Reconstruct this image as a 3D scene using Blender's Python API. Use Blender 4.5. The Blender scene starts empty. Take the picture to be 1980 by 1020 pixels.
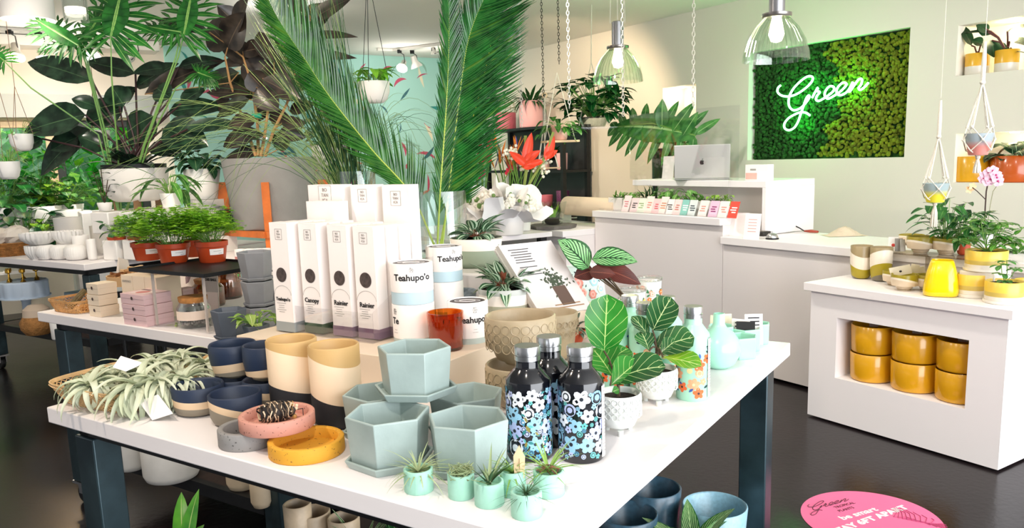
import bpy, math, random
from mathutils import Vector, Matrix, Quaternion
V = Vector
random.seed(7)
sc = bpy.context.scene
COL = sc.collection
# ------------------------------------------------------------------ camera
CF, CX, CY = 1526.67, 990.0, 558.2           # focal length and principal point, pixels of the 1980x1020 frame
pitch, roll, CH = math.radians(9.3766), math.radians(-1.7688), 1.5
cF = V((0, math.cos(pitch), -math.sin(pitch))); u0 = V((0, math.sin(pitch), math.cos(pitch))); r0 = V((1, 0, 0))
cR = math.cos(roll)*r0 + math.sin(roll)*u0
cU = math.cos(roll)*u0 - math.sin(roll)*r0
CP = V((0, 0, CH))
cd = bpy.data.cameras.new('camera'); cam = bpy.data.objects.new('camera', cd); COL.objects.link(cam)
cam.matrix_world = Matrix(((cR.x, cU.x, -cF.x, 0), (cR.y, cU.y, -cF.y, 0), (cR.z, cU.z, -cF.z, CH), (0, 0, 0, 1)))
cd.sensor_fit = 'HORIZONTAL'; cd.sensor_width = 36.0; cd.lens = CF/1980*36.0
cd.shift_y = (CY-510)/1980.0; cd.clip_start = .05; cd.clip_end = 100
sc.camera = cam
sc.view_settings.view_transform = 'Standard'; sc.view_settings.look = 'None'
sc.view_settings.gamma = 1.0; sc.view_settings.use_curve_mapping = False
sc.view_settings.exposure = 0.1
# directions: A runs along the sign wall, B across the room; T and S run along the display tables
aw = math.radians(-32.496); A = V((math.sin(aw), math.cos(aw), 0)); B = V((math.cos(aw), -math.sin(aw), 0))
tw = math.radians(-57.077); T = V((math.sin(tw), math.cos(tw), 0)); S = V((math.cos(tw), -math.sin(tw), 0))
Z = V((0, 0, 1))
RZA = math.atan2(B.y, B.x)      # yaw whose local x is B, local y is A
RZT = math.atan2(S.y, S.x)      # yaw whose local x is S, local y is T
# ------------------------------------------------------------------ world and lights
w = bpy.data.worlds.new('world'); sc.world = w; w.use_nodes = True
w.node_tree.nodes['Background'].inputs[0].default_value = (0.93, 0.96, 1.0, 1)
w.node_tree.nodes['Background'].inputs[1].default_value = 0.28
def area(name, loc, d, sx, sy, power, col=(1, 1, 1)):
    l = bpy.data.lights.new(name, 'AREA'); l.shape = 'RECTANGLE'; l.size = sx; l.size_y = sy; l.energy = power; l.color = col
    o = bpy.data.objects.new(name, l); COL.objects.link(o); o.location = loc; o.rotation_euler = V(d).to_track_quat('-Z', 'Y').to_euler(); return o
def point(name, loc, power, col=(1, .9, .75), r=.05):
    l = bpy.data.lights.new(name, 'POINT'); l.energy = power; l.color = col; l.shadow_soft_size = r
    o = bpy.data.objects.new(name, l); COL.objects.link(o); o.location = loc; return o
def spot(name, loc, to, power, col=(1, .9, .78), ang=70, r=.05):
    l = bpy.data.lights.new(name, 'SPOT'); l.energy = power; l.color = col; l.shadow_soft_size = r; l.spot_size = math.radians(ang); l.spot_blend = .6
    o = bpy.data.objects.new(name, l); COL.objects.link(o); o.location = loc
    o.rotation_euler = (V(to)-V(loc)).to_track_quat('-Z', 'Y').to_euler(); return o
# storefront daylight from the open end of the shop (behind and right of the camera)
area('storefront_daylight', A*-2.6+B*2.6+Z*1.5, A+Z*-.05, 6.5, 2.6, 400, (.93, .96, 1))
area('side_window_daylight', A*4.0+B*-3.6+Z*1.6, B, 5.5, 2.2, 18, (1, .95, .93))
area('garden_daylight', A*12.0+B*-.6+Z*3.6, A*-.35+Z*-1, 7, 2.5, 420, (.95, 1, .92))
# ceiling spot lamps of the track lights, plus added fill spots for bench and left table
spot('track_spot_display', T*2.2+S*.3+Z*2.8, T*1.3+S*1.7+Z*.9, 85, (1, .83, .66), 85, .06)
spot('track_spot_front', T*.4+S*.1+Z*2.8, T*1.0+S*1.6+Z*.9, 62, (1, .90, .80), 80, .06)
spot('track_spot_middle', T*4.0+S*1.2+Z*2.8, T*3.2+S*3.0+Z*.9, 110, (1, .86, .7), 90, .06)
spot('track_spot_planter', T*3.3+S*2.2+Z*2.8, T*4.4+S*4.1+Z*1.3, 110, (1, .84, .66), 80, .06)
spot('bench_fill_spot', A*7.6+B*.9+Z*2.75, A*8.9+B*.4+Z*1.1, 190, (1, .95, .85), 100, .06)  # added fill spot, brightens the dark plants on the window bench
spot('left_table_fill_spot', T*4.6+S*1.4+Z*2.8, T*5.6+S*3.2+Z*1.0, 90, (1, .9, .78), 80, .06)  # added fill light over the left table, not a lamp of the track
spot('track_spot_back', A*8.2+B*2.9+Z*2.75, A*8.8+B*4.6+Z*1.0, 150, (1, .84, .66), 90, .06)
spot('track_spot_corner', A*6.4+B*4.3+Z*2.75, A*7.6+B*6.04+Z*1.5, 150, (1, .74, .48), 90, .06)
spot('track_spot_counter', A*4.2+B*3.0+Z*2.8, A*3.9+B*4.9+Z*.9, 100, (1, .95, .88), 100, .06)
spot('track_spot_yellow', A*1.2+B*3.0+Z*2.8, A*2.1+B*4.1+Z*.8, 60, (1, .97, .92), 80, .06)
# ------------------------------------------------------------------ pixel -> place
def ray(x, y): return cF + cR*((x-CX)/CF) - cU*((y-CY)/CF)
def onz(x, y, z): d = ray(x, y); return CP + d*((z-CH)/d.z)
def onB(x, y, b): d = ray(x, y); return CP + d*((b-CP.dot(B))/d.dot(B))
def onA(x, y, a): d = ray(x, y); return CP + d*((a-CP.dot(A))/d.dot(A))
def onD(x, y, dep): return CP + ray(x, y)*dep
def dep(P): return (P-CP).dot(cF)
def pxm(P): return CF/dep(P)
def proj(P):
    d = P-CP; return CX+CF*d.dot(cR)/d.dot(cF), CY-CF*d.dot(cU)/d.dot(cF)
def AB(a, b, z=0): return A*a+B*b+Z*z
def TS(t, s, z=0): return T*t+S*s+Z*z
def fit(xc, yb, yt, w, z, rb=1.0):
    """round vessel from its front-bottom pixel, rim-centre pixel and rim width; rb = base/rim radius ratio"""
    Pf = onz(xc, yb, z); h = V((Pf.x, Pf.y, 0)).normalized()
    r = w/2.0/pxm(Pf)
    for _ in range(4):
        c = Pf + h*r*rb
        lo, hi = 0.001, 1.5
        for _ in range(30):
            m = (lo+hi)/2
            if proj(c+Z*m)[1] > yt: lo = m
            else: hi = m
        r = w/2.0/pxm(c+Z*lo)
    return c, r, lo
# ------------------------------------------------------------------ mesh builder
class MB:
    def __init__(s): s.v = []; s.f = []; s.m = []; s.uv = []
    def add(s, vs, fs, m=0, uv=None):
        n = len(s.v); s.v += [tuple(p) for p in vs]; s.f += [tuple(i+n for i in f) for f in fs]; s.m += [m]*len(fs)
        s.uv += (uv if uv else [(0, 0)]*len(vs)); return s
    def box(s, c, d, m=0, rz=0, ax=None):
        c = V(c); x, y, z = d[0]/2, d[1]/2, d[2]/2
        if ax: X, Y, W = [V(q) for q in ax]
        else: X = V((math.cos(rz), math.sin(rz), 0)); Y = V((-math.sin(rz), math.cos(rz), 0)); W = Z
        vs = [c+X*a+Y*b+W*e for a in (-x, x) for b in (-y, y) for e in (-z, z)]
        return s.add(vs, [(0, 1, 3, 2), (4, 6, 7, 5), (0, 4, 5, 1), (2, 3, 7, 6), (0, 2, 6, 4), (1, 5, 7, 3)], m)
    def lathe(s, prof, n=32, m=0, c=(0, 0, 0), ph=0, sq=None, mf=None):
        """prof: list of (r, z); mf: material per segment"""
        c = V(c); vs = []; fs = []
        for r, z in prof:
            for k in range(n):
                t = 2*math.pi*k/n+ph
                vs.append(c+V((r*math.cos(t), r*math.sin(t), z)))
        base = len(s.v)
        for i in range(len(prof)-1):
            f = [(i*n+k, i*n+(k+1) % n, (i+1)*n+(k+1) % n, (i+1)*n+k) for k in range(n)]
            if mf: s.m += [mf[i]]*n
            else: s.m += [m]*n
            s.f += [tuple(q+base for q in g) for g in f]
        s.v += [tuple(p) for p in vs]; s.uv += [(0, 0)]*len(vs)
        return s
    def tube(s, pts, r, n=6, m=0, closed=False, cap=True):
        pts = [V(p) for p in pts]; L = len(pts)
        rs = r if isinstance(r, (list, tuple)) else [r]*L
        vs = []; fs = []; up = None
        for i, p in enumerate(pts):
            if closed: d = pts[(i+1) % L]-pts[i-1]
            else: d = pts[min(i+1, L-1)]-pts[max(i-1, 0)]
            if d.length < 1e-9: d = V((0, 0, 1))
            d.normalize()
            if up is None: up = V((0, 0, 1)) if abs(d.z) < .9 else V((1, 0, 0))
            X = d.cross(up)
            if X.length < 1e-6: X = d.cross(V((0, 1, 0)))
            X.normalize(); Y = X.cross(d).normalized(); up = Y
            for k in range(n):
                t = 2*math.pi*k/n; vs.append(p+(X*math.cos(t)+Y*math.sin(t))*rs[i])
        for i in range(L-1 if not closed else L):
            j = (i+1) % L
            for k in range(n): fs.append((i*n+k, i*n+(k+1) % n, j*n+(k+1) % n, j*n+k))
        if cap and not closed:
            fs.append(tuple(range(n))[::-1]); fs.append(tuple((L-1)*n+k for k in range(n)))
        return s.add(vs, fs, m)
    def prism(s, poly, z0, z1, m=0, M=None, top=True):
        n = len(poly); vs = [V((x, y, z0)) for x, y in poly]+[V((x, y, z1)) for x, y in poly]
        if M: vs = [M @ v for v in vs]
        fs = [(k, (k+1) % n, n+(k+1) % n, n+k) for k in range(n)]
        fs += [tuple(range(n))[::-1], tuple(range(n, 2*n))]
        return s.add(vs, fs, m)
    def disc(s, c, r, nrm=(0, 0, 1), n=16, m=0):
        c = V(c); q = V(nrm).to_track_quat('Z', 'Y'); vs = [c+q @ V((r*math.cos(2*math.pi*k/n), r*math.sin(2*math.pi*k/n), 0)) for k in range(n)]
        return s.add(vs, [tuple(range(n))], m)
    def ball(s, c, r, m=0, n=8, k=5, sc_=(1, 1, 1)):
        prof = []; c = V(c); vs = []; fs = []
        for i in range(k+1):
            t = math.pi*i/k
            for j in range(n):
                a = 2*math.pi*j/n; vs.append(c+V((r*sc_[0]*math.sin(t)*math.cos(a), r*sc_[1]*math.sin(t)*math.sin(a), -r*sc_[2]*math.cos(t))))
        for i in range(k):
            for j in range(n): fs.append((i*n+j, i*n+(j+1) % n, (i+1)*n+(j+1) % n, (i+1)*n+j))
        return s.add(vs, fs, m)
    def leaf(s, p0, d, L, W, droop=.3, up=(0, 0, 1), fold=.15, prof='ov', seg=8, m=0, twist=0, wav=0, thick=0):
        """one leaf blade: starts at p0, heads along d, arches downwards by droop (radians over its length)"""
        d = V(d).normalized(); up = V(up); side = d.cross(up)
        if side.length < 1e-4: side = d.cross(V((1, 0, 0)))
        side.normalize(); side = Quaternion(d, twist) @ side
        p = V(p0); vs = []; uv = []; fs = []; st = L/seg
        for i in range(seg+1):
            t = i/seg
            if prof == 'ov': wd = math.sin(math.pi*min(1, t**.75))**.8 if 0 < t < 1 else 0
            elif prof == 'lan': wd = math.sin(math.pi*t**.8)**1.0 if 0 < t < 1 else 0
            elif prof == 'heart': wd = (1-t)**.6*min(1, (t*7)**.5)*1.05 if t < 1 else 0
            elif prof == 'fig': wd = (.55+.45*t**.6)*math.sin(math.pi*min(1, max(0, t*.93+.07)))**.42*1.02 if 0 < t < 1 else 0
            elif prof == 'obov': wd = math.sin(math.pi*t**1.5)**.8 if 0 < t < 1 else 0
            elif prof == 'strip': wd = 1-t**3*.9
            elif prof == 'taper': wd = (1-t)**.7
            else: wd = 1
            wd = max(wd, .02)*W/2
            nrm = side.cross(d).normalized()
            wv = math.sin(i*2.3)*wav*W
            vs += [p-side*wd+nrm*(fold*wd+wv), p-side*wd*.5+nrm*fold*wd*.35, p, p+side*wd*.5+nrm*fold*wd*.35, p+side*wd+nrm*(fold*wd-wv)]
            uv += [(0, t), (.25, t), (.5, t), (.75, t), (1, t)]
            q = Quaternion(side, -droop/seg); d = q @ d; p = p+d*st
        for i in range(seg):
            for k in range(4): fs.append((i*5+k, i*5+k+1, (i+1)*5+k+1, (i+1)*5+k))
        s.add(vs, fs, m, uv); return p
    def tri(s, p, d, L, W, m=0, up=(0, 0, 1), droop=0):
        """cheap leaf of 4 faces"""
        d = V(d).normalized(); side = d.cross(V(up))
        if side.length < 1e-4: side = V((1, 0, 0))
        side.normalize(); p = V(p); n = side.cross(d)
        a = p+d*L*.5-Z*droop*L*.15; b = p+d*L-Z*droop*L*.5
        return s.add([p, a-side*W/2+n*W*.1, a, a+side*W/2+n*W*.1, b], [(0, 2, 1), (0, 3, 2), (1, 2, 4), (2, 3, 4)], m, [(.5, 0), (0, .5), (.5, .5), (1, .5), (.5, 1)])
    def blade(s, pts, w0, m=0, nrm=None, taper=True):
        """thin grass blade along a path (triangular section)"""
        pts = [V(p) for p in pts]; L = len(pts)
        rs = [w0*(1-(i/(L-1))**2*.92) if taper else w0 for i in range(L)]
        return s.tube(pts, rs, 3, m, cap=False)
    def build(s, name, mats, parent=None, loc=None, rz=0, smooth=True, bev=0, sub=0, rot=None, ang=40):
        me = bpy.data.meshes.new(name); me.from_pydata(s.v, [], s.f)
        if not isinstance(mats, (list, tuple)): mats = [mats]
        for mt in mats: me.materials.append(mt)
        me.polygons.foreach_set('material_index', s.m)
        ul = me.uv_layers.new(name='UVMap')
        li = [0]*len(me.loops); me.loops.foreach_get('vertex_index', li)
        fl = []
        for i in li: fl += s.uv[i]
        ul.data.foreach_set('uv', fl)
        me.validate(); me.update()
        if smooth:
            me.polygons.foreach_set('use_smooth', [True]*len(me.polygons))
            try: me.set_sharp_from_angle(angle=math.radians(ang))
            except Exception: pass
        o = bpy.data.objects.new(name, me); COL.objects.link(o)
        if parent: o.parent = parent
        if loc is not None: o.location = loc
        o.rotation_euler = rot if rot else (0, 0, rz)
        if bev:
            b = o.modifiers.new('bevel', 'BEVEL'); b.width = bev; b.segments = 2; b.limit_method = 'ANGLE'; b.angle_limit = math.radians(40)
        return o
def tag(o, label, cat, group=None, kind=None):
    o['label'] = label; o['category'] = cat
    if group: o['group'] = group
    if kind: o['kind'] = kind
    return o
def thing(name, label, cat, loc=(0, 0, 0), rz=0, group=None, rot=None):
    o = bpy.data.objects.new(name, None); COL.objects.link(o); o.location = loc; o.rotation_euler = rot if rot else (0, 0, rz)
    o.empty_display_size = .05
    return tag(o, label, cat, group)
def dup(root, loc, label, rz=None, group=None, scale=None):
    def cp(o, par):
        c = o.copy(); COL.objects.link(c); c.parent = par
        for ch in KIDS.get(o.name, []) or [x for x in o.children]: cp(ch, c)
        return c
    c = cp(root, None); c.location = loc; c['label'] = label
    if rz is not None: c.rotation_euler = (0, 0, rz)
    if group: c['group'] = group
    if scale: c.scale = (scale,)*3
    return c
KIDS = {}
def struct(o): o['kind'] = 'structure'; return o
# ------------------------------------------------------------------ materials
MC = {}
def srgb(h):
    h = h.lstrip('#'); c = [int(h[i:i+2], 16)/255 for i in (0, 2, 4)]
    return tuple((x/12.92 if x <= .04045 else ((x+.055)/1.055)**2.4) for x in c)+(1,)
def col(c): return srgb(c) if isinstance(c, str) else (tuple(c)+(1,))[:4]
def newmat(name):
    m = bpy.data.materials.new(name); m.use_nodes = True; nt = m.node_tree; return m, nt, nt.nodes['Principled BSDF']
def mat(c, rough=.5, metal=0, name='mat', noise=0, nscale=20, bump=0, bscale=80, spec=.5, emit=None, es=0, coat=0, sss=0):
    key = (c if isinstance(c, str) else tuple(c), rough, metal, noise, nscale, bump, bscale, spec, emit, es, coat)
    if key in MC: return MC[key]
    m, nt, p = newmat(name+'_'+str(len(MC)))
    p.inputs['Base Color'].default_value = col(c); p.inputs['Roughness'].default_value = rough; p.inputs['Metallic'].default_value = metal
    p.inputs['Specular IOR Level'].default_value = spec; p.inputs['Coat Weight'].default_value = coat
    if emit: p.inputs['Emission Color'].default_value = col(emit); p.inputs['Emission Strength'].default_value = es
    if noise or bump:
        tc = nt.nodes.new('ShaderNodeTexCoord')
    if noise:
        n = nt.nodes.new('ShaderNodeTexNoise'); n.inputs['Scale'].default_value = nscale; n.inputs['Detail'].default_value = 6
        nt.links.new(tc.outputs['Object'], n.inputs['Vector'])
        r = nt.nodes.new('ShaderNodeValToRGB'); a = col(c)
        r.color_ramp.elements[0].position = .3; r.color_ramp.elements[1].position = .7
        r.color_ramp.elements[0].color = tuple(x*(1-noise) for x in a[:3])+(1,)
        r.color_ramp.elements[1].color = tuple(min(1, x*(1+noise)) for x in a[:3])+(1,)
        nt.links.new(n.outputs['Fac'], r.inputs['Fac']); nt.links.new(r.outputs['Color'], p.inputs['Base Color'])
    if bump:
        n2 = nt.nodes.new('ShaderNodeTexNoise'); n2.inputs['Scale'].default_value = bscale; nt.links.new(tc.outputs['Object'], n2.inputs['Vector'])
        b = nt.nodes.new('ShaderNodeBump'); b.inputs['Strength'].default_value = bump; b.inputs['Distance'].default_value = .01
        nt.links.new(n2.outputs['Fac'], b.inputs['Height']); nt.links.new(b.outputs['Normal'], p.inputs['Normal'])
    MC[key] = m; return m
def bands(name, stops, h, rough=.5, slope=(0, 0), bump=.1, speck=None, wave=0):
    """glaze bands by height: stops = [(frac, colour)...] bottom to top; slope tilts them"""
    m, nt, p = newmat(name); tc = nt.nodes.new('ShaderNodeTexCoord'); sx = nt.nodes.new('ShaderNodeSeparateXYZ')
    nt.links.new(tc.outputs['Object'], sx.inputs[0])
    def mt(op, a, b):
        n = nt.nodes.new('ShaderNodeMath'); n.operation = op
        for i, q in enumerate((a, b)):
            if isinstance(q, (int, float)): n.inputs[i].default_value = q
            else: nt.links.new(q, n.inputs[i])
        return n.outputs[0]
    v = mt('ADD', sx.outputs['Z'], mt('ADD', mt('MULTIPLY', sx.outputs['X'], slope[0]), mt('MULTIPLY', sx.outputs['Y'], slope[1])))
    if wave:
        ns = nt.nodes.new('ShaderNodeTexNoise'); ns.inputs['Scale'].default_value = 9; nt.links.new(tc.outputs['Object'], ns.inputs['Vector'])
        v = mt('ADD', v, mt('MULTIPLY', mt('SUBTRACT', ns.outputs['Fac'], .5), wave*h))
    v = mt('DIVIDE', v, h)
    r = nt.nodes.new('ShaderNodeValToRGB'); r.color_ramp.interpolation = 'CONSTANT'
    e = r.color_ramp.elements
    while len(e) < len(stops): e.new(.5)
    for i, (f, c) in enumerate(stops): e[i].position = f; e[i].color = col(c)
    nt.links.new(v, r.inputs['Fac']); out = r.outputs['Color']
    if speck:
        vo = nt.nodes.new('ShaderNodeTexNoise'); vo.inputs['Scale'].default_value = 160; nt.links.new(tc.outputs['Object'], vo.inputs['Vector'])
        r2 = nt.nodes.new('ShaderNodeValToRGB'); r2.color_ramp.elements[0].position = .66; r2.color_ramp.elements[1].position = .70
        nt.links.new(vo.outputs['Fac'], r2.inputs['Fac'])
        mx = nt.nodes.new('ShaderNodeMix'); mx.data_type = 'RGBA'; nt.links.new(r2.outputs['Color'], mx.inputs[0])
        nt.links.new(out, mx.inputs[6]); mx.inputs[7].default_value = col(speck); out = mx.outputs[2]
    m['topcol'] = stops[-1][1]
    nt.links.new(out, p.inputs['Base Color']); p.inputs['Roughness'].default_value = rough
    if bump:
        n2 = nt.nodes.new('ShaderNodeTexNoise'); n2.inputs['Scale'].default_value = 60; nt.links.new(tc.outputs['Object'], n2.inputs['Vector'])
        b = nt.nodes.new('ShaderNodeBump'); b.inputs['Strength'].default_value = bump; b.inputs['Distance'].default_value = .004
        nt.links.new(n2.outputs['Fac'], b.inputs['Height']); nt.links.new(b.outputs['Normal'], p.inputs['Normal'])
    return m
def glass(name, tint=(.97, 1, .98), rough=.02, refl=.6, f0=.06):
    m = bpy.data.materials.new(name); m.use_nodes = True; nt = m.node_tree; nt.nodes.clear()
    o = nt.nodes.new('ShaderNodeOutputMaterial'); t = nt.nodes.new('ShaderNodeBsdfTransparent'); t.inputs[0].default_value = tuple(tint)+(1,)
    g = nt.nodes.new('ShaderNodeBsdfGlossy'); g.inputs['Roughness'].default_value = rough
    lw = nt.nodes.new('ShaderNodeLayerWeight'); lw.inputs['Blend'].default_value = .25
    mm = nt.nodes.new('ShaderNodeMath'); mm.operation = 'MULTIPLY_ADD'; nt.links.new(lw.outputs['Facing'], mm.inputs[0]); mm.inputs[1].default_value = refl; mm.inputs[2].default_value = f0
    mx = nt.nodes.new('ShaderNodeMixShader'); nt.links.new(mm.outputs[0], mx.inputs[0]); nt.links.new(t.outputs[0], mx.inputs[1]); nt.links.new(g.outputs[0], mx.inputs[2])
    nt.links.new(mx.outputs[0], o.inputs[0]); return m
def leafmat(name, base, dark=None, vein=None, vs=0, k=1.2, mw=.04, rough=.35, trans=.25, edge=None, back=None, nvar=.35):
    """leaf: midrib along u=.5, side veins from uv, soft colour noise, some light through the blade"""
    m, nt, p = newmat(name); N = nt.nodes.new; Lk = nt.links.new
    dark = dark or base; vein = vein or base
    tc = N('ShaderNodeTexCoord'); uv = N('ShaderNodeSeparateXYZ'); Lk(tc.outputs['UV'], uv.inputs[0])
    def mt(op, a, b=0, c=None):
        n = N('ShaderNodeMath'); n.operation = op
        for i, q in enumerate((a, b) if c is None else (a, b, c)):
            if isinstance(q, (int, float)): n.inputs[i].default_value = q
            else: Lk(q, n.inputs[i])
        return n.outputs[0]
    def mix(f, a, b):
        n = N('ShaderNodeMix'); n.data_type = 'RGBA'
        for i, q in ((0, f), (6, a), (7, b)):
            if isinstance(q, tuple): n.inputs[i].default_value = q
            elif isinstance(q, (int, float)): n.inputs[i].default_value = q
            else: Lk(q, n.inputs[i])
        return n.outputs[2]
    no = N('ShaderNodeTexNoise'); no.inputs['Scale'].default_value = 14; Lk(tc.outputs['Object'], no.inputs['Vector'])
    fac = mt('MULTIPLY', mt('SUBTRACT', no.outputs['Fac'], .35), 3.0)
    c = mix(mt('MINIMUM', mt('MAXIMUM', fac, 0), 1), col(dark), col(base))
    du = mt('ABSOLUTE', mt('SUBTRACT', uv.outputs['X'], .5))
    if vs:
        ph = mt('MULTIPLY', mt('SUBTRACT', uv.outputs['Y'], mt('MULTIPLY', du, k)), vs*6.283)
        sv = mt('GREATER_THAN', mt('SINE', ph), .35 if vs > 5 and mw > .05 else .985)
        if mw > .05: sv = mt('MULTIPLY', sv, mt('LESS_THAN', du, .44))
        c = mix(sv, c, col(vein))
    c = mix(mt('LESS_THAN', du, mw/2), c, col(vein))
    if edge: c = mix(mt('GREATER_THAN', du, .42), c, col(edge))
    if back:
        ge = N('ShaderNodeNewGeometry'); c = mix(ge.outputs['Backfacing'], c, col(back))
    Lk(c, p.inputs['Base Color']); p.inputs['Roughness'].default_value = rough
    tr = N('ShaderNodeBsdfTranslucent'); Lk(c, tr.inputs[0]); mx = N('ShaderNodeMixShader'); mx.inputs[0].default_value = trans
    out = nt.nodes['Material Output']; Lk(p.outputs[0], mx.inputs[1]); Lk(tr.outputs[0], mx.inputs[2]); Lk(mx.outputs[0], out.inputs[0])
    return m
WHITE = mat('#f1ecec', .45, name='white_laminate'); WHITE2 = mat('#efeae4', .6, name='white_matte', bump=.05)
BLACKM = mat('#15171a', .45, .3, name='black_steel', noise=.3); STEEL = mat('#c9cacc', .28, 1, name='brushed_steel', bump=.03, bscale=300)
SOIL = mat('#2a1c14', .95, name='soil', bump=1, bscale=300, noise=.5, nscale=200)
PAPER = mat('#f6f1ee', .7, name='paper'); INK = mat('#1c1a1c', .7, name='ink'); GREYINK = mat('#9b9792', .7, name='grey_ink')
GLASS = glass('clear_glass', (.96, .99, .98)); ACR = glass('acrylic', (.985, .985, .99), .03, .35, .03)
TERRA = mat('#c4502a', .55, name='terracotta_plastic'); ROPE = mat('#efe8da', .9, name='cotton_rope', bump=.6, bscale=400)
WOOD = mat('#b5702f', .5, name='warm_wood', noise=.25, nscale=12); PALEWOOD = mat('#e4c7a0', .6, name='pale_wood', noise=.12, nscale=18)
# ------------------------------------------------------------------ text
def textmesh(txt, size, bold=False, align='CENTER', ext=0.0004, squash=1.0, off=0.0):
    cu = bpy.data.curves.new('t', 'FONT'); cu.body = txt; cu.size = size; cu.align_x = align; cu.align_y = 'CENTER'; cu.offset = off
    cu.resolution_u = 3; cu.extrude = ext
    o = bpy.data.objects.new('t', cu); COL.objects.link(o); bpy.context.view_layer.update()
    me = bpy.data.meshes.new_from_object(o.evaluated_get(bpy.context.evaluated_depsgraph_get()))
    vs = [v.co.copy() for v in me.vertices]; fs = [tuple(p.vertices) for p in me.polygons]
    bpy.data.objects.remove(o); bpy.data.curves.remove(cu); bpy.data.meshes.remove(me)
    return [V((v.x*squash, v.y, v.z)) for v in vs], fs
def text_on(mb, txt, size, c, X, Y, m=0, **k):
    vs, fs = textmesh(txt, size, **k); c = V(c); X = V(X); Y = V(Y); N = X.cross(Y)
    mb.add([c+X*v.x+Y*v.y+N*(v.z+.0006) for v in vs], fs, m)
def text_round(mb, txt, size, r, z, ang, m=0, **k):
    vs, fs = textmesh(txt, size, **k)
    mb.add([V(((r+.0006+v.z)*math.cos(ang+v.x/r), (r+.0006+v.z)*math.sin(ang+v.x/r), z+v.y)) for v in vs], fs, m)
# ================================================================== structure
HC, AW, BW = 2.9, 10.06, 6.04
def quadwall(name, origin, U, u0, u1, z0, z1, holes, N, mats, depth=.3, nm=1):
    """wall in plane origin + U*u + Z*z, thickness .12 away from N; holes: (u0,u1,z0,z1,depth or None for open)"""
    mb = MB(); us = sorted({u0, u1}|{h[0] for h in holes}|{h[1] for h in holes}); zs = sorted({z0, z1}|{h[2] for h in holes}|{h[3] for h in holes})
    for i in range(len(us)-1):
        for j in range(len(zs)-1):
            a, b, c, d = us[i], us[i+1], zs[j], zs[j+1]; mu, mz = (a+b)/2, (c+d)/2
            if any(h[0] < mu < h[1] and h[2] < mz < h[3] for h in holes): continue
            mb.add([origin+U*a+Z*c, origin+U*b+Z*c, origin+U*b+Z*d, origin+U*a+Z*d], [(0, 1, 2, 3)])
    for h in holes:
        a, b, c, d = h[:4]; dd = h[4] if h[4] else .14; q = N*-dd
        P = [origin+U*a+Z*c, origin+U*b+Z*c, origin+U*b+Z*d, origin+U*a+Z*d]; R = [p+q for p in P]
        mb.add(P+R, [(0, 1, 5, 4), (1, 2, 6, 5), (2, 3, 7, 6), (3, 0, 4, 7)]+([(4, 5, 6, 7)] if h[4] else []), nm)
    mb.add([origin+U*u0+Z*z1-N*.14, origin+U*u1+Z*z1-N*.14, origin+U*u1+Z*z1, origin+U*u0+Z*z1], [(0, 1, 2, 3)])
    return struct(mb.build(name, mats, smooth=False))
# floor: dark polished concrete
m, nt, p = newmat('polished_dark_concrete'); tc = nt.nodes.new('ShaderNodeTexCoord')
n1 = nt.nodes.new('ShaderNodeTexNoise'); n1.inputs['Scale'].default_value = 1.3; n1.inputs['Detail'].default_value = 8
n2 = nt.nodes.new('ShaderNodeTexNoise'); n2.inputs['Scale'].default_value = 40; n2.inputs['Detail'].default_value = 4
for n in (n1, n2): nt.links.new(tc.outputs['Object'], n.inputs['Vector'])
r = nt.nodes.new('ShaderNodeValToRGB'); r.color_ramp.elements[0].color = col('#100d0e'); r.color_ramp.elements[1].color = col('#241d1f'); r.color_ramp.elements[0].position = .35; r.color_ramp.elements[1].position = .7
nt.links.new(n1.outputs['Fac'], r.inputs['Fac']); nt.links.new(r.outputs['Color'], p.inputs['Base Color'])
r2 = nt.nodes.new('ShaderNodeValToRGB'); r2.color_ramp.elements[0].color = (.14,)*3+(1,); r2.color_ramp.elements[1].color = (.34,)*3+(1,)
nt.links.new(n1.outputs['Fac'], r2.inputs['Fac']); nt.links.new(r2.outputs['Color'], p.inputs['Roughness'])
b = nt.nodes.new('ShaderNodeBump'); b.inputs['Strength'].default_value = .08; b.inputs['Distance'].default_value = .01; nt.links.new(n2.outputs['Fac'], b.inputs['Height']); nt.links.new(b.outputs['Normal'], p.inputs['Normal'])
p.inputs['Specular IOR Level'].default_value = .25; FLOORM = m
mb = MB(); mb.add([AB(-4, -4.2), AB(AW+.1, -4.2), AB(AW+.1, BW+.3), AB(-4, BW+.3)], [(0, 3, 2, 1)]); mb.add([AB(-4, -4.2, -.1), AB(AW+.1, -4.2, -.1), AB(AW+.1, BW+.3, -.1), AB(-4, BW+.3, -.1)], [(0, 1, 2, 3)])
struct(mb.build('floor', FLOORM, smooth=False))
CREAM = mat('#efe5d6', .8, name='cream_wall_paint', bump=.05, bscale=30); CEIL = mat('#f0ece4', .85, name='ceiling_paint', bump=.04, bscale=25)
GREIGE = mat('#e3ded2', .8, name='wall_paint_warm_white', bump=.05, bscale=30); NICHE = mat('#f4efe4', .7, name='niche_paint')
mb = MB(); mb.add([AB(-4, -4.2, HC), AB(AW+.1, -4.2, HC), AB(AW+.1, BW+.3, HC), AB(-4, BW+.3, HC)], [(0, 1, 2, 3)]); mb.add([AB(-4, -4.2, HC+.12), AB(AW+.1, -4.2, HC+.12), AB(AW+.1, BW+.3, HC+.12), AB(-4, BW+.3, HC+.12)], [(0, 3, 2, 1)])
struct(mb.build('ceiling', CEIL, smooth=False))
MOSS = (3.648, 5.22, 1.415, 2.405, .12)
quadwall('wall_right', B*BW, A, -2.6, AW, 0, HC, [MOSS, (5.895, 6.38, 1.40, 2.19, .32), (2.2, 3.28, 2.0, 2.36, .35), (2.2, 3.25, 1.22, 1.58, .35)], -B, [GREIGE, NICHE])
TEAL = mat('#a9d8cd', .75, name='teal_mural_paint')
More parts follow.
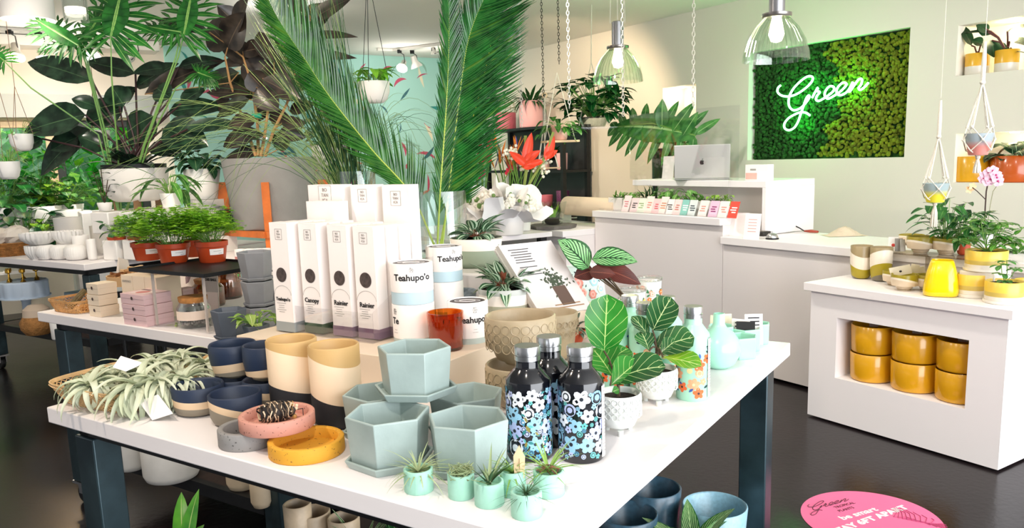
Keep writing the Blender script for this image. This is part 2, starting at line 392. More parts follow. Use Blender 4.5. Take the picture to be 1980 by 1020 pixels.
wa = quadwall('wall_back', A*AW, B, 1.75, BW, 0, HC, [], -A, [TEAL, NICHE])
# left part of the back wall is cream with a window band
wl = quadwall('wall_back_left', A*(AW-.02), B, -4.2, 1.75, 0, HC, [(-4.0, 1.45, .75, 2.06, None)], -A, [CREAM, NICHE])
mb = MB(); mb.box(AB(AW-.1, -1.25, 2.2), (5.9, .16, .24), ax=(B, A, Z)); struct(mb.build('trim_1', mat('#b9bdb8', .6, name='grey_header_paint')))
mb = MB(); mb.box(AB(AW-.06, -1.3, 2.1), (5.8, .06, .09), ax=(B, A, Z)); struct(mb.build('trim_2', mat('#f3e3b8', .6, name='blind_cream')))
mb = MB(); mb.box(AB(AW-.2, -1.3, 2.84), (5.9, .36, .1), ax=(B, A, Z)); struct(mb.build('trim_3', CEIL))
# window frame posts and panes
for i, (b0, b1) in enumerate(((-4.0, -2.2), (-2.2, -.55), (-.55, .55), (.55, 1.45))):
    w_ = bpy.data.objects.new('window_%d' % (i+1), None); COL.objects.link(w_); w_.location = AB(AW, (b0+b1)/2, .75); struct(w_)
    W = b1-b0; fm = MB()
    for q in (-W/2+.04, W/2-.04): fm.box(B*q+Z*.655, (.08, .1, 1.3), ax=(B, A, Z))
    for q in (.04, 1.27): fm.box(Z*q, (W, .1, .08), ax=(B, A, Z))
    fm.build('window_frame', mat('#1d2421', .5, name='dark_frame') if i != 2 else PALEWOOD, w_, bev=.004)
    gm = MB(); gm.box(Z*.655, (W-.1, .006, 1.2), ax=(B, A, Z)); gm.build('pane', glass('window_glass', (.97, 1, .98), .01, .15, .01), w_, smooth=False)
# mural leaves painted on the teal wall: strokes of flat paint
mb = MB(); rr = random.Random(3); mcols = [mat('#2f8f86', .7), mat('#c2506b', .7), mat('#8db7a6', .7), mat('#e9e2c4', .7), mat('#3c6e75', .7), mat('#d98a76', .7)]
for i in range(150):
    b_ = 1.8+rr.random()*4.2; z_ = 1.0+rr.random()*1.75; an = rr.uniform(-2.2, 2.2); L = rr.uniform(.10, .34); cv = rr.uniform(-1.6, 1.6); W = L*rr.uniform(.1, .2); m_ = rr.choice([0, 0, 4, 1, 1, 2, 3, 5])
    vs = []; k = 6
    p = V((b_, z_)); 
    for j in range(k+1):
        t = j/k; a2 = an+cv*t; dx, dy = math.sin(a2), math.cos(a2); wd = W*math.sin(math.pi*max(.02, min(.98, t)))/2
        vs += [A*(AW-.003-i*1e-5)+B*(p.x-dy*wd)+Z*(p.y+dx*wd), A*(AW-.003-i*1e-5)+B*(p.x+dy*wd)+Z*(p.y-dx*wd)]; p = p+V((dx, dy))*L/k
    if min(v.dot(B) for v in vs) < 1.76 or max(v.z for v in vs) > 2.88 or max(v.dot(B) for v in vs) > 6.0: continue
    mb.add(vs, [(2*j, 2*j+1, 2*j+3, 2*j+2) for j in range(k)], m_)
struct(mb.build('trim_4', mcols, smooth=False))
# garden outside the windows
LG = leafmat('garden_leaf', '#3fae2c', '#13611c', trans=.4); LG2 = leafmat('garden_leaf_pale', '#a8dc3c', '#3f9a28', trans=.4)
mb = MB(); rr = random.Random(5)
for i in range(3600):
    p = AB(AW+.7+rr.random()*1.6, rr.uniform(-4.5, 3.2), .3+rr.random()*2.4); d = V((rr.uniform(-1, 1), rr.uniform(-1, 1), rr.uniform(-.7, .6)))
    mb.tri(p, d, rr.uniform(.14, .38), rr.uniform(.06, .16), rr.choice([0, 0, 1]), droop=.5)
tag(mb.build('garden_foliage', [LG, LG2]), 'dense green garden foliage outside the left windows', 'foliage', kind='stuff')
mb = MB(); mb.box(AB(AW+2.6, -.5, 1.2), (9, .1, 2.8), ax=(B, A, Z)); 
tag(mb.build('garden_fence', mat('#5f8f70', .8, noise=.4, nscale=3, name='fence_green')), 'green garden fence beyond the window foliage', 'fence')
mb = MB(); mb.box(AB(AW+1.6, -.5, -.05), (9, 2.9, .1), ax=(B, A, Z)); struct(mb.build('floor_garden', mat('#55604a', .9, name='garden_ground')))
# ------------------------------------------------------------------ moss panel with the neon word
MD = mat('#1e5414', .9, name='moss_dark', noise=.5, nscale=18, bump=1, bscale=220); ML = mat('#7c8a12', .9, name='moss_olive', noise=.45, nscale=18, bump=1, bscale=220)
mb = MB(); a0, a1, z0, z1 = MOSS[:4]
mb.box(AB((a0+a1)/2, BW+.105, (z0+z1)/2), (a1-a0-.004, .02, z1-z0-.004), 0, ax=(A, B, Z))
rr = random.Random(11); n_a = 62; n_z = 40
for i in range(n_a):
    for j in range(n_z):
        a_ = a0+.022+(a1-a0-.044)*(i+rr.uniform(-.2, 1.2))/n_a; z_ = z0+.022+(z1-z0-.044)*(j+rr.uniform(-.2, 1.2))/n_z
        if not (a0+.018 < a_ < a1-.018 and z0+.018 < z_ < z1-.018): continue
        edge = a0+.70+.10*math.sin((z_-z0)*7+1)+.05*math.sin(z_*31)
        mb.ball(AB(a_, BW+.075+rr.uniform(-.02, .015), z_), rr.uniform(.012, .023), 1 if a_ < edge else 0, 6, 4, (1, 1, rr.uniform(.8, 1.1)))
tag(mb.build('moss_panel', [MD, ML]), 'rectangular wall panel of dark and olive moss behind the glowing green word', 'moss panel', kind='stuff')
NEON = mat('#c8ffd8', .4, name='green_neon_glow', emit='#70ff90', es=9)
def crop(pts, ox, oy, s): return [(ox+x/s, oy+y/s) for x, y in pts]
def smoothpath(P, k=6):
    out = []; n = len(P)
    for i in range(n-1):
        p0 = P[max(i-1, 0)]; p1 = P[i]; p2 = P[i+1]; p3 = P[min(i+2, n-1)]
        for j in range(k):
            t = j/k; out.append(.5*((2*p1)+(-p0+p2)*t+(2*p0-5*p1+4*p2-p3)*t*t+(-p0+3*p1-3*p2+p3)*t*t*t))
    out.append(P[-1]); return out
GPATH = [[(200, 305), (165, 340), (160, 390), (195, 430), (260, 450), (340, 445), (430, 410), (530, 340), (600, 270), (625, 210), (590, 185), (530, 200), (440, 270), (360, 360), (315, 450), (305, 540), (325, 600), (370, 632), (430, 620), (490, 580), (550, 510), (580, 455), (565, 440), (535, 480), (500, 580), (465, 680), (430, 780), (380, 860), (310, 895), (255, 870), (250, 810), (300, 740), (380, 690), (460, 660), (530, 665), (585, 700)],
 [(615, 470), (650, 400), (690, 335), (680, 380), (715, 395), (680, 440), (665, 490), (700, 510), (770, 475), (850, 420), (900, 370), (895, 325), (840, 320), (790, 380), (780, 440), (820, 480), (890, 450), (980, 390), (1050, 320), (1065, 285), (1020, 270), (960, 320), (935, 380), (960, 430), (1020, 425), (1090, 370), (1150, 260)],
 [(1150, 260), (1100, 395), (1170, 300), (1230, 225), (1270, 230), (1260, 290), (1225, 340), (1250, 365), (1300, 330), (1355, 270)]]
nt_ = thing('neon_sign', 'glowing green neon word Green in script on the moss panel', 'sign', onB(1590, 200, BW-.0))
base = nt_.location.copy()
for si, st in enumerate(GPATH):
    pts = smoothpath([onB(x, y, BW-.005) for x, y in crop(st, 1480, 120, 6.8)], 5)
    mb = MB(); mb.tube([q-base for q in pts], .0095, 8)
    mb.build('neon_tube', NEON, nt_)
for x, y in ((1560, 172), (1535, 230), (1598, 180), (1640, 168)):
    q = onB(x, y, BW-.005)-base; MB().tube([q, q+B*.03], .004, 6).build('mounting_pin', GLASS, nt_)
for x, y in ((1530, 190), (1560, 160), (1545, 240), (1600, 180), (1650, 165)): 
    point('neon_light', onB(x, y, BW-.05), 2.6, (.05, 1, .12), .05)
# ================================================================== furniture
def table(name, label, t0, t1, s0, s1, z=.9, th=.042, shelf=.28, casters=True, group=None, rz=None, inset=.05):
    o = thing(name, label, 'table', TS((t0+t1)/2, (s0+s1)/2, 0), RZT, group)   # local x = S, local y = T
    W, D = s1-s0, t1-t0
    MB().box((0, 0, z-th/2), (W, D, th)).build('tabletop', WHITE, o, bev=.003)
    f = MB(); zb = z-th-.02
    for sx in (-1, 1): f.box((sx*(W/2-inset-.02), 0, zb), (.04, D-2*inset, .038))
    for sy in (-1, 1): f.box((0, sy*(D/2-inset-.02), zb), (W-2*inset, .04, .038))
    f.build('frame', BLACKM, o)
    lz = .115 if casters else 0
    for sx in (-1, 1):
        for sy in (-1, 1):
            x, y = sx*(W/2-inset-.03), sy*(D/2-inset-.03)
            l = MB().box((x, y, (z-th-.04+lz)/2+.0), (.075, .085, z-th-.04-lz)).build('leg', LEGM, o, bev=.004)
            if casters:
                c = MB(); c.box((x, y, lz-.008), (.08, .09, .012)); c.box((x-.022, y, .08), (.006, .05, .06)); c.box((x+.022, y, .08), (.006, .05, .06)); c.build('caster_fork', STEEL, l)
                MB().lathe([(.0, -.016), (.04, -.016), (.046, -.009), (.046, .009), (.04, .016), (0, .016)], 20).build('caster_wheel', mat('#101010', .5), l, loc=(x, y+.012, .046), rot=(0, math.pi/2, 0))
    if shelf:
        MB().box((0, 0, shelf-.015), (W-2*inset-.04, D-2*inset-.04, .03)).build('lower_shelf', mat('#3a2b27', .6, noise=.35, nscale=14, name='dark_shelf_board'), o)
        r = MB()
        for sx in (-1, 1): r.box((sx*(W/2-inset-.02), 0, shelf-.02), (.03, D-2*inset-.18, .05))
        for sy in (-1, 1): r.box((0, sy*(D/2-inset-.02), shelf-.02), (W-2*inset-.16, .03, .05))
        r.build('shelf_rail', BLACKM, o)
    return o
LEGM = mat('#2f4046', .35, .5, name='blued_steel', noise=.35, nscale=10)
T1 = (.586, 2.10, 1.0, 2.512); T2 = (2.13, 3.606, 1.73, 3.22)
table('display_table', 'nearest white display table on dark steel legs, carrying the pots and floral bottles', *T1, shelf=.2)
table('display_table', 'white display table behind the air plant basket, carrying pink boxes and red pots', *T2)
table('display_table', 'white table at far left with baskets and white ribbed vases', 5.15, 6.72, 2.80, 4.3, shelf=.36)
table('display_table', 'white table under the large grey planter on its wooden stand', 3.66, 5.05, 3.3, 4.7, shelf=None, casters=False)
# --- display cube with yellow pots
cube = thing('display_plinth', 'white display plinth with a cut-out holding stacked mustard pots', 'plinth', AB((1.72+2.752)/2, (3.725+4.12)/2, 0), RZA)
W, D, H = 4.12-3.725, 2.752-1.72, .727   # local x = B, y = A
y0, y1, hz0, hz1 = 1.886-(1.72+2.752)/2, 2.585-(1.72+2.752)/2, .262, .597; xf = -W/2
mb = MB()
def fr(ya, yb, za, zb): mb.add([(xf, ya, za), (xf, yb, za), (xf, yb, zb), (xf, ya, zb)], [(0, 3, 2, 1)])
ys = [-D/2, y0, y1, D/2]; zs = [.012, hz0, hz1, H]
for i in range(3):
    for j in range(3):
        if (i, j) != (1, 1): fr(ys[i], ys[i+1], zs[j], zs[j+1])
mb.add([(-W/2, -D/2, .012), (W/2, -D/2, .012), (W/2, D/2, .012), (-W/2, D/2, .012), (-W/2, -D/2, H), (W/2, -D/2, H), (W/2, D/2, H), (-W/2, D/2, H)], [(0, 1, 5, 4), (1, 2, 6, 5), (2, 3, 7, 6), (0, 3, 2, 1), (4, 5, 6, 7)])
mb.add([(xf, y0, hz0), (xf, y1, hz0), (xf, y1, hz1), (xf, y0, hz1), (xf+.36, y0, hz0), (xf+.36, y1, hz0), (xf+.36, y1, hz1), (xf+.36, y0, hz1)], [(0, 1, 5, 4), (1, 2, 6, 5), (2, 3, 7, 6), (3, 0, 4, 7), (4, 5, 6, 7)])
mb.build('body', WHITE, cube, smooth=False)
MB().box((-.0, 0, H+.0225), (W+.06, D+.06, .045)).build('top_panel', WHITE, cube, bev=.003)
for sy in (-1, 1):
    for sx in (-1, 1): MB().lathe([(0, 0), (.012, 0), (.012, .014), (0, .014)], 10, c=(sx*(W/2-.06), sy*(D/2-.08), 0)).build('foot', STEEL, cube)
# --- counters
def counter(label, a0, a1, b0, b1, z, lip=.05, oh=.03, cat='counter', body=True, z0=.02):
    o = thing('sales_counter', label, cat, AB((a0+a1)/2, (b0+b1)/2, z0), RZA)
    MB().box((0, 0, (z-lip-z0)/2), (b1-b0, a1-a0, z-lip-z0)).build('body', mat('#eae3e2', .5, name='counter_laminate'), o, smooth=False)
    MB().box((-oh/2, 0, z-lip/2-z0), (b1-b0+oh, a1-a0+.0, lip)).build('worktop', WHITE, o, bev=.003)
    if z0 < .1:
        MB().box((.03, 0, -.005), (b1-b0-.06, a1-a0-.01, .025)).build('plinth_strip', mat('#1d1b1b', .7), o)
    return o
counter('lower white sales counter holding the bell and card reader, behind the yellow pots', 1.4, 3.785, 4.15, 4.76, .925)
counter('tall white sales counter with the row of greeting cards and small planters', 3.79, 5.19, 4.15, 4.62, 1.05)
counter('low white side counter with the kraft paper roll and coffee cup', 5.2, 6.55, 3.85, 4.55, .90)
lg = thing('counter_ledge', 'raised white ledge behind the planters carrying the laptop', 'ledge', AB(4.30, 4.38, 1.05), RZA)
MB().box((.33, .0, .10), (.20, 1.26, .20)).build('body', WHITE2, lg, smooth=False)
MB().box((.26, 0, .2225), (.52, 1.36, .045)).build('worktop', WHITE, lg, bev=.003)
MB().box((.26, -.665, .04), (.52, .03, .32)).build('end_panel', WHITE, lg, smooth=False)
# ---------------- items on counters
def zl(b): return 1.2945
LZ = 1.05+.245
# laptop, back of the screen towards us
def px_loc(x, y, z): return onz(x, y, z)
lp = thing('laptop', 'open silver laptop with a dark fruit mark on its lid on the ledge', 'laptop', onz(1357, 348, LZ), math.atan2(onz(1357, 348, LZ).y, onz(1357, 348, LZ).x))
# lid from pixels (1299,307)-(1416,350)
hx = .405; 
MB().box((.12, 0, .008), (.23, hx, .014)).build('keyboard_base', mat('#b9b7b4', .35, .8), lp, bev=.004)
tilt = math.radians(14)
lid = MB().box((0, 0, .13), (.008, hx, .255)).build('lid', mat('#cfccc8', .4, .35, name='aluminium'), lp, loc=(.0, 0, .012), rot=(0, -tilt, 0), bev=.003)
mk = MB()
ap = []
for k in range(28):
    t = 2*math.pi*k/28; r = .0165*(1+.06*math.cos(2*t+math.pi)); x = r*math.cos(t)*1.0; y = r*1.08*math.sin(t)
    if abs(t-math.pi/2) < .5: y -= .004*(1-abs(t-math.pi/2)/.5)
    if abs(t-3*math.pi/2) < .4: y += .003*(1-abs(t-3*math.pi/2)/.4)
    if t < .55 or t > 5.73: x -= .006*(1-min(t, 2*math.pi-t)/.55)
    ap.append((x, y))
Mk = Matrix.Translation((-.0046, 0, .125)) @ Matrix(((0, 0, -1, 0), (-1, 0, 0, 0), (0, 1, 0, 0), (0, 0, 0, 1)))
mk.prism(ap, 0, .0006, 0, Mk)
mk.prism([(0, .019), (.004, .021), (.009, .030), (.004, .028), (.001, .024)], 0, .0006, 0, Mk)
mk.build('fruit_mark', INK, lid, smooth=False)
# card stack, white sign holder, black vase with monstera leaf, folded cards
def card_on(name, label, cat, loc, w_, h_, tilt_, mats, draw=None, rz=RZA, group=None, th=.002):
    o = thing(name, label, cat, loc, rz, group)
    c = MB().box((0, 0, h_/2), (th, w_, h_)).build('card', mats, o, rot=(0, tilt_, 0), smooth=False)
    if draw: draw(c)
    return o
card_on('sign_holder', 'small blank white upright sign on the ledge near the laptop', 'sign', AB(4.72, 4.52, LZ), .125, .185, .12, WHITE)
b_ = thing('card_box', 'white box of cards with a pink printed front on the ledge end', 'box', AB(3.78, 4.50, LZ), RZA)
MB().box((.0, 0, .055), (.06, .20, .11)).build('box', PAPER, b_, bev=.002)
pm = MB(); pm.box((-.0306, .045, .03), (.0006, .10, .045), 0); pm.box((-.0306, .03, .075), (.0006, .05, .012), 1); pm.build('printed_panel', [mat('#f0b3a8', .6), GREYINK], b_, smooth=False)
# greeting cards in a row
cx = [1171, 1190, 1207, 1224, 1241, 1258, 1273, 1290, 1307, 1324, 1350, 1374, 1396, 1419]
ccol = ['#fbe6e4', '#f7dcdc', '#eef0df', '#fae8df', '#f8cfcf', '#f6e6de', '#f8f0ec', '#f7d9d6', '#8cc9bd', '#dfe6e4', '#f6e7e2', '#efc4dc', '#f8ece6', '#e2503f']
ink = ['#d47d84', '#333333', '#9bb27a', '#e08a78', '#dd5f68', '#d58f6a', '#444444', '#c77a6c', '#ffffff', '#3f4a52', '#dc9b8d', '#96316f', '#e0988c', '#ffffff']
desc = ['pale pink greeting card with a rose print, leftmost of the counter row', 'pale pink greeting card with tiny black and red marks', 'cream greeting card with a small green print', 'cream greeting card with a faint orange print', 'pale card with a pink printed block in the counter row', 'cream greeting card with a tall brown print', 'whitish greeting card with one small black mark', 'blush greeting card with three brown text lines', 'mint green greeting card with white lettering', 'grey white greeting card with dark blocky print', 'cream greeting card between grey and lilac ones', 'lilac pink greeting card with dark purple lettering', 'cream greeting card beside the red one', 'red greeting card with white lettering at the row end']
for i, x in enumerate(cx):
    yb = 411+(x-1171)*9/248
    P = onz(x, yb+1, 1.052)
    P = P+B*(4.175-P.dot(B))
    hh = .118 if i not in (0, 3, 5) else .135
    cc = thing('greeting_card', desc[i], 'card', P, RZA, 'greeting cards along the counter')
    c = MB().box((0, 0, hh/2), (.0015, .082, hh)).build('card', mat(ccol[i], .7), cc, rot=(0, .35, 0), smooth=False)
    t_ = MB(); rr = random.Random(i)
    for k in range(3): t_.box((-.0012, rr.uniform(-.008, .008), hh*(.62-.14*k)), (.0006, rr.uniform(.03, .055), .008))
    t_.build('printed_lines', mat(ink[i], .7), c, smooth=False)
rk = thing('card_rack', 'low clear rack holding the row of greeting cards', 'rack', AB(4.47, 4.2, 1.05), RZA)
MB().box((-.035, 0, .012), (.003, 1.36, .022)).build('front_rail', ACR, rk, smooth=False); MB().box((.005, 0, .003), (.075, 1.36, .003)).build('base', ACR, rk, smooth=False)
# small planters behind the cards
PLW = mat('#e8e2df', .5, name='planter_ceramic')
lf_p = [leafmat('fern_light', '#7fb24a', '#3f7a2a'), leafmat('syngonium', '#8cc063', '#4f8f3a', '#c9e0a0', mw=.08), leafmat('dark_fern', '#2f5c2c', '#1c3f1e'), leafmat('lime_leaf', '#a5cf4f', '#6ea035')]
def tuft(mb, c, n, L, W, el=(.3, 1.2), droop=(.4, 1.2), prof='lan', seg=5, m=0, rr=random, twist=0, spread=.02, fold=.15, az=None):
    for i in range(n):
        a = (az if az is not None else 0)+(rr.uniform(0, 2*math.pi) if az is None else rr.uniform(-.5, .5)); e = rr.uniform(*el)
        d = V((math.cos(a)*math.cos(e), math.sin(a)*math.cos(e), math.sin(e)))
        mb.leaf(V(c)+V((math.cos(a), math.sin(a), 0))*spread*rr.random(), d, L*rr.uniform(.7, 1.1), W*rr.uniform(.8, 1.15), rr.uniform(*droop), prof=prof, seg=seg, m=m, twist=rr.uniform(-twist, twist), fold=fold)
def vine(mb, c, n, L, W, rr, m=0, sm=1, R=.05, H=(.02, .1), prof='heart', down=0):
    """short stems ending in broad leaves"""
    for i in range(n):
        a = rr.uniform(0, 2*math.pi); R_ = R*math.sqrt(rr.random()); h = rr.uniform(*H)
        p0 = V(c)+V((math.cos(a)*R_*.3, math.sin(a)*R_*.3, 0)); p1 = V(c)+V((math.cos(a)*R_, math.sin(a)*R_, h-down*rr.random()))
        mb.tube([p0, (p0+p1)/2+Z*.25*abs(h), p1], .0016 if L < .12 else .0025, 4, sm)
        d = V((math.cos(a+rr.uniform(-.7, .7)), math.sin(a+rr.uniform(-.7, .7)), rr.uniform(-.45, .5)))
        mb.leaf(p1, d, L*rr.uniform(.7, 1.15), W*rr.uniform(.8, 1.1), rr.uniform(.3, 1.1), prof=prof, seg=6, m=m, fold=.2)
STEM = mat('#6f9a45', .6, name='green_stem'); STEMD = mat('#4a3a26', .7, name='brown_stem')
pd = ['small white trough with a lime fern at the left end', 'small white trough with pale green creeping leaves', 'small white trough with a tall dark spiky fern', 'small white trough with pale arrow leaves', 'small white trough with broad bright arrow leaves', 'small white trough with spiky green fern beside pale creeper', 'small white trough with low lime creeper at the right end']
for i in range(7):
    a_ = 5.07-i*.185
    o = thing('planter', pd[i], 'planter', AB(a_, 4.315, 1.05), RZA, 'small planters behind the greeting cards')
    m_ = MB(); m_.box((0, 0, .052), (.10, .172, .104)); m_.build('pot', PLW, o, bev=.006)
    MB().box((0, 0, .1045), (.086, .158, .002)).build('soil', SOIL, o, smooth=False)
    f = MB(); rr = random.Random(20+i)
    for yy in (-.05, 0, .05):
        if i in (0, 5): tuft(f, (0, yy, .1), 9, .09 if i else .10, .014, rr=rr, m=0)
        elif i == 2: tuft(f, (0, yy, .1), 9, .13, .012, el=(.6, 1.5), droop=(.1, .7), rr=rr, m=2)
        elif i in (1, 6): vine(f, (0, yy, .1), 9, .045, .035, rr, m=3 if i == 6 else 0, sm=4, R=.05, H=(.01, .05))
        else: vine(f, (0, yy, .1), 7, .085, .05, rr, m=1, sm=4, R=.05, H=(.02, .09), prof='ov')
    f.build('foliage', lf_p+[STEM], o)
# black vase with monstera and small black pot flowers
bv = thing('vase', 'glossy black vase of orange blooms behind the laptop', 'vase', AB(4.60, 5.30, 1.0), 0)
GB = mat('#111315', .15, name='gloss_black', spec=.6)
MB().lathe([(0, 0), (.08, 0), (.085, .01), (.09, .5), (.083, .5), (.078, .03), (0, .03)], 28).build('vessel', GB, bv)
f = MB(); rr = random.Random(4)
for i in range(14): 
    a = rr.uniform(0, 6.28); d = V((math.cos(a)*.6, math.sin(a)*.6, rr.uniform(.3, 1))); f.leaf((0, 0, .5), d, rr.uniform(.10, .18), .05, .5, m=i % 3)
f.build('blooms', [mat('#e0502a', .5), mat('#f0a04a', .5), leafmat('bloom_leaf', '#2f6a2d', '#1f4a20')], bv)
bs = MB(); bs.box((0, 0, .53), (.5, 1.1, 1.0)); tag(bs.build('back_cabinet', mat('#dcd6cd', .6), loc=AB(5.1, 5.45, -.03), rz=RZA), 'pale low cabinet against the wall behind the laptop ledge', 'cabinet')
q_ = onB(1322, 300, 5.35); bv.location = V((q_.x, q_.y, 1.0))
VQ = onB(1280, 300, 5.3)
bp = thing('vase', 'black vase holding one huge split monstera leaf', 'vase', V((VQ.x, VQ.y, 1.0)), 0)
MB().lathe([(0, 0), (.085, 0), (.09, .01), (.095, .55), (.088, .55), (.083, .03), (0, .03)], 28).build('vessel', GB, bp)
def monstera(mb, base, mid, tip, W, nrm, m=0, sm=1, nl=8):
    """split leaf: lobes along a curved midrib"""
    base, mid, tip, nrm = V(base), V(mid), V(tip), V(nrm).normalized()
    for s in (-1, 1):
        for i in range(nl):
            t = .02+.93*i/(nl-1); p = (1-t)**2*base+2*t*(1-t)*mid+t*t*tip; d = ((mid-base)*(1-t)+(tip-mid)*t).normalized()
            side = d.cross(nrm).normalized()*s
            L = W*(.55+.45*math.sin(math.pi*(t*.8+.15)))*(1.0 if i < nl-1 else .6)
            ang = -.55+1.5*t
            ld = (side*math.cos(ang)+d*math.sin(ang)).normalized()
            mb.leaf(p, ld, L, W*.22, .5, up=nrm, fold=.05, prof='ov', seg=6, m=m)
    mb.tube([base+(mid-base)*0, (base+mid)/2*.5+(mid+base)/2*.5, mid, tip], .006, 5, sm)
    # centre web
    q = MB(); n = 10; vs = []; fs = []
    for i in range(n+1):
        t = i/n*.95; p = (1-t)**2*base+2*t*(1-t)*mid+t*t*tip; d = ((mid-base)*(1-t)+(tip-mid)*t).normalized(); side = d.cross(nrm).normalized()
        wd = W*.42*math.sin(math.pi*(t*.85+.12)); vs += [p-side*wd, p, p+side*wd]
    for i in range(n): fs += [(3*i, 3*i+1, 3*i+4, 3*i+3), (3*i+1, 3*i+2, 3*i+5, 3*i+4)]
    mb.add(vs, fs, m, [(u, .5) for _ in range(n+1) for u in (.2, .5, .8)])
MONM = leafmat('monstera_leaf', '#5a9a4c', '#2a6430', '#b5d89a', mw=.05, rough=.3)
f = MB(); o_ = V((VQ.x, VQ.y, 1.0))
cc_ = onB(1345, 262, 5.25)-o_; ml = onB(1262, 238, 5.2)-o_; tl = onB(1183, 246, 5.15)-o_
monstera(f, cc_, ml, tl, .36, V((-.2, -1, .35)), nl=9)
f.tube([V((0, 0, .1)), V((0, 0, .5)), cc_*.6+V((0, 0, .22)), cc_], .007, 6, 1)
for (x, y, x2, y2, W) in ((1300, 255, 1335, 205, .11), (1320, 262, 1345, 222, .10), (1305, 270, 1300, 300, .08), (1280, 250, 1280, 196, .12), (1325, 275, 1346, 290, .09)):
    a = onB(x, y, 5.22)-o_; b2 = onB(x2, y2, 5.2)-o_; f.leaf(a, b2-a, (b2-a).length*1.1, W, .2, up=(-.3, -1, .1), m=0)
f.build('leaf', [MONM, STEM], bp)
# acrylic screen
sg = thing('sneeze_guard', 'large clear plastic screen standing on the tall counter', 'screen', AB(4.6, 4.28, 1.05), RZA)
P0 = onB(1414, 202, 4.30)
sgM = MB(); sgM.box((0, 0, (P0.z-1.3)/2+.25), (.005, 1.15, P0.z-1.3)); sgM.build('screen_pane', ACR, sg, smooth=False)
for sy in (-.5, .5): MB().box((0, sy, .13), (.02, .02, .26)).build('support', ACR, sg, smooth=False)
sg.location = AB(P0.dot(A)+.575, 4.385, 1.05)
# lower counter: bell, card reader, paper signs, label roll, cloth
def LC(x, y): P = onz(x, y, .925); return P
o = thing('service_bell', 'small silver service bell on the lower counter', 'bell', LC(1493, 462), 0)
MB().lathe([(0, 0), (.042, 0), (.042, .008), (0, .008)], 24).build('base', BLACKM, o)
MB().lathe([(.038, .010), (.036, .022), (.026, .036), (.008, .042), (.0, .042)], 24).build('dome', STEEL, o)
MB().lathe([(0, .042), (.005, .042), (.005, .052), (0, .053)], 10).build('button', STEEL, o)
o = thing('card_reader', 'small black card reader beside the bell', 'card reader', LC(1470, 455), RZA)
MB().box((0, 0, .016), (.08, .12, .032)).build('housing', mat('#25221f', .4), o, bev=.006); MB().box((-.01, 0, .0335), (.045, .09, .002)).build('display', mat('#8a8378', .3), o, smooth=False)
o = thing('folded_sign', 'white tent card on the lower counter corner', 'sign', LC(1430, 455), RZA+.5)
for s, n in ((1, 'card'), (-1, 'card')): MB().box((0, 0, .08), (.002, .13, .16)).build(n, PAPER, o, loc=(-s*.03, 0, 0), rot=(0, s*.20, 0), smooth=False)
o = thing('folded_sign', 'white text card leaning beside the card reader', 'sign', LC(1452, 462), RZA+.2)
c = MB().box((0, 0, .085), (.002, .115, .17)).build('card', PAPER, o, rot=(0, .18, 0), smooth=False)
t_ = MB()
for k in range(5): t_.box((-.0014, 0, .13-.02*k), (.0006, .06, .004))
t_.build('printed_lines', mat('#d9a09a', .7), c, smooth=False)
o = thing('tape_dispenser', 'clear rounded stand with a small picture behind the bell', 'dispenser', LC(1500, 447), RZA)
MB().box((0, 0, .005), (.10, .26, .008)).build('base', ACR, o, bev=.003)
g = MB(); g.tube([V((0, .11*math.cos(t), .008+.17*math.sin(t))) for t in [math.pi*k/12 for k in range(13)]], .004, 6); g.build('arch', ACR, o)
MB().box((-.01, .04, .075), (.003, .055, .07)).build('picture', mat('#c9cfa6', .6, noise=.6, nscale=60), o, smooth=False)
MB().box((.0, -.10, .07), (.05, .035, .13)).build('white_bottle', WHITE2, o, bev=.01)
o = thing('cable_clamp', 'red-handled tool with a black cable on the lower counter', 'tool', LC(1560, 450), RZA)
m_ = MB(); m_.tube([V((0, .02, .012)), V((0, -.03, .014)), V((0, -.09, .013))], [.006, .011, .008], 8); m_.build('handle', mat('#a33a20', .4), o)
m_ = MB(); m_.tube([V((0, .02, .012)), V((.02, .08, .03)), V((.01, .14, .055)), V((-.01, .2, .03)), V((0, .26, .02))], .004, 6); m_.build('cable', INK, o)
o = thing('dust_cloth', 'crumpled beige cloth lying on the lower counter', 'cloth', LC(1632, 455), 0)
m_ = MB(); rr = random.Random(9); n = 14; vs = []; fs = []
for i in range(n+1):
    for j in range(n+1):
        x, y = i/n-.5, j/n-.5; r_ = math.hypot(x, y)
        vs.append((x*.26, y*.16, max(.002, .062*(1-r_*2.1))*(.75+.5*abs(math.sin(9*x+4*y+math.sin(7*y)*1.5)))))
for i in range(n):
    for j in range(n): fs.append((i*(n+1)+j, (i+1)*(n+1)+j, (i+1)*(n+1)+j+1, i*(n+1)+j+1))
m_.add(vs, fs); m_.build('cloth', mat('#d9c9b0', .9, bump=.4, bscale=200), o, ang=80)
# left low counter: kraft roll and cup
o = thing('kraft_paper_roll', 'large roll of kraft paper on a dispenser on the side counter', 'paper roll', AB(5.45, 4.33, .90), RZA)
MB().lathe([(0, -.36), (.085, -.36), (.085, .36), (0, .36)], 28).build('roll', mat('#e2cdb4', .7, name='kraft'), o, loc=(0, 0, .16), rot=(math.pi/2, 0, 0))
for sy in (-.38, .38):
    m_ = MB(); m_.box((0, sy, .09), (.10, .012, .18)); m_.build('bracket', STEEL, o)
MB().box((-.09, 0, .035), (.012, .72, .012)).build('cutter_bar', STEEL, o)
P = onz(1109, 427, .90)
o = thing('coffee_cup', 'dark ribbed takeaway coffee cup on the side counter', 'cup', P, 0)
MB().lathe([(0, 0), (.030, 0), (.031, .004), (.040, .105), (.0, .105)], 24).build('sleeve', mat('#2b2320', .7, bump=.3), o)
MB().lathe([(.0, .105), (.042, .105), (.042, .114), (.036, .118), (0, .118)], 24).build('lid', mat('#1a1a1a', .4), o)
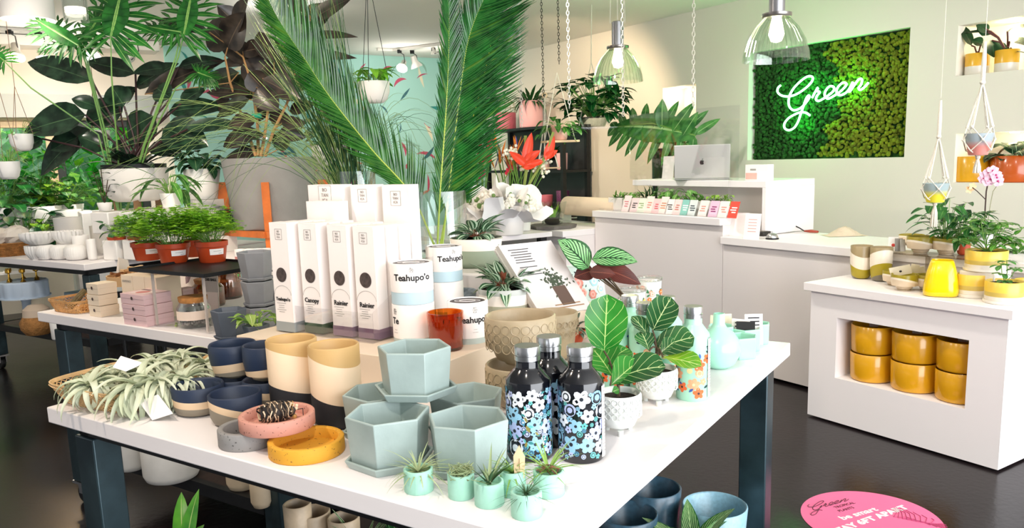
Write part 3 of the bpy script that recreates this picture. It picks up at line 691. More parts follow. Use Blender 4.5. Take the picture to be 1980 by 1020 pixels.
MB().lathe([(.0335, .030), (.0342, .030), (.0347, .036), (.034, .036)], 24).build('stripe', PAPER, o); 
# pendant lamps
LG_ = glass('lamp_glass', (.92, .98, .92), .05, .55, .06)
def pendant(label, x, yb, b_, w_px, top_px, powr):
    P = onB(x, yb, b_); R_ = w_px/2/pxm(P)
    o = thing('pendant_lamp', label, 'lamp', (P.x, P.y, HC), 0); zb = P.z-HC
    s = R_/.2
    prof = [(R_, 0), (R_*.97, R_*.25), (R_*.86, R_*.62), (R_*.66, R_*.98), (R_*.42, R_*1.24), (R_*.36, R_*1.30)]
    pr = prof+[(max(.005, r-.006), z) for r, z in prof[::-1]]
    sh = MB().lathe([(r, z+zb) for r, z in pr], 40).build('glass_shade', LG_, o)
    rib = MB()
    for k in range(36):
        t = 2*math.pi*k/36; rib.tube([V(((r+.001)*math.cos(t), (r+.001)*math.sin(t), z+zb)) for r, z in prof], .0022*s, 4)
    rib.build('shade_rib', LG_, sh)
    MB().lathe([(0, zb+R_*1.30), (R_*.42, zb+R_*1.30), (R_*.45, zb+R_*1.34), (R_*.45, zb+R_*1.42), (R_*.36, zb+R_*1.44), (0, zb+R_*1.44)], 32).build('clamp_ring', mat('#8f8a86', .3, .9), o)
    MB().lathe([(0, zb+R_*1.44), (R_*.24, zb+R_*1.44), (R_*.24, zb+R_*2.35), (R_*.20, zb+R_*2.38), (0, zb+R_*2.38)], 32).build('housing', mat('#a9a8ad', .3, .85), o)
    MB().lathe([(0, zb+R_*.55), (R_*.16, zb+R_*.6), (R_*.24, zb+R_*.8), (R_*.2, zb+R_*1.0), (R_*.14, zb+R_*1.3), (0, zb+R_*1.3)], 24).build('bulb', mat('#fff2dc', .4, emit='#ffe6c0', es=14), o)
    for dx in (-.3, .0, .3): MB().tube([V((R_*dx, 0, zb+R_*2.3)), V((R_*dx*.9, 0, 0))], .0035, 5).build('cord', ROPE, o)
    point('pendant_bulb', V((P.x, P.y, P.z+R_*.45)), powr, (1, .88, .7), .05)
pendant('clear glass bell pendant lamp left of the moss panel', 1195, 159, 4.4, 95, 30, 14)
pendant('larger clear glass bell pendant lamp overlapping the moss panel corner', 1500, 118, 3.3, 124, 0, 14)
# floor sign
P = onz(1690, 1010, 0); dc = thing('floor_sticker', 'round pink floor sticker with white lettering', 'floor sign', (0, 0, .001), 0)
e1, e2, e3 = onz(1548, 988, 0), onz(1680, 952, 0), onz(1826, 1015, 0)
# circle through three points
def circ(a, b, c):
    ax, ay, bx, by, cx_, cy_ = a.x, a.y, b.x, b.y, c.x, c.y; d = 2*(ax*(by-cy_)+bx*(cy_-ay)+cx_*(ay-by))
    ux = ((ax*ax+ay*ay)*(by-cy_)+(bx*bx+by*by)*(cy_-ay)+(cx_*cx_+cy_*cy_)*(ay-by))/d; uy = ((ax*ax+ay*ay)*(cx_-bx)+(bx*bx+by*by)*(ax-cx_)+(cx_*cx_+cy_*cy_)*(bx-ax))/d
    return V((ux, uy, 0))
c0 = circ(e1, e2, e3); R0 = (e1-c0).length; dc.location = c0+Z*.001
dd = MB().lathe([(0, 0), (R0, 0), (R0, .0012), (0, .0012)], 64).build('disc', mat('#f4709f', .45, name='pink_vinyl'), dc)
X_ = (onz(1750, 980, 0)-onz(1640, 1010, 0)).normalized(); Y_ = Z.cross(X_)
def FS(x, y): q = onz(x, y, 0)-c0; return V((q.x, q.y, .0014))
l_ = MB()
def fit_text(mb, txt, P0, P1, z, full=None, off=0, hs=1.0):
    vs, fs = textmesh(txt, 1.0, off=off); x0, x1 = min(v.x for v in vs), max(v.x for v in vs); L = (P1-P0).length; k = L/(x1-x0); X = (P1-P0).normalized(); Y = Z.cross(X)
    if full: vs, fs = textmesh(full, 1.0, off=off); x1 = max(v.x for v in vs)
    mb.add([P1+X*(v.x-x1)*k+Y*v.y*k*hs+Z*(z+v.z*.3) for v in vs], fs)
fit_text(l_, 'be smart', FS(1626, 1003), FS(1694, 984), .0006, off=.03, hs=.85); fit_text(l_, 'Y 6FT APART', FS(1641, 1019), FS(1752, 980), .0006, 'STAY 6FT APART', .05, .8)
l_.build('white_lettering', PAPER, dc, smooth=False)
l_ = MB()
for st in GPATH: l_.tube([FS(x, y)+Z*.0008 for x, y in [(1563+(x-160)*.052+(y-500)*.010, 976+(y-180)*.033-(x-160)*.006) for x, y in smoothpath([V((x, y, 0)) for x, y in st], 3) for (x, y) in [(x, y)]]] if False else [FS(1562+(q.x-160)*.066, 972+(q.y-180)*.036-(q.x-160)*.008)+Z*.0008 for q in smoothpath([V((x, y, 0)) for x, y in st], 3)], .0016, 4)
text_on(l_, 'TROPICAL', .024, FS(1633, 977), X_, Y_); text_on(l_, 'PLANTS', .024, FS(1636, 985), X_, Y_)
l_.build('dark_lettering', mat('#5a2036', .6), dc, smooth=False)
l_ = MB()
for k in range(9):
    t = k/8; a_ = FS(1728+t*70, 1000+t*14); b2 = a_+Y_*.10*math.sin(.5+2.3*t)+X_*.05; l_.tube([a_+Z*.0006, (a_+b2)/2+X_*.02+Z*.0006, b2+Z*.0006], .0016, 4); b3 = a_-Y_*.10*math.sin(.5+2.3*t)+X_*.05; l_.tube([a_+Z*.0006, (a_+b3)/2+X_*.02+Z*.0006, b3+Z*.0006], .0016, 4)
l_.build('leaf_drawing', mat('#b03a68', .6), dc, smooth=False)
# ================================================================== nearest table
TZ = .9
def vprof(r, h, rb=1, t=.006, cr=.012, waist=None):
    """outer profile bottom->rim then inside; waist: list of (frac, scale)"""
    out = [(0, 0), (max(.001, r*rb-cr), 0), (r*rb-cr*.3, cr*.3), (r*rb, cr)]
    if waist:
        for f_, s_ in waist: out.append((r*s_, h*f_))
    out += [(r, h-.003), (r-t*.4, h), (r-t*.7, h-.001), (r-t, h-.004)]
    if waist:
        for f_, s_ in waist[::-1]: out.append((max(.002, r*s_-t), max(h*f_, .012)))
    out += [(max(.002, r*rb-t), cr+.004), (max(.001, r*rb-t-cr), .008), (0, .008)]
    return out
def mats2(m): return [m, mat(m['topcol'], .5)] if 'topcol' in m else m
def potmesh(pf, n, m, h):
    k = max(range(len(pf)), key=lambda i: pf[i][1]); return MB().lathe(pf, n, mf=[0 if i < k else int('topcol' in m) for i in range(len(pf)-1)])
def pot(name, label, cat, c, r, h, m, rb=1, t=.006, cr=.012, group=None, waist=None, rz=0, n=40, rot=None):
    o = potmesh(vprof(r, h, rb, t, cr, waist), n, m, h).build(name, mats2(m), loc=c, rz=rz, rot=rot, ang=60); tag(o, label, cat, group); return o
NAVY, TAN, CLAY, CREAM2 = '#1f2d45', '#e6c49c', '#8b8272', '#ecd2b0'
def bluepot(label, xc, yb, yt, w, z, slope, waist=None, rb=.95):
    c, r, h = fit(xc, yb, yt, w, z, rb)
    m_ = bands('navy_band_glaze', [(0, CLAY), (.36, '#e3c6a2'), (.60, NAVY)], h, .55, slope)
    return pot('plant_pot', label, 'plant pot', c, r, h, m_, rb, .007, .02, 'navy, tan and grey banded pots', waist), c, r, h
bluepot('navy banded pot nearest the air plant basket', 388, 809, 741, 98, TZ, (.05, -.05))
bluepot('navy banded pot behind the grey tray, second from the air plant basket', 460, 829, 757, 101, TZ, (.3, .1))
o, c, r, h = bluepot('navy banded pot under the tapered one', 460, 785, 727, 90, TZ, (0, 0))
bw = [(.3, .88), (.7, 1.03)]
m_ = bands('navy_band_glaze', [(0, CLAY), (.22, '#e3c6a2'), (.45, NAVY)], .09, .5, (-.1, .1))
pot('plant_pot', 'rounded navy banded pot stacked highest beside the tall vases', 'plant pot', c+Z*(h-.002), r*.98, .092, m_, .62, .006, .02, 'navy, tan and grey banded pots', [(.15, .83), (.5, .98), (.8, 1.03)])
o, c, r, h = bluepot('navy banded pot at the bottom of the stack by the tall vases', 516, 796, 731, 84, TZ, (.1, .1))
m_ = bands('navy_band_glaze', [(0, CLAY), (.10, '#e3c6a2'), (.38, NAVY)], .082, .5, (-.1, .1))
pot('plant_pot', 'navy banded pot stacked partly behind the left tall vase', 'plant pot', c+Z*(h-.002)+TS(-.01, .0), r*.98, .092, m_, .72, .006, .02, 'navy, tan and grey banded pots', [(.2, .9), (.6, 1.0)])
for lab, xc, yb, yt, w_, sl in (('tall sand and cream vase with dark curved base, left of the pair', 575, 814, 653, 97, (.25, .1)), ('tall sand and cream vase with dark base, right of the pair', 656, 834, 664, 99, (.28, -.1))):
    c, r, h = fit(xc, yb, yt, w_, TZ, .98)
    m_ = bands('vase_band_glaze', [(0, '#b09a7c'), (.035, '#26262a'), (.36, '#efd5b4'), (.83, '#c9a46a')], h, .6, sl)
    pot('vase', lab, 'vase', c, r, h, m_, .98, .007, .015, 'tall banded vases')
# terrazzo trays
def tray(label, xc, yb, yt, w_, z, colr, speck, rot=None, dz=0):
    c, r, h = fit(xc, yb, yt, w_, z, 1)
    m_ = bands('speckled_concrete', [(0, colr), (.99, colr)], h, .7, speck=speck, bump=.2)
    o = MB().lathe([(0, 0), (r-.002, 0), (r, .002), (r, h-.002), (r-.002, h), (r-.011, h), (r-.013, h-.002), (r-.014, .009), (0, .009)], 48).build('tray', m_, loc=c+Z*dz, rot=rot, ang=50)
    tag(o, label, 'tray', 'round speckled concrete trays'); return c, r, h
c1, r1, h1 = tray('grey speckled round concrete tray under the pink one', 484, 873, 822, 114, TZ, '#8f8d8b', '#4d4c4a')
c2, r2, h2 = tray('yellow speckled round concrete tray at the front', 596, 899, 845, 145, TZ, '#e0a32f', '#6b4a1c')
zt = TZ+max(h1, h2)+.001
c3, r3, h3 = tray('pink speckled round concrete tray stacked on the other two', 539, 846, 797, 143, zt, '#cf9484', '#6a4036')
o = thing('twig_bundle', 'curled dark and cream dried bundle lying in the pink tray', 'dried bundle', c3+Z*.009, .5)
f = MB(); rr = random.Random(2)
for i in range(26):
    y = -.035+.07*i/25; a0_ = rr.uniform(0, 6.28); R_ = .026*math.sqrt(max(.12, 1-(y/.045)**2))
    f.tube([V((y+rr.uniform(-.004, .004), R_*math.cos(a0_+t), .024+R_*.85*math.sin(a0_+t))) for t in [k*.5 for k in range(11)]], rr.uniform(.0012, .0022), 4, i % 3)
f.build('wrapped_strands', [INK, mat('#d9c0a0', .7), mat('#5a4a3a', .8)], o)
f = MB()
for i in range(18): f.ball((.030+rr.uniform(-.004, .012), rr.uniform(-.018, .018), .024+rr.uniform(-.016, .016)), rr.uniform(.003, .006), i % 2, 6, 4)
f.tube([V((.03, 0, .02)), V((.05, -.03, .03)), V((.045, -.05, .012))], .0009, 4, 2)
f.build('dried_tip', [mat('#c99a5a', .8), mat('#e5cfae', .8), INK], o)
MB().ball((0, 0, .024), .022, 0, 12, 8, (1.6, 1, .95)).build('core', mat('#3a3330', .9), o)
# hexagon planters
HG = mat('#a3b4b0', .42, name='celadon_glaze', noise=.10, nscale=14, bump=.04); HGS = HG
def hexprof(mb, R, rb, h, t, z0=0, m=0, ph=0, inner=True, n=6):
    r = [(0, 0), (R*rb*.96, 0), (R*rb, .004), (R, h-.002), (R-.002, h), (R-t+.002, h), (R-t, h-.003), (R*rb-t, .010), (0, .010)]
    mb.lathe([(a, z0+b) for a, b in r], n, m, ph=ph); return mb
def hexplanter(label, c, R, h, ph, saucer=True, rb=.90, tilt=None, mt=None, group='celadon hexagon planters', cat='planter', sc_=1.12, sh=.018):
    o = thing('hexagon_planter', label, cat, c, ph, group, tilt)
    if saucer:
        MB().lathe([(0, 0), (R*rb*sc_*.96, 0), (R*rb*sc_*1.06, sh-.002), (R*rb*sc_*1.06-.002, sh), (R*rb*sc_*1.06-.007, sh-.001), (R*rb*sc_*.95, .006), (0, .006)], 6).build('saucer', mt or HG, o, bev=.0015, ang=25)
    hexprof(MB(), R, rb, h, .007, .007 if saucer else 0).build('pot', mt or HG, o, bev=.002, ang=25)
    return o
def hexfit(label, xc, yb, yt, w_, ph, z=TZ, **k):
    c, r, h = fit(xc, yb, yt, w_, z, .95)
    return hexplanter(label, c, r*1.04, h, ph, **k), c, r*1.04, h
yaw = lambda c: math.atan2(c.y, c.x)
_, ca, ra, ha = hexfit('grey green hexagon planter at the front left, closest to the trays', 757, 921, 801, 160, math.radians(20))
_, cb, rb_, hb = hexfit('grey green hexagon planter behind the small mint pots', 910, 933, 811, 159, math.radians(42))
_, cc, rc, hc = hexfit('grey green hexagon planter mostly behind the front left one', 742, 860, 760, 142, math.radians(20))
_, cd_, rd, hd = hexfit('grey green hexagon planter between the stacked one and the black bottles', 905, 850, 763, 142, math.radians(20))
ztop = TZ+max(ha, hb, hc, hd)+.009
c, r, h = fit(806, 778, 674, 141, ztop, .95)
hexplanter('grey green hexagon planter stacked on top of the others', c, r*1.04, h, math.radians(52), sc_=1.2)
# mint pots with air plants
MINT = mat('#a3d6c2', .6, name='mint_concrete', noise=.06, nscale=30, bump=.08)
AIRM = [leafmat('airplant_grey', '#c2cc9e', '#93a878', rough=.6), leafmat('airplant_green', '#aacf6c', '#7aa450', rough=.5), mat('#7b4b3a', .7, name='dry_root'), leafmat('airplant_dark', '#5c7f4e', '#36543a', rough=.5)]
def airplant(mb, c, kind, rr, s=1.0):
    c = V(c)
    if kind == 'wide':
        for i in range(46):
            a = rr.uniform(0, 6.28); e = rr.uniform(.15, 1.1); d = V((math.cos(a)*math.cos(e), math.sin(a)*math.cos(e), math.sin(e))); L = s*rr.uniform(.03, .058)
            mb.leaf(c, d, L, .0045, rr.uniform(.3, 1.3), prof='taper', seg=6, fold=.3, m=0)
    elif kind == 'tangle':
        for i in range(60):
            a = rr.uniform(0, 6.28); p = c+V((rr.uniform(-.008, .008), rr.uniform(-.008, .008), 0)); R_ = rr.uniform(.010, .020); ph = rr.uniform(0, 6); tl = rr.uniform(-1, 1)
            pts = [p+V((R_*math.cos(a+t+ph), R_*math.sin(a+t), .003+.004*t+R_*tl*math.sin(t)*.5)) for t in [k*.45 for k in range(9)]]
            mb.tube([V((q.x, q.y, max(q.z, c.z+.001))) for q in pts], .0007, 3, 0, cap=False)
    elif kind == 'spike':
        for i in range(13):
            a = rr.uniform(0, 6.28); e = rr.uniform(.5, 1.4); d = V((math.cos(a)*math.cos(e), math.sin(a)*math.cos(e), math.sin(e)))
            mb.leaf(c, d, rr.uniform(.034, .055)*s, .009, rr.uniform(-.1, .6), prof='taper', seg=5, fold=.5, m=rr.choice([0, 3]))
    elif kind == 'green':
        for i in range(30):
            a = rr.uniform(0, 6.28); e = rr.uniform(.1, 1.2); d = V((math.cos(a)*math.cos(e), math.sin(a)*math.cos(e), math.sin(e)))
            mb.leaf(c, d, rr.uniform(.026, .048)*s, .005, rr.uniform(.3, 1.2), prof='taper', seg=5, fold=.4, m=1)
    elif kind == 'fine':
        for i in range(50):
            a = rr.uniform(0, 6.28); e = rr.uniform(.0, 1.1); d = V((math.cos(a)*math.cos(e), math.sin(a)*math.cos(e), math.sin(e)))
            mb.leaf(c, d, rr.uniform(.022, .050)*s, .0018, rr.uniform(.1, 1.0), prof='taper', seg=5, fold=.3, m=3)
    elif kind == 'rooty':
        airplant(mb, c+Z*.004, 'green', rr, 1.25*s)
        for i in range(24):
            a = rr.uniform(0, 6.28); p = c+V((.015*math.cos(a), .015*math.sin(a), rr.uniform(0, .006))); mb.tube([p, p+V((rr.uniform(-.012, .012), rr.uniform(-.012, .012), .008)), c+V((.006*math.cos(a), .006*math.sin(a), .016))], .0008, 3, 2, cap=False)
MP = [('small mint pot with a wide grassy air plant, leftmost of the group', 811, 958, 904, 57, 'wide'), ('small mint pot with a tangled curly air plant', 893, 969, 913, 52, 'tangle'),
      ('small mint pot with a stiff spiky air plant', 947, 985, 928, 58, 'spike'), ('small mint pot with the pointed wooden tag, behind the front ones', 993, 964, 907, 50, 'green'),
      ('small mint pot with a green rooted air plant, rightmost of the group', 1062, 966, 908, 60, 'rooty'), ('small mint pot with a fine dark air plant, nearest the table corner', 1019, 1008, 947, 61, 'fine')]
for i, (lab, xc, yb, yt, w_, kd) in enumerate(MP):
    c, r, h = fit(xc, yb, yt, w_, TZ)
    o = thing('air_plant_pot', lab, 'potted plant', c, 0, 'small mint pots with air plants')
    MB().lathe([(0, 0), (r-.001, 0), (r, .001), (r, h-.001), (r-.001, h), (r-.004, h), (r-.005, h-.002), (r-.0055, h-.012), (0, h-.012)], 36).build('pot', MINT, o, ang=50)
    f = MB(); airplant(f, (0, 0, h-.008), kd, random.Random(40+i), 1.45); f.build('air_plant', AIRM, o)
    if i == 3:
        s_ = MB(); Mx = Matrix.Translation((.012, -.012, h-.012)) @ Matrix(((1, 0, 0, 0), (0, 0, -1, 0), (0, 1, 0, 0), (0, 0, 0, 1)))
        s_.prism([(-.009, 0), (.009, 0), (.011, .04), (.001, .062), (-.010, .042)], -.0012, .0012, 0, Mx); tg = s_.build('wooden_tag', PALEWOOD, o, smooth=False)
        s_ = MB(); text_on(s_, '-------', .009, (.012, -.0136, h+.016), (0, 0, 1), (-1, 0, 0)); s_.build('tag_writing', mat('#a07a55', .7), tg, smooth=False)
# floral bottles
def bottle_prof(R, H):
    return [(0, 0), (R*.94, 0), (R, .004), (R, H*.690), (R*.985, H*.705), (R*.60, H*.795), (R*.53, H*.812), (R*.53, H*.872), (0, H*.872)]
def blossom(mb, R, ang, z, s, npet, mp, mc, rr, e):
    def q(u, v, k): rad = R+e+k*.00006; return V((rad*math.cos(ang+u/rad), rad*math.sin(ang+u/rad), z+v))
    if npet:
        a0_ = rr.random()*6
        for i in range(npet):
            a = a0_+i*2*math.pi/npet; cx_, cy_ = s*.52*math.cos(a), s*.52*math.sin(a)
            vs = [q(cx_+s*.42*math.cos(a)*math.cos(t)-s*.34*math.sin(a)*math.sin(t), cy_+s*.42*math.sin(a)*math.cos(t)+s*.34*math.cos(a)*math.sin(t), i*.3) for t in [k*math.pi/4 for k in range(8)]]
            mb.add(vs, [tuple(range(8))], mp)
    else:
        for k_, sc_, mm in ((0, 1, mp), (1, .68, mc), (2, .45, mp)):
            mb.add([q(s*.8*sc_*math.cos(t), s*.8*sc_*math.sin(t), k_*2) for t in [k*math.pi/6 for k in range(12)]], [tuple(range(12))], mm)
        return
    mb.add([q(s*.2*math.cos(t), s*.2*math.sin(t), 4) for t in [k*math.pi/4 for k in range(8)]], [tuple(range(8))], mc)
def leafdecal(mb, R, ang, z, L, a, m, e):
    def q(u, v): rad = R+e; return V((rad*math.cos(ang+u/rad), rad*math.sin(ang+u/rad), z+v))
    ca_, sa_ = math.cos(a), math.sin(a)
    sh = [(0, 0), (.25, .16), (.5, .22), (.75, .15), (1, 0), (.75, -.15), (.5, -.22), (.25, -.16)]
    mb.add([q(L*(x*ca_-y*sa_), L*(x*sa_+y*ca_)) for x, y in sh], [tuple(range(8))], m)
FL = [mat('#e9eef5', .5), mat('#8fc0dc', .5), mat('#4e8fae', .5), mat('#1d2430', .5), mat('#2f7f80', .5), mat('#8a8040', .5), mat('#b4bfe8', .5), mat('#5fb3b0', .5)]
CAPP = [(0, .872), (.55, .872), (.55, .912), (.50, .915), (.50, .924), (.56, .927), (.56, .985), (.54, .995), (0, .995)]
def bottle(label, c, R, H, body, dark, seed, label_ang=None, density=1.0, group=None, decals=True):
    o = thing('insulated_bottle', label, 'bottle', c, 0, group)
    bd = MB().lathe(bottle_prof(R, H), 48).build('body', body, o, ang=50)
    MB().lathe([(a*R*1.02 if a else 0, b*H) for a, b in CAPP], 40).build('cap', STEEL, o, ang=35)
    if decals:
        mb = MB(); rr = random.Random(seed); e = .0003; spots = []
        if dark:
            k = 0; i = 0
            view = math.atan2(-c.y, -c.x)
            while i < 150*density and k < 6000:
                k += 1; ang = view+rr.uniform(-1.9, 1.9); z = rr.uniform(.012, H*.655-.006); typ = rr.random()
                s = rr.uniform(.014, .022) if i < 26 else (rr.uniform(.005, .009) if i < 80 else rr.uniform(.003, .006))
                if z-s < .003 or z+s > H*.665: continue
                if any(math.hypot((a-ang)*R, z-zz) < (s+s2)*(.78 if i < 26 else .72) for a, zz, s2 in spots[:90]): continue
                e += .0000035; spots.append((ang, z, s)); i += 1
                if i < 26: blossom(mb, R, ang, z, s, rr.choice([5, 5, 6, 5, 0]), rr.choice([0, 0, 0, 1, 6, 1]), 3, rr, e)
                elif i < 80: blossom(mb, R, ang, z, s, rr.choice([5, 0]), rr.choice([1, 2, 6, 7]), 3, rr, e)
                else: leafdecal(mb, R, ang, z, s*3.2, rr.uniform(0, 6.28), rr.choice([4, 5, 4, 2, 7, 0]), e)
            mb.build('floral_print', FL, bd, smooth=False)
        else:
            view = math.atan2(-c.y, -c.x)
            lay = [(.35, .50, .017, 5, 0), (.10, .63, .012, 0, 1), (.35, .38, .014, 0, 1), (-.5, .55, .012, 5, 0), (.05, .20, .018, 6, 1), (-.55, .15, .015, 5, 0), (.30, .06, .016, 5, 0), (-.15, .42, .009, 0, 3), (.55, .24, .010, 5, 1), (-.8, .35, .016, 6, 1), (.8, .60, .014, 5, 0), (1.1, .3, .016, 6, 1), (-1.2, .5, .016, 5, 0)]
            for da, fz, s, npet, mm in lay:
                e += .00004; blossom(mb, R, view+da*1.2, .012+fz*H*.68, s, npet, mm, 4 if mm == 0 else 3, rr, e)
            for i in range(60):
                da = rr.uniform(-1.8, 1.8); fz = rr.uniform(.03, .88)
                if any(math.hypot((da-a*1.2)*R, (fz-f_)*H*.68) < s*1.05 for a, f_, s, _, _ in lay): continue
                e += .00001; leafdecal(mb, R, view+da, .01+fz*H*.66, rr.uniform(.009, .017), rr.uniform(0, 6.28), rr.choice([2, 2, 5]), e)
            mb.build('floral_print', [mat('#e8672e', .5), mat('#f2a77c', .5), mat('#173a3d', .5), mat('#f3dca0', .5), mat('#2b1d1a', .5), mat('#3057a6', .5)], bd, smooth=False)
    if label_ang is not None:
        mb = MB(); R2 = R+.0022; n = 5; w_ = .34
        vs = []
        for k in range(n+1):
            a = label_ang-w_/2+w_*k/n
            for z in (.008, H*.665): vs += [V((R2*math.cos(a), R2*math.sin(a), z))]
        mb.add(vs, [(2*k, 2*k+2, 2*k+3, 2*k+1) for k in range(n)]); lb = mb.build('paper_label', PAPER, bd)
        t_ = MB()
        for k in range(20): t_.box(V(((R2+.0004)*math.cos(label_ang), (R2+.0004)*math.sin(label_ang), .02+k*H*.031)), (.0004, .010, .0016), rz=label_ang)
        t_.build('printed_lines', GREYINK, lb, smooth=False)
    return o
BLK = mat('#0c0e15', .12, name='gloss_black_enamel', coat=.5); MNT = mat('#a9ddc3', .3, name='mint_enamel')
c, R, H1_ = fit(1125, 898, 668, 90, TZ); HB = H1_/.99
print('BOTTLE', R, HB)
def bot_at(xc, ytop_c, H):   # place by the pixel of the cap-top centre
    P = onz(xc, ytop_c, TZ+H*.99); return V((P.x, P.y, TZ))
va = lambda c: math.atan2(-c.y, -c.x)
bottle('black bottle with blue flower print and white paper strip, rightmost of three', c, R, HB, BLK, True, 1, va(c)+1.18, group='black floral bottles')
c = bot_at(1019, 668, HB); bottle('black bottle with blue flower print beside the hexagon planter', c, R, HB, BLK, True, 2, group='black floral bottles')
c = bot_at(1061, 650, HB); bottle('black bottle standing behind the other two black ones', c, R, HB, BLK, True, 3, group='black floral bottles')
c, R, H2_ = fit(1339, 777, 592, 64, TZ); HM = H2_/.99
bottle('mint bottle with orange flower print, nearest and most complete of the mint ones', c, R, HM, MNT, False, 4, va(c)+1.18, group='mint floral bottles')
for i, (x, y, lab) in enumerate(((1185, 578, 'mint bottle seen just above the largest fig leaf'), (1218, 567, 'mint bottle behind, right of the largest fig leaf'), (1247, 581, 'mint bottle directly behind the upright dark fig leaf'), (1289, 569, 'mint bottle between the dark fig leaf and the front mint one'))):
    c = bot_at(x, y+4, HM); bottle(lab, c, R, HM, MNT, False, 5+i, group='mint floral bottles')
# fiddle leaf figs in dimpled pots
DW = mat('#dfe2dd', .3, name='glazed_white', bump=.03)
def dimples(mb, R, rows, n, s, m=1, ph=0, arc=None, rfun=None):
    for z in rows:
        for k in range(n):
            a = ph+2*math.pi*k/n+(0 if rows.index(z) % 2 == 0 else 0)
            rr_ = R if rfun is None else rfun(z)
            pts = [V(((rr_+.0004)*math.cos(a+s*math.cos(t)/rr_), (rr_+.0004)*math.sin(a+s*math.cos(t)/rr_), z+s*math.sin(t))) for t in [j*math.pi/6 for j in range(12)]]
            mb.tube(pts, .0012, 4, 0, closed=True)
FIG = leafmat('fig_leaf', '#3f9a35', '#237a26', '#c5e58a', vs=5, k=.8, mw=.03, rough=.28, trans=.3)
FIGD = leafmat('fig_leaf_dark', '#2f6b33', '#173f22', '#cfe3a0', vs=5, k=.8, mw=.03, rough=.25, trans=.15)
FIGY = leafmat('fig_leaf_yellowing', '#b5cf2a', '#4d9a2b', '#e3ee9a', vs=5, k=.8, mw=.03, rough=.3, trans=.3)
def footpot(o, R, h, mt, nf=3):
    p = MB().lathe(vprof(R, h, .90, .006, .03), 44).build('pot', mt, o, loc=(0, 0, .009), ang=60)
    d = MB(); dimples(d, R, [h*.86, h*.66, h*.46], 20, R*.13); d.build('raised_rings', mt, p)
    for k in range(nf): MB().lathe([(0, 0), (.006, 0), (.007, .012), (0, .012)], 10).build('foot', mt, o, loc=(R*.6*math.cos(.5+k*2.094), R*.6*math.sin(.5+k*2.094), 0))
    MB().disc((0, 0, h-.004), R-.006, n=24).build('soil', SOIL, o, smooth=False)
def pix_leaf(mb, org, bx, by, tx, ty, d0, d1, W, m=0, droop=.35, prof='obov', up=None, fold=.2, twist=0, stem=None, sm=None, seg=9):
    """leaf from one place to another: pixel+depth of its base and tip"""
    a = onD(bx, by, d0)-org; b = onD(tx, ty, d1)-org; v = b-a; L = v.length
    if up is None: up = -ray((bx+tx)/2, (by+ty)/2).normalized()+Z*.35
    d = v.normalized(); sd = d.cross(V(up)).normalized(); d2 = Quaternion(sd, droop/2) @ d
    mb.leaf(a, d2, L*(1+droop*droop/24), W, droop, up=up, fold=fold, prof=prof, seg=seg, m=m, twist=twist)
    if stem is not None:
        s_ = V(stem); mb.tube([s_, (s_+a)/2+Z*.006, a], .0022, 5, sm if sm is not None else 3)
c, R, h = fit(1197, 847, 757, 86, TZ, .9)
o = thing('fig_plant', 'young fiddle leaf fig in a white dimpled pot beside the black bottle', 'potted plant', c, 0, 'fiddle leaf figs in white dimpled pots')
footpot(o, R, h-.009, DW); f = MB(); D = dep(c); st = V((0, 0, h-.01)); top = V((-.01, 0, h+.045))
f.tube([st, (st+top)/2+V((.004, 0, 0)), top], .004, 6, 3)
pix_leaf(f, c, 1168, 678, 1176, 569, D, D-.02, .108, 0, .3, 'fig', stem=top, twist=.1)
pix_leaf(f, c, 1190, 735, 1286, 706, D-.02, D-.06, .105, 1, .7, 'fig', up=(-.1, -.5, 1), stem=top)
pix_leaf(f, c, 1185, 728, 1146, 672, D, D+.06, .095, 0, .5, 'obov', up=(0, -.8, .7), stem=top)
pix_leaf(f, c, 1180, 745, 1236, 696, D-.04, D-.02, .07, 0, .4, 'obov', up=(.2, -.6, .8), stem=top)
pix_leaf(f, c, 1175, 700, 1215, 672, D+.03, D+.07, .06, 0, .4, 'obov', up=(0, -.5, 1), stem=top)
pix_leaf(f, c, 1183, 757, 1197, 752, D-.05, D-.05, .02, 0, .4, 'obov')
f.build('foliage', [FIG, FIGD, FIGY, STEMD], o)
c, R, h = fit(1270, 788, 710, 78, TZ, .9)
o = thing('fig_plant', 'fiddle leaf fig with a yellowing leaf in the second white dimpled pot', 'potted plant', c, 0, 'fiddle leaf figs in white dimpled pots')
footpot(o, R, h-.009, DW); f = MB(); D = dep(c); st = V((0, 0, h-.01)); top = V((0, 0, h+.05))
f.tube([st, top], .004, 6, 3)
pix_leaf(f, c, 1262, 638, 1298, 574, D, D-.01, .085, 1, .3, 'fig', stem=top, up=(-.3, -1, .3))
pix_leaf(f, c, 1268, 676, 1342, 650, D-.02, D-.04, .095, 1, .5, 'fig', up=(0, -.7, .9), stem=top)
pix_leaf(f, c, 1282, 690, 1357, 706, D-.05, D-.09, .07, 2, .3, 'obov', up=(.1, -.5, 1), stem=top)
pix_leaf(f, c, 1257, 655, 1222, 610, D, D+.02, .05, 1, .5, 'obov', up=(.3, -.6, .8), stem=top)
pix_leaf(f, c, 1255, 678, 1240, 640, D-.03, D, .055, 1, .4, 'obov', up=(.2, -.8, .6), stem=top)
pix_leaf(f, c, 1275, 685, 1310, 655, D-.04, D-.03, .045, 1, .5, 'obov', up=(-.2, -.8, .7), stem=top)
f.build('foliage', [FIG, FIGD, FIGY, STEMD], o)
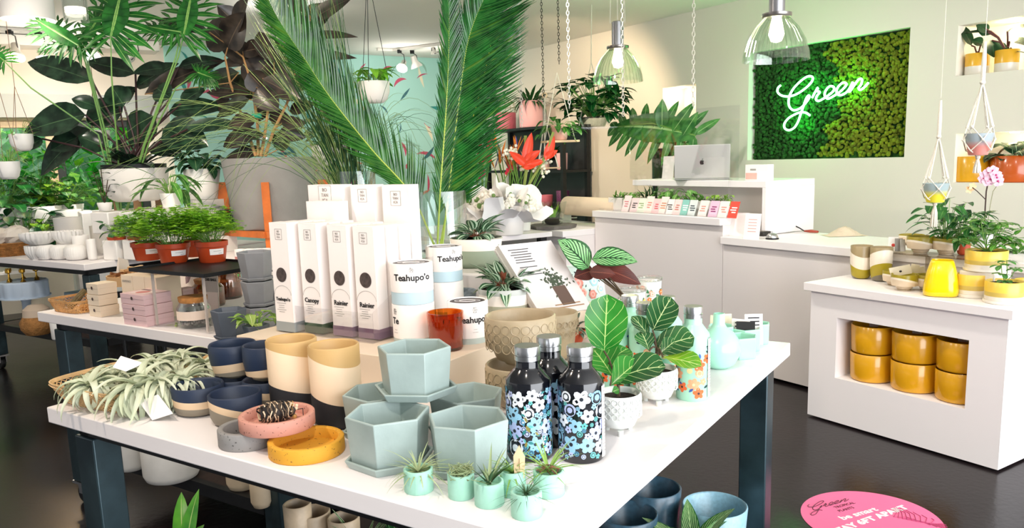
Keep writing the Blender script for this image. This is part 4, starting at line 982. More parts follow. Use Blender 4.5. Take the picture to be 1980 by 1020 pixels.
# round mint vase and mint hexagon pots
MG = mat('#a8e3cc', .25, name='mint_glaze', coat=.3)
c, R, h = fit(1389, 716, 602, 84, TZ, .6)
H_ = .100; rb2 = R
o = MB().lathe([(0, 0), (rb2*.45, 0), (rb2*.75, rb2*.22), (rb2*.97, rb2*.65), (rb2, rb2*.95), (rb2*.93, rb2*1.3), (rb2*.68, rb2*1.68), (rb2*.36, rb2*1.92), (rb2*.27, rb2*2.08), (rb2*.26, rb2*2.55), (rb2*.22, rb2*2.56), (rb2*.20, rb2*2.0), (0, rb2*1.9)], 44).build('bud_vase', MG, loc=c)
tag(o, 'round mint bud vase with narrow neck', 'vase')
for lab, x, yb, yt, w_, ph in (('mint hexagon pot nearest the table edge', 1431, 696, 648, 65, .2), ('mint hexagon pot holding card tags, middle of the cluster', 1441, 681, 632, 62, .2), ('mint hexagon pot at the table edge, right end of the cluster', 1463, 667, 623, 50, .2), ('mint hexagon pot full of cream tags behind the round vase', 1394, 680, 628, 52, .2)):
    _, c, R, h = hexfit(lab, x, yb, yt, w_, ph, saucer=False, rb=.97, mt=MG, group='mint hexagon pots')
CT = mat('#efe3c8', .7, name='cream_card')
hx_c = onz(1441, 655, TZ)
for k, (x, y, ht, cl, lab) in enumerate(((1385, 640, .085, 0, 'cream tag in the back mint pot, leftmost'), (1394, 640, .085, 0, 'cream tag in the back mint pot, middle'), (1402, 640, .090, 0, 'cream tag in the back mint pot, rightmost'), (1430, 648, .085, 1, 'white price card in the middle mint pot'), (1441, 650, .080, 2, 'black card leaning in the middle mint pot'), (1458, 644, .095, 1, 'printed white card with black edge in the right mint pot'))):
    P = onz(x, y+22, TZ+.012); o = thing('price_tag', lab, 'tag', P, va(P)+.3*(k % 3-1), 'price tags in mint pots')
    c_ = MB().box((0, 0, ht/2), (.0015, .045 if k < 3 else .055, ht)).build('card', [CT, PAPER, INK][cl], o, rot=(0, -.12, 0), smooth=False)
    if cl == 1:
        t_ = MB()
        for j in range(3): t_.box((.0012, 0, ht-.012-j*.011), (.0006, .035, .004))
        t_.build('printed_lines', INK, c_, smooth=False)
# dimpled tan planters
TD = mat('#b5a283', .45, name='tan_glaze', noise=.14, nscale=10, bump=.05)
def dimpot(label, c, R, h, dz=0):
    o = thing('dimpled_planter', label, 'planter', c+Z*dz, 0, 'tan dimpled planters')
    p = MB().lathe(vprof(R, h, .80, .008, .03, [(.35, .97), (.7, 1.0)]), 48).build('pot', TD, o, ang=60)
    d = MB(); dimples(d, R, [h*.80, h*.60, h*.40], 22, R*.125, rfun=lambda z: R*(1.0 if z > h*.5 else .985)); d.build('raised_rings', TD, p)
    MB().lathe([(0, 0), (R*.45, 0), (R*.5, .006), (0, .006)], 30).build('base_ring', TD, p, loc=(0, 0, -.004))
    return o
c, R, h = fit(1011, 800, 700, 140, TZ, .8)
dimpot('tan dimpled planter underneath its twin, behind the black bottles', c, R, h)
c2_, R2_, h2_ = fit(1011, 735, 630, 148, TZ+h+.004, .8)
dimpot('tan dimpled planter stacked upright on its twin', c+Z*0, R2_*.98, .115, h+.005)
# ================================================================== riser, boxed diffusers, candles, striped plants, books
RZ = 1.0
def boxthing(name, label, cat, t0, t1, s0, s1, z0, z1, m, part='body', group=None):
    o = MB().box((0, 0, (z1-z0)/2), (s1-s0, t1-t0, z1-z0)).build(name, m, loc=TS((t0+t1)/2, (s0+s1)/2, z0), rz=RZT, bev=.002); tag(o, label, cat, group); return o
boxthing('display_riser', 'low pale wooden riser box under the boxed diffusers and candles', 'riser', 1.195, 1.965, 1.50, 2.44, TZ, RZ, [mat('#ecd9c2', .5, name='pale_riser', noise=.05, nscale=8)])
boxthing('display_riser', 'taller white riser block carrying the upper striped peperomia', 'riser', 1.45, 1.93, 2.22, 2.44, RZ, 1.10, WHITE)
PURP, GRN, GRYB, LBL = mat('#7d6078', .55), mat('#2f4a35', .55), mat('#9aa0a0', .55), mat('#bcd9e6', .5, name='pale_blue_tin')
BX = mat('#f8f0ec', .6, name='carton_white'); BXS = mat('#e4dcea', .6)
def carton(label, xc, yt_, yb_, wpx, z, zt_, bm, txt, circle=True, logo=True, d_s=None, full=True, group='tall white diffuser cartons'):
    P = onz(xc, yb_, z) if d_s is None else d_s
    k = pxm(P); fw = abs(T.dot(cR)); W = wpx/k/fw*.98
    lo, hi = .05, .6
    for _ in range(25):
        m_ = (lo+hi)/2
        if proj(P+Z*m_)[1] > yt_: lo = m_
        else: hi = m_
    H_ = lo; Dp = .045
    o = thing('diffuser_carton', label, 'carton', P+S*(Dp/2+.0), RZT, group)
    bd = MB().box((0, 0, H_/2), (Dp, W, H_)).build('carton', BX, o, bev=.0012)
    xs = -Dp/2-.0008; X_ = V((0, -1, 0)); Y_ = V((0, 0, 1)); cI = INK; g = MB(); N_ = V((-1, 0, 0))
    if bm: MB().box((0, 0, H_*.045), (Dp+.0012, W+.0012, H_*.09)).build('colour_band', bm, o)
    t_ = MB()
    if logo:
        lw = W*.36; lz = H_*.895; 
        for q in ((0, lw/2, lw, .0009), (0, -lw/2, lw, .0009)): t_.box((xs, q[0], lz+q[1]*1.1), (.0005, q[2], q[3]))
        for q in (-1, 1): t_.box((xs, q*lw/2, lz), (.0005, .0009, lw*1.1))
        for i, r in enumerate(('BO', 'TAN', 'ICA')): text_on(t_, r, lw*.28, (xs, 0, lz+lw*.3*(1-i)), X_, Y_)
        t_.build('logo', GREYINK, bd, smooth=False)
    if circle: 
        c_ = MB().disc((xs-.0002, 0, H_*.525), W*.28, (-1, 0, 0), 28).build('dark_dot', mat('#4a3f3c', .8, noise=.4, nscale=90), bd, smooth=False)
    if full:
        t_ = MB(); pts = [V((xs, W*.46*math.cos(a), H_*.34+W*.36*math.sin(a))) for a in [math.pi*j/14 for j in range(15)]]
        t_.tube(pts, .0005, 4); 
        for j in range(5): t_.box((xs, W*.12+(.0), H_*(.262-.020*j)), (.0005, W*(.5 if j in (0, 3) else .3), .0010))
        t_.build('fine_print', GREYINK, bd, smooth=False)
        if txt: t_ = MB(); text_on(t_, txt, W*.25 if len(txt) < 9 else W*.18, (xs, 0, H_*.30), X_, Y_, off=.0003); t_.build('lettering', INK, bd, smooth=False)
    return o, P, W, H_
for args in (('white diffuser carton with grey base band reading Teahupo, leftmost front', 553, 430, 640, 43, GRYB, 'Teahupo\u2019o'), ('white diffuser carton with dark green base band reading Canopy', 608, 431, 643, 42, GRN, 'Canopy'),
             ('white diffuser carton with purple base band reading Rainier, left of the two', 664, 434, 649, 44, PURP, 'Rainier'), ('white diffuser carton with purple base band reading Rainier, right of the two', 714, 437, 654, 46, PURP, 'Rainier')):
    lab, x, yt_, yb_, w_, bm, tx = args
    o, P, W, H_ = carton(lab, x, yt_, yb_, w_, RZ+.004, None, bm, tx)
    for k in (1, 2):
        q = P+S*.049*k+T*(-.006*k)
        carton(lab.split(' reading')[0].replace('white diffuser carton', 'white carton')+(' standing directly behind the front one' if k == 1 else ' third in the file'), x, 0, 0, w_, 0, None, bm, None, False, False, d_s=q, full=False) if False else None
        b_ = thing('diffuser_carton', {('Teahupo\u2019o', 1): 'white carton right behind the leftmost front carton', ('Teahupo\u2019o', 2): 'white carton third back behind the leftmost front carton', ('Canopy', 1): 'white carton right behind the green-banded one', ('Canopy', 2): 'white carton third back behind the green-banded one'}.get((tx, k), ('white carton %s behind the %s purple-banded one' % ('right' if k == 1 else 'third back', 'left' if x < 700 else 'right'))), 'carton', q+S*.0225, RZT, 'tall white diffuser cartons')
        MB().box((0, 0, H_/2), (.045, W, H_-.002*k)).build('carton', BX, b_, bev=.0012); MB().box((0, 0, H_*.045), (.0462, W+.0012, H_*.09)).build('colour_band', bm, b_)
    if tx == 'Teahupo\u2019o': PF = P
    if x == 714: PR = P
S0 = PF.dot(S)
def backcarton(label, x, yt_, wpx, s_, zb, **k):
    # find T position on the plane S = s_
    d = ray(x, 400); tt = (s_-CP.dot(S))/d.dot(S); q = CP+d*tt; P = V((q.x, q.y, zb)); kk = pxm(P); W = wpx/kk/abs(T.dot(cR))
    lo, hi = .03, .7
    for _ in range(25):
        m_ = (lo+hi)/2
        if proj(P+Z*m_)[1] > yt_: lo = m_
        else: hi = m_
    return carton(label, x, yt_, 0, wpx, zb, None, k.get('bm'), k.get('txt'), circle=k.get('circle', False), logo=k.get('logo', True), d_s=P, full=k.get('full', False))
backcarton('blank white carton with embossed front, middle tier behind the leftmost front ones', 622, 389, 72, S0+.155, 1.09, logo=False)
backcarton('wide white carton with a square logo in the back tier, left end', 630, 357, 78, S0+.215, 1.12)
backcarton('white carton with a square logo in the back tier, middle', 702, 357, 52, S0+.215, 1.12)
backcarton('white carton with a square logo and dark dot, right end of the back tier', 766, 357, 58, S0+.215, 1.05, circle=True, full=True, txt='al')
hd = thing('display_holder', 'clear stepped plastic holder around the tall white cartons', 'holder', V((0, 0, 0)), 0)
P0_ = PF-S*.008+T*.045; P1_ = PR-S*.008-T*.045; Lh = (P0_-P1_).length
base = (P0_+P1_)/2; hd.location = (base.x, base.y, RZ); hd.rotation_euler = (0, 0, RZT)
MB().box((.13, 0, .002), (.28, Lh, .003)).build('base', ACR, hd, smooth=False)
for part, sx, z0_, z1_ in (('front_wall', -.004, .003, .085), ('middle_wall', .139, .003, .13), ('back_wall', .270, .003, .20)):
    MB().box((sx, 0, (z0_+z1_)/2), (.003, Lh, z1_-z0_)).build(part, ACR, hd, smooth=False)
for sy in (-1, 1):
    g = MB(); g.prism([(-.005, 0), (.275, 0), (.275, .21), (.14, .21), (.09, .13), (-.005, .085)], -.0015, .0015, 0, Matrix.Translation((0, sy*(Lh/2+.0018), .003)) @ Matrix(((1, 0, 0, 0), (0, 0, 1, 0), (0, 1, 0, 0), (0, 0, 0, 1))))
    g.build('side_wall', ACR, hd, smooth=False)
    
for zt_ in ((.155, .087, .10), (.215, .117, .10)):
    MB().box((zt_[0]+.02, 0, zt_[1]), (.05, Lh*.98, .003)).build('step_shelf', ACR, hd, smooth=False)
# candle tins
TINW = mat('#f8f2ee', .45, name='candle_label'); TINB = mat('#bfd9e4', .5, name='candle_blue_base'); TING = mat('#b9c4bf', .5, name='candle_grey_base')
def tin(label, c, R, h, base, fb, txt='Teahupo\u2019o', ang_off=0, lid=True, group='white candle tubs'):
    o = thing('candle_tub', label, 'candle', c, 0, group)
    MB().lathe([(0, 0), (R*.985, 0), (R*.985, h*fb), (0, h*fb)], 44).build('base', base, o, ang=50)
    MB().lathe([(0, h*fb), (R, h*fb), (R, h-.002), (R-.002, h), (R*.92, h), (R*.91, h-.003), (0, h-.003)], 44).build('label_wrap', TINW, o, ang=50)
    if lid:
        t_ = MB(); t_.disc((0, 0, h-.0026), R*.86, n=28); t_.build('lid_print', mat('#4b4143', .5), o, smooth=False)
        t_ = MB()
        for r_ in (.25, .4): t_.tube([V((R*r_*1.6*math.cos(a), R*r_*.8*math.sin(a), h-.002)) for a in [k*.5236 for k in range(12)]], .0006, 4, closed=True)
        t_.build('lid_drawing', TINW, o)
    if txt:
        an = va(c)+ang_off; t_ = MB(); text_round(t_, txt, R*.42, R, h*(fb+(1-fb)*.52), an, off=.0006)
        t_.build('lettering', INK, o, smooth=False)
        t_ = MB(); text_round(t_, 'BO', R*.12, R, h*(fb+(1-fb)*.86), an); text_round(t_, 'TAN', R*.12, R, h*(fb+(1-fb)*.80), an); text_round(t_, 'ICA', R*.12, R, h*(fb+(1-fb)*.74), an)
        text_round(t_, '------', R*.10, R, h*(fb+(1-fb)*.26), an); text_round(t_, '---------', R*.10, R, h*(fb+(1-fb)*.18), an); t_.build('fine_print', GREYINK, o, smooth=False)
    return o
c, R, h = fit(803, 668, 583, 82, RZ); HT = h
c3_ = c; R3, h3 = R, h
tin('white candle tub with grey base beneath the Teahupo one, beside the amber jar', c, R, h, TING, .16, 'Te', -1.0)
_, R1_, h1_ = fit(803, 588, 500, 82, RZ+h+.001)
tin('white and pale blue candle tub reading Teahupo, top of the left stack', c+Z*(h+.001), R, h, TINB, .30)
c, R, h = fit(907, 666, 578, 79, RZ); tin('white candle tub right of the amber jar reading Teahupo', c, R, R3/R*h3*.98, TING, .14, ang_off=-.35 if False else .35)
c = onz(842, 612, RZ)+S*R3; c.z = RZ
c_b = V((c.x, c.y, RZ))
tin('lavender white candle tub at the bottom of the right stack', c_b, R3, h3, TING, .14, None)
tin('white and pale blue candle tub at the top of the right stack', c_b+Z*(h3+.001), R3, h3, TINB, .30, ang_off=.55)
# amber candle
c, R, h = fit(864, 681, 602, 71, RZ, .88)
AMBX = mat('#8a2406', .08, name='amber_glass', coat=.5, spec=.6)
AG = glass('amber_clear', (.86, .42, .13), .03, .45, .05)
o = thing('candle_jar', 'amber glass jar candle at the riser corner', 'candle', c, 0)
MB().lathe([(0, 0), (R*.84, 0), (R*.9, .004), (R, h), (R-.002, h+.0006), (R-.004, h), (R*.86, .008), (0, .008)], 44).build('jar', AG, o, ang=60)
MB().lathe([(0, .009), (R*.85, .009), (R*.93, h*.68), (0, h*.68)], 40).build('wax', mat('#a8532a', .5, name='candle_wax'), o, ang=50)
for a in (0, 2.1, 4.2): MB().tube([V((.01*math.cos(a), .01*math.sin(a), h*.68)), V((.011*math.cos(a), .011*math.sin(a), h*.68+.009))], .0008, 5).build('wick', INK, o)
# striped peperomias in banded pots
PEP = leafmat('peperomia_leaf', '#86a98a', '#5d8466', '#1f4a2c', vs=0, mw=.10, rough=.35)
# stripes run lengthwise
def striped(name, light, dark, n=7):
    m, nt, p = newmat(name); N = nt.nodes.new; L = nt.links.new; tc = N('ShaderNodeTexCoord'); sp = N('ShaderNodeSeparateXYZ'); L(tc.outputs['UV'], sp.inputs[0])
    s1 = N('ShaderNodeMath'); s1.operation = 'MULTIPLY'; s1.inputs[1].default_value = n*6.283; L(sp.outputs['X'], s1.inputs[0])
    s2 = N('ShaderNodeMath'); s2.operation = 'SINE'; L(s1.outputs[0], s2.inputs[0])
    r = N('ShaderNodeValToRGB'); r.color_ramp.elements[0].position = .35; r.color_ramp.elements[1].position = .65; r.color_ramp.elements[0].color = col(dark); r.color_ramp.elements[1].color = col(light)
    m3 = N('ShaderNodeMath'); m3.operation = 'MULTIPLY_ADD'; m3.inputs[1].default_value = .5; m3.inputs[2].default_value = .5; L(s2.outputs[0], m3.inputs[0]); L(m3.outputs[0], r.inputs['Fac']); L(r.outputs[0], p.inputs['Base Color']); p.inputs['Roughness'].default_value = .35
    return m
PEPM = striped('peperomia_stripes', '#b5ccb0', '#23512f', 3); REDL = mat('#8a4a34', .5, name='young_red_leaf')
def pep(mb, c, rr, n, L, W, mr=1, spread=.03):
    for i in range(n):
        a = rr.uniform(0, 6.28); e = rr.uniform(-.25, 1.15); d = V((math.cos(a)*math.cos(e), math.sin(a)*math.cos(e), math.sin(e)))
        st = V(c)+V((math.cos(a), math.sin(a), 0))*spread*rr.uniform(.2, 1.0)+Z*(.008+.025*max(0, e)*rr.random())
        mb.tube([V(c), st], .0012, 4, 1); mb.leaf(st, d, L*rr.uniform(.6, 1.1), W*rr.uniform(.7, 1.1), rr.uniform(.2, 1.1), prof='ov', seg=6, m=0, fold=.35)
    for i in range(5):
        a = rr.uniform(0, 6.28); mb.leaf(V(c)+Z*.02, V((math.cos(a)*.4, math.sin(a)*.4, 1)), L*.4, W*.45, .2, prof='lan', seg=5, m=1, fold=.5)
def banded(label, xc, yb, yt, w_, z, stops, speck, plant=True, saucer=False, rb=.86, group='wide banded pots', seed=1, n=24, L=.075):
    c, r, h = fit(xc, yb, yt, w_, z, rb); o = thing('peperomia_pot' if plant else 'banded_pot', label, 'potted plant' if plant else 'plant pot', c, 0, group)
    m_ = bands('banded_ceramic', stops, h, .45, (.02, .03))
    zz = .012 if saucer else 0
    potmesh(vprof(r, h-zz, rb, .006, .02), 44, m_, h).build('pot', mats2(m_), o, loc=(0, 0, zz), ang=60)
    if saucer: MB().lathe([(0, 0), (r*.95, 0), (r*1.0, .016), (r*.97, .016), (r*.9, .006), (0, .006)], 40).build('saucer', mat('#c6c8be', .5), o)
    if plant:
        MB().disc((0, 0, h-.008), r-.006, n=24).build('soil', SOIL, o, smooth=False)
        f = MB(); pep(f, (0, 0, h-.002), random.Random(seed), n, L*1.15, .042, spread=.05); f.build('foliage', [PEPM, REDL], o)
    return c, r, h
banded('striped peperomia in a white and sage banded pot, upper of two', 923, 527, 458, 102, 1.10, [(0, '#9aa893'), (.52, '#f3ede4'), (.86, '#a9a497')], None, saucer=True, seed=3, n=42, L=.078)
banded('striped peperomia in a speckled-rim banded pot, lower of two', 976, 618, 554, 102, RZ, [(0, '#a9aa95'), (.42, '#f5efe8'), (.78, '#b9bdb9')], None, seed=8, n=42, L=.08)
banded('empty white and teal-grey banded pot behind the open book', 1040, 594, 527, 77, RZ, [(0, '#86a8a4'), (.47, '#f7f2ea')], None, plant=False)
# far candle tubs and green-based carton
c = TS(1.42, 2.38, RZ); 
tin('white candle tub far behind the upper striped peperomia', V((onz(998, 560, RZ).x, onz(998, 560, RZ).y, RZ)), .045, 0.155, mat('#1f6a5a', .5), .2, None)
# books
bk = thing('open_display_book', 'large grey plant book leaning back behind the banded pots', 'book', (0, 0, 0), 0)
def quadbook(o, P, th, mats, name):
    """box from three corners: bottom-left, bottom-right, top-left"""
    bl, br, tl = P; X = (br-bl); Y = (tl-bl); n = X.cross(Y).normalized(); mb = MB()
    a = [bl, br, br+Y, bl+Y]; mb.add(a+[q-n*th for q in a], [(0, 1, 2, 3), (7, 6, 5, 4), (0, 4, 5, 1), (1, 5, 6, 2), (2, 6, 7, 3), (3, 7, 4, 0)])
    return mb.build(name, mats, o, smooth=False), X, Y, n
Pbl = onz(1048, 612, RZ+.002); Pbr = onz(1122, 600, RZ+.002)
dr = (Pbr-Pbl).normalized(); Pbr = Pbl+dr*.205
bkn = Z.cross(dr); up_ = (Z*.93-dr*.0+Z.cross(dr)*.36).normalized()
off = onD(987, 470, dep(Pbl)+.06)-onD(987, 470, dep(Pbl)+.06)
Ptl = Pbl+up_*.245-dr*.10
bk.location = Pbl
pages, X, Y, n_ = quadbook(bk, [V((0, 0, 0)), Pbr-Pbl, Ptl-Pbl], .018, mat('#d6cfcb', .5, name='book_cover'), 'cover')
quadbook(bk, [V(-n_*.0183)+X*.02+Y*.01, V(-n_*.0183)+X*.99+Y*.01, V(-n_*.0183)+X*.02+Y*.99], .016, PAPER, 'pages')
t_ = MB(); Xn, Yn = X.normalized(), Y.normalized()
for k in range(11):
    if k in (6, 8): continue
    t_.box(X*(.30+.0*k)+Y*(.92-.035*k)+n_*.0008, (.0008, random.Random(k).uniform(.06, .08), .003), ax=(n_, Xn, Yn))
t_.build('printed_lines', mat('#4a4747', .7), pages, smooth=False)
t_ = MB(); rr = random.Random(5)
for k in range(120): t_.tri(X*(.62+rr.gauss(0, .09))+Y*(.45+rr.gauss(0, .06))+n_*.001, Xn*rr.uniform(-1, 1)+Yn*rr.uniform(-1, 1), .012, .006, 0, up=n_)
t_.box(X*.62+Y*.24+n_*.0012, (.0008, .05, .07), 1, ax=(n_, Xn, Yn)); t_.box(X*.6+Y*.08+n_*.0012, (.0008, .12, .004), 2, ax=(n_, Xn, Yn)); t_.box(X*.6+Y*.12+n_*.0012, (.0008, .10, .004), 2, ax=(n_, Xn, Yn))
t_.build('printed_plant', [mat('#3d4a34', .7), mat('#5a4438', .7), mat('#a07c5c', .7)], pages, smooth=False)
# wall of second book
bk2 = thing('display_book', 'white book leaning directly behind the grey plant book', 'book', Pbl-n_*.045, 0)
quadbook(bk2, [V((0, 0, 0))+dr*.02, Pbr-Pbl+dr*.02, Ptl-Pbl+dr*.02], .02, PAPER, 'cover')
# floral notebooks in a clear stand
nb0 = onz(1110, 628, .93); 
nd = (onz(1200, 612, .93)-nb0).normalized(); 
for k in range(3):
    o = thing('floral_notebook', ['mint notebook with coral roses, front of three', 'floral notebook in the middle of three', 'floral notebook at the back of three'][k], 'notebook', nb0-nd.cross(Z)*.022*k*-1+nd*(-.006*k)+Z*.0, math.atan2(nd.y, nd.x), 'floral notebooks')
    o.rotation_euler = (-.22, 0, math.atan2(nd.y, nd.x))
    o.location = nb0+(Z.cross(nd))*.026*k+V((0, 0, .02))
    cv = MB().box((.075, 0, .088), (.150, .016, .176)).build('cover', mat('#dbeee4', .5, name='mint_cover'), o, bev=.001)
    MB().box((.077, .0, .1765), (.146, .013, .0012)).build('page_edge', PAPER, o, smooth=False)
    MB().box((-.0005, .0, .088), (.0015, .014, .17)).build('spine', mat(['#f4ead8', '#c9d8b0', '#e8c2a8'][k], .6), o, smooth=False)
    if k == 0:
        d = MB(); rr = random.Random(12); e = .0085
        def fl(x, z, s, a_, b_, npet=6):
            global e
            e += .0001
            if npet:
                for i in range(npet):
                    t = i*6.283/npet; d.disc((x+s*.55*math.cos(t), -e-.00002*i, z+s*.55*math.sin(t)), s*.5, (0, -1, 0), 10, a_)
            e += .0002; d.disc((x, -e, z), s*.62, (0, -1, 0), 12, b_); e += .0001; d.disc((x, -e, z), s*.3, (0, -1, 0), 10, a_)
        for x, z, s, a_, b_ in ((.035, .12, .022, 0, 1), (.05, .085, .016, 1, 0), (.105, .12, .018, 2, 3), (.13, .09, .015, 3, 2), (.085, .15, .014, 4, 2), (.12, .15, .013, 3, 4), (.09, .075, .016, 0, 1), (.03, .05, .015, 4, 1), (.12, .04, .018, 2, 0), (.07, .04, .014, 3, 1)): fl(x, z, s, a_, b_)
        for i in range(34):
            x, z = rr.uniform(.012, .135), rr.uniform(.012, .165); e2 = .0083; t = rr.uniform(0, 6.28); L = .014; q = V((math.cos(t), 0, math.sin(t))); pp = V((-q.z, 0, q.x))
            x = min(max(x, .015), .135); z = min(max(z, .016), .16)
            d.add([V((x, -e2, z)), V((x, -e2, z))+q*L*.5+pp*.003, V((x, -e2, z))+q*L*.9, V((x, -e2, z))+q*L*.5-pp*.003], [(0, 1, 2, 3)], 5)
        d.build('floral_print', [mat('#e58a78', .5), mat('#f2b8a8', .5), mat('#a9d9e6', .5), mat('#f4eed8', .5), mat('#f0d080', .5), mat('#2f5a58', .5)], cv, smooth=False)
o = thing('notebook_stand', 'clear plastic stand holding the three floral notebooks', 'stand', nb0+nd*.075+Z.cross(nd)*.03, math.atan2(nd.y, nd.x)); o.location.z = TZ
MB().box((0, .0, .047), (.17, .10, .003)).build('stand_shelf', ACR, o, smooth=False); MB().box((0, -.052, .04), (.17, .003, .08)).build('front_wall', ACR, o, smooth=False)
MB().box((0, .052, .06), (.17, .003, .12)).build('back_wall', ACR, o, smooth=False)
for sx in (-1, 1): MB().box((sx*.0835, 0, .0225), (.003, .10, .045)).build('support', ACR, o, smooth=False)
# floral tumblers
for lab, x, y, s in (('clear tumbler with orange fruit print, further right', 1255, 536, 0), ('clear tumbler with yellow flower print behind the mint bottles', 1222, 556, 1), ('clear lidded tumbler between the notebooks and mint bottles', 1196, 590, 2)):
    P = onz(x, y, TZ+.165); c = V((P.x, P.y, TZ)); o = thing('tumbler', lab, 'tumbler', c, 0, 'floral tumblers'); R_ = .046
    MB().lathe([(0, 0), (R_*.85, 0), (R_, .16), (R_-.002, .16), (R_*.83, .004), (0, .004)], 36).build('glass_body', GLASS, o, ang=60)
    MB().lathe([(R_*.75, .158), (R_*1.04, .158), (R_*1.04, .165), (R_*.95, .168), (0, .168), (0, .164)], 36).build('lid', ACR, o)
    MB().lathe([(0, .005), (R_*.82, .005), (R_*.97, .154), (0, .154)], 36).build('liner', PAPER, o, ang=50)
    d = MB(); rr = random.Random(60+s); e = .0005
    for i in range(26): 
        e += .00003; blossom(d, R_*.99, va(c)+rr.uniform(-1.7, 1.7), rr.uniform(.03, .135), rr.uniform(.007, .013), rr.choice([0, 5]), s % 2 if rr.random() < .6 else 2, 3, rr, e)
    for i in range(30): leafdecal(d, R_*.985, va(c)+rr.uniform(-1.7, 1.7), rr.uniform(.03, .13), .014, rr.uniform(0, 6.28), 4, .0004)
    d.build('floral_print', [mat('#ef7d3c', .5), mat('#f0cf45', .5), mat('#f4a48c', .5), mat('#fff4d8', .5), mat('#2d7a4a', .5)], o, smooth=False)
# calathea
P = onz(1150, 625, TZ); c = V((P.x, P.y, TZ)); c = TS(1.03, 2.30, TZ)
o = thing('calathea_plant', 'calathea with boldly striped leaves and brown undersides behind the notebooks', 'potted plant', c, 0)
MB().lathe(vprof(.06, .11, .85), 32).build('pot', WHITE2, o, ang=60); MB().disc((0, 0, .10), .054, n=20).build('soil', SOIL, o, smooth=False)
CAL = leafmat('calathea_leaf', '#a5dd98', '#7fc77c', '#1d3d22', vs=9, k=.9, mw=.06, rough=.35, trans=.15, edge='#245a2a', back='#5a2a26'); CALB = leafmat('calathea_underside', '#6a2f26', '#4b211d', '#8a4a3a', vs=8, mw=.05, rough=.5)
f = MB(); D = dep(c)+.02; st = V((0, 0, .12))
pix_leaf(f, c, 1138, 518, 1080, 462, D, D-.01, .105, 0, .55, 'ov', stem=st, sm=2, up=(0, -.7, .9))
pix_leaf(f, c, 1145, 500, 1233, 504, D-.02, D-.04, .080, 0, .7, 'ov', stem=st, sm=2, up=(-.1, -.75, .75))
pix_leaf(f, c, 1150, 515, 1240, 548, D+.01, D+.0, .075, 1, .6, 'ov', stem=st, sm=2, up=(.4, -.8, .4))
pix_leaf(f, c, 1148, 522, 1110, 535, D+.01, D+.0, .06, 1, .5, 'ov', stem=st, sm=2)
pix_leaf(f, c, 1140, 525, 1190, 530, D-.03, D-.05, .05, 1, .5, 'ov', stem=st, sm=2)
f.build('foliage', [CAL, CALB, STEMD], o)
# little plants
c, R, h = fit(1110, 665, 636, 46, TZ, .8); o = thing('mini_plant', 'dark crinkled peperomia in a tiny terracotta pot behind the largest fig leaf', 'potted plant', c, 0)
MB().lathe(vprof(R, h, .75, .003, .006), 24).build('pot', TERRA, o, ang=50); f = MB(); pep(f, (0, 0, h-.004), random.Random(77), 34, .055, .02, spread=.02); f.build('foliage', [striped('dark_pep', '#8a9c86', '#2a3a2c', 3), REDL], o)
P = onz(1215, 690, TZ); o = thing('mini_plant', 'tiny reddish plant in a terracotta pot between the two figs', 'potted plant', V((P.x, P.y, TZ)), 0)
MB().lathe(vprof(.026, .045, .75, .003, .006), 24).build('pot', TERRA, o, ang=50); f = MB(); rr = random.Random(5)
tuft(f, (0, 0, .042), 14, .05, .014, rr=rr, m=0); tuft(f, (0, 0, .042), 8, .045, .012, rr=rr, m=1); f.build('foliage', [REDL, FIGD], o)
# price sticker card in a tan bowl
c, R, h = fit(1073, 664, 602, 92, TZ+.06, .8); 
o = thing('dimpled_planter', 'tan dimpled planter with a white sticker inside, right of the stacked pair', 'planter', V((c.x, c.y, TZ)), 0, 'tan dimpled planters')
p = MB().lathe(vprof(R, h+.06, .80, .008, .03), 44).build('pot', TD, o, ang=60); d = MB(); dimples(d, R, [(h+.06)*.80, (h+.06)*.60], 22, R*.125); d.build('raised_rings', TD, p)
a = va(c)+math.pi; MB().box(V(((R-.0095)*math.cos(a+.3), (R-.0095)*math.sin(a+.3), h+.06-.024)), (.001, .045, .026), rz=a+.3).build('price_sticker', PAPER, o, smooth=False)
# blue-grey speckled pot low behind the candles
c, R, h = fit(893, 600, 560, 60, RZ, .9)
tag(MB().lathe(vprof(R, h, .9), 36).build('plant_pot', mat('#8b97a0', .5, noise=.35, nscale=120, name='speckled_blue_grey'), loc=c, ang=60), 'small blue grey speckled pot between the candle tubs and peperomia', 'plant pot')
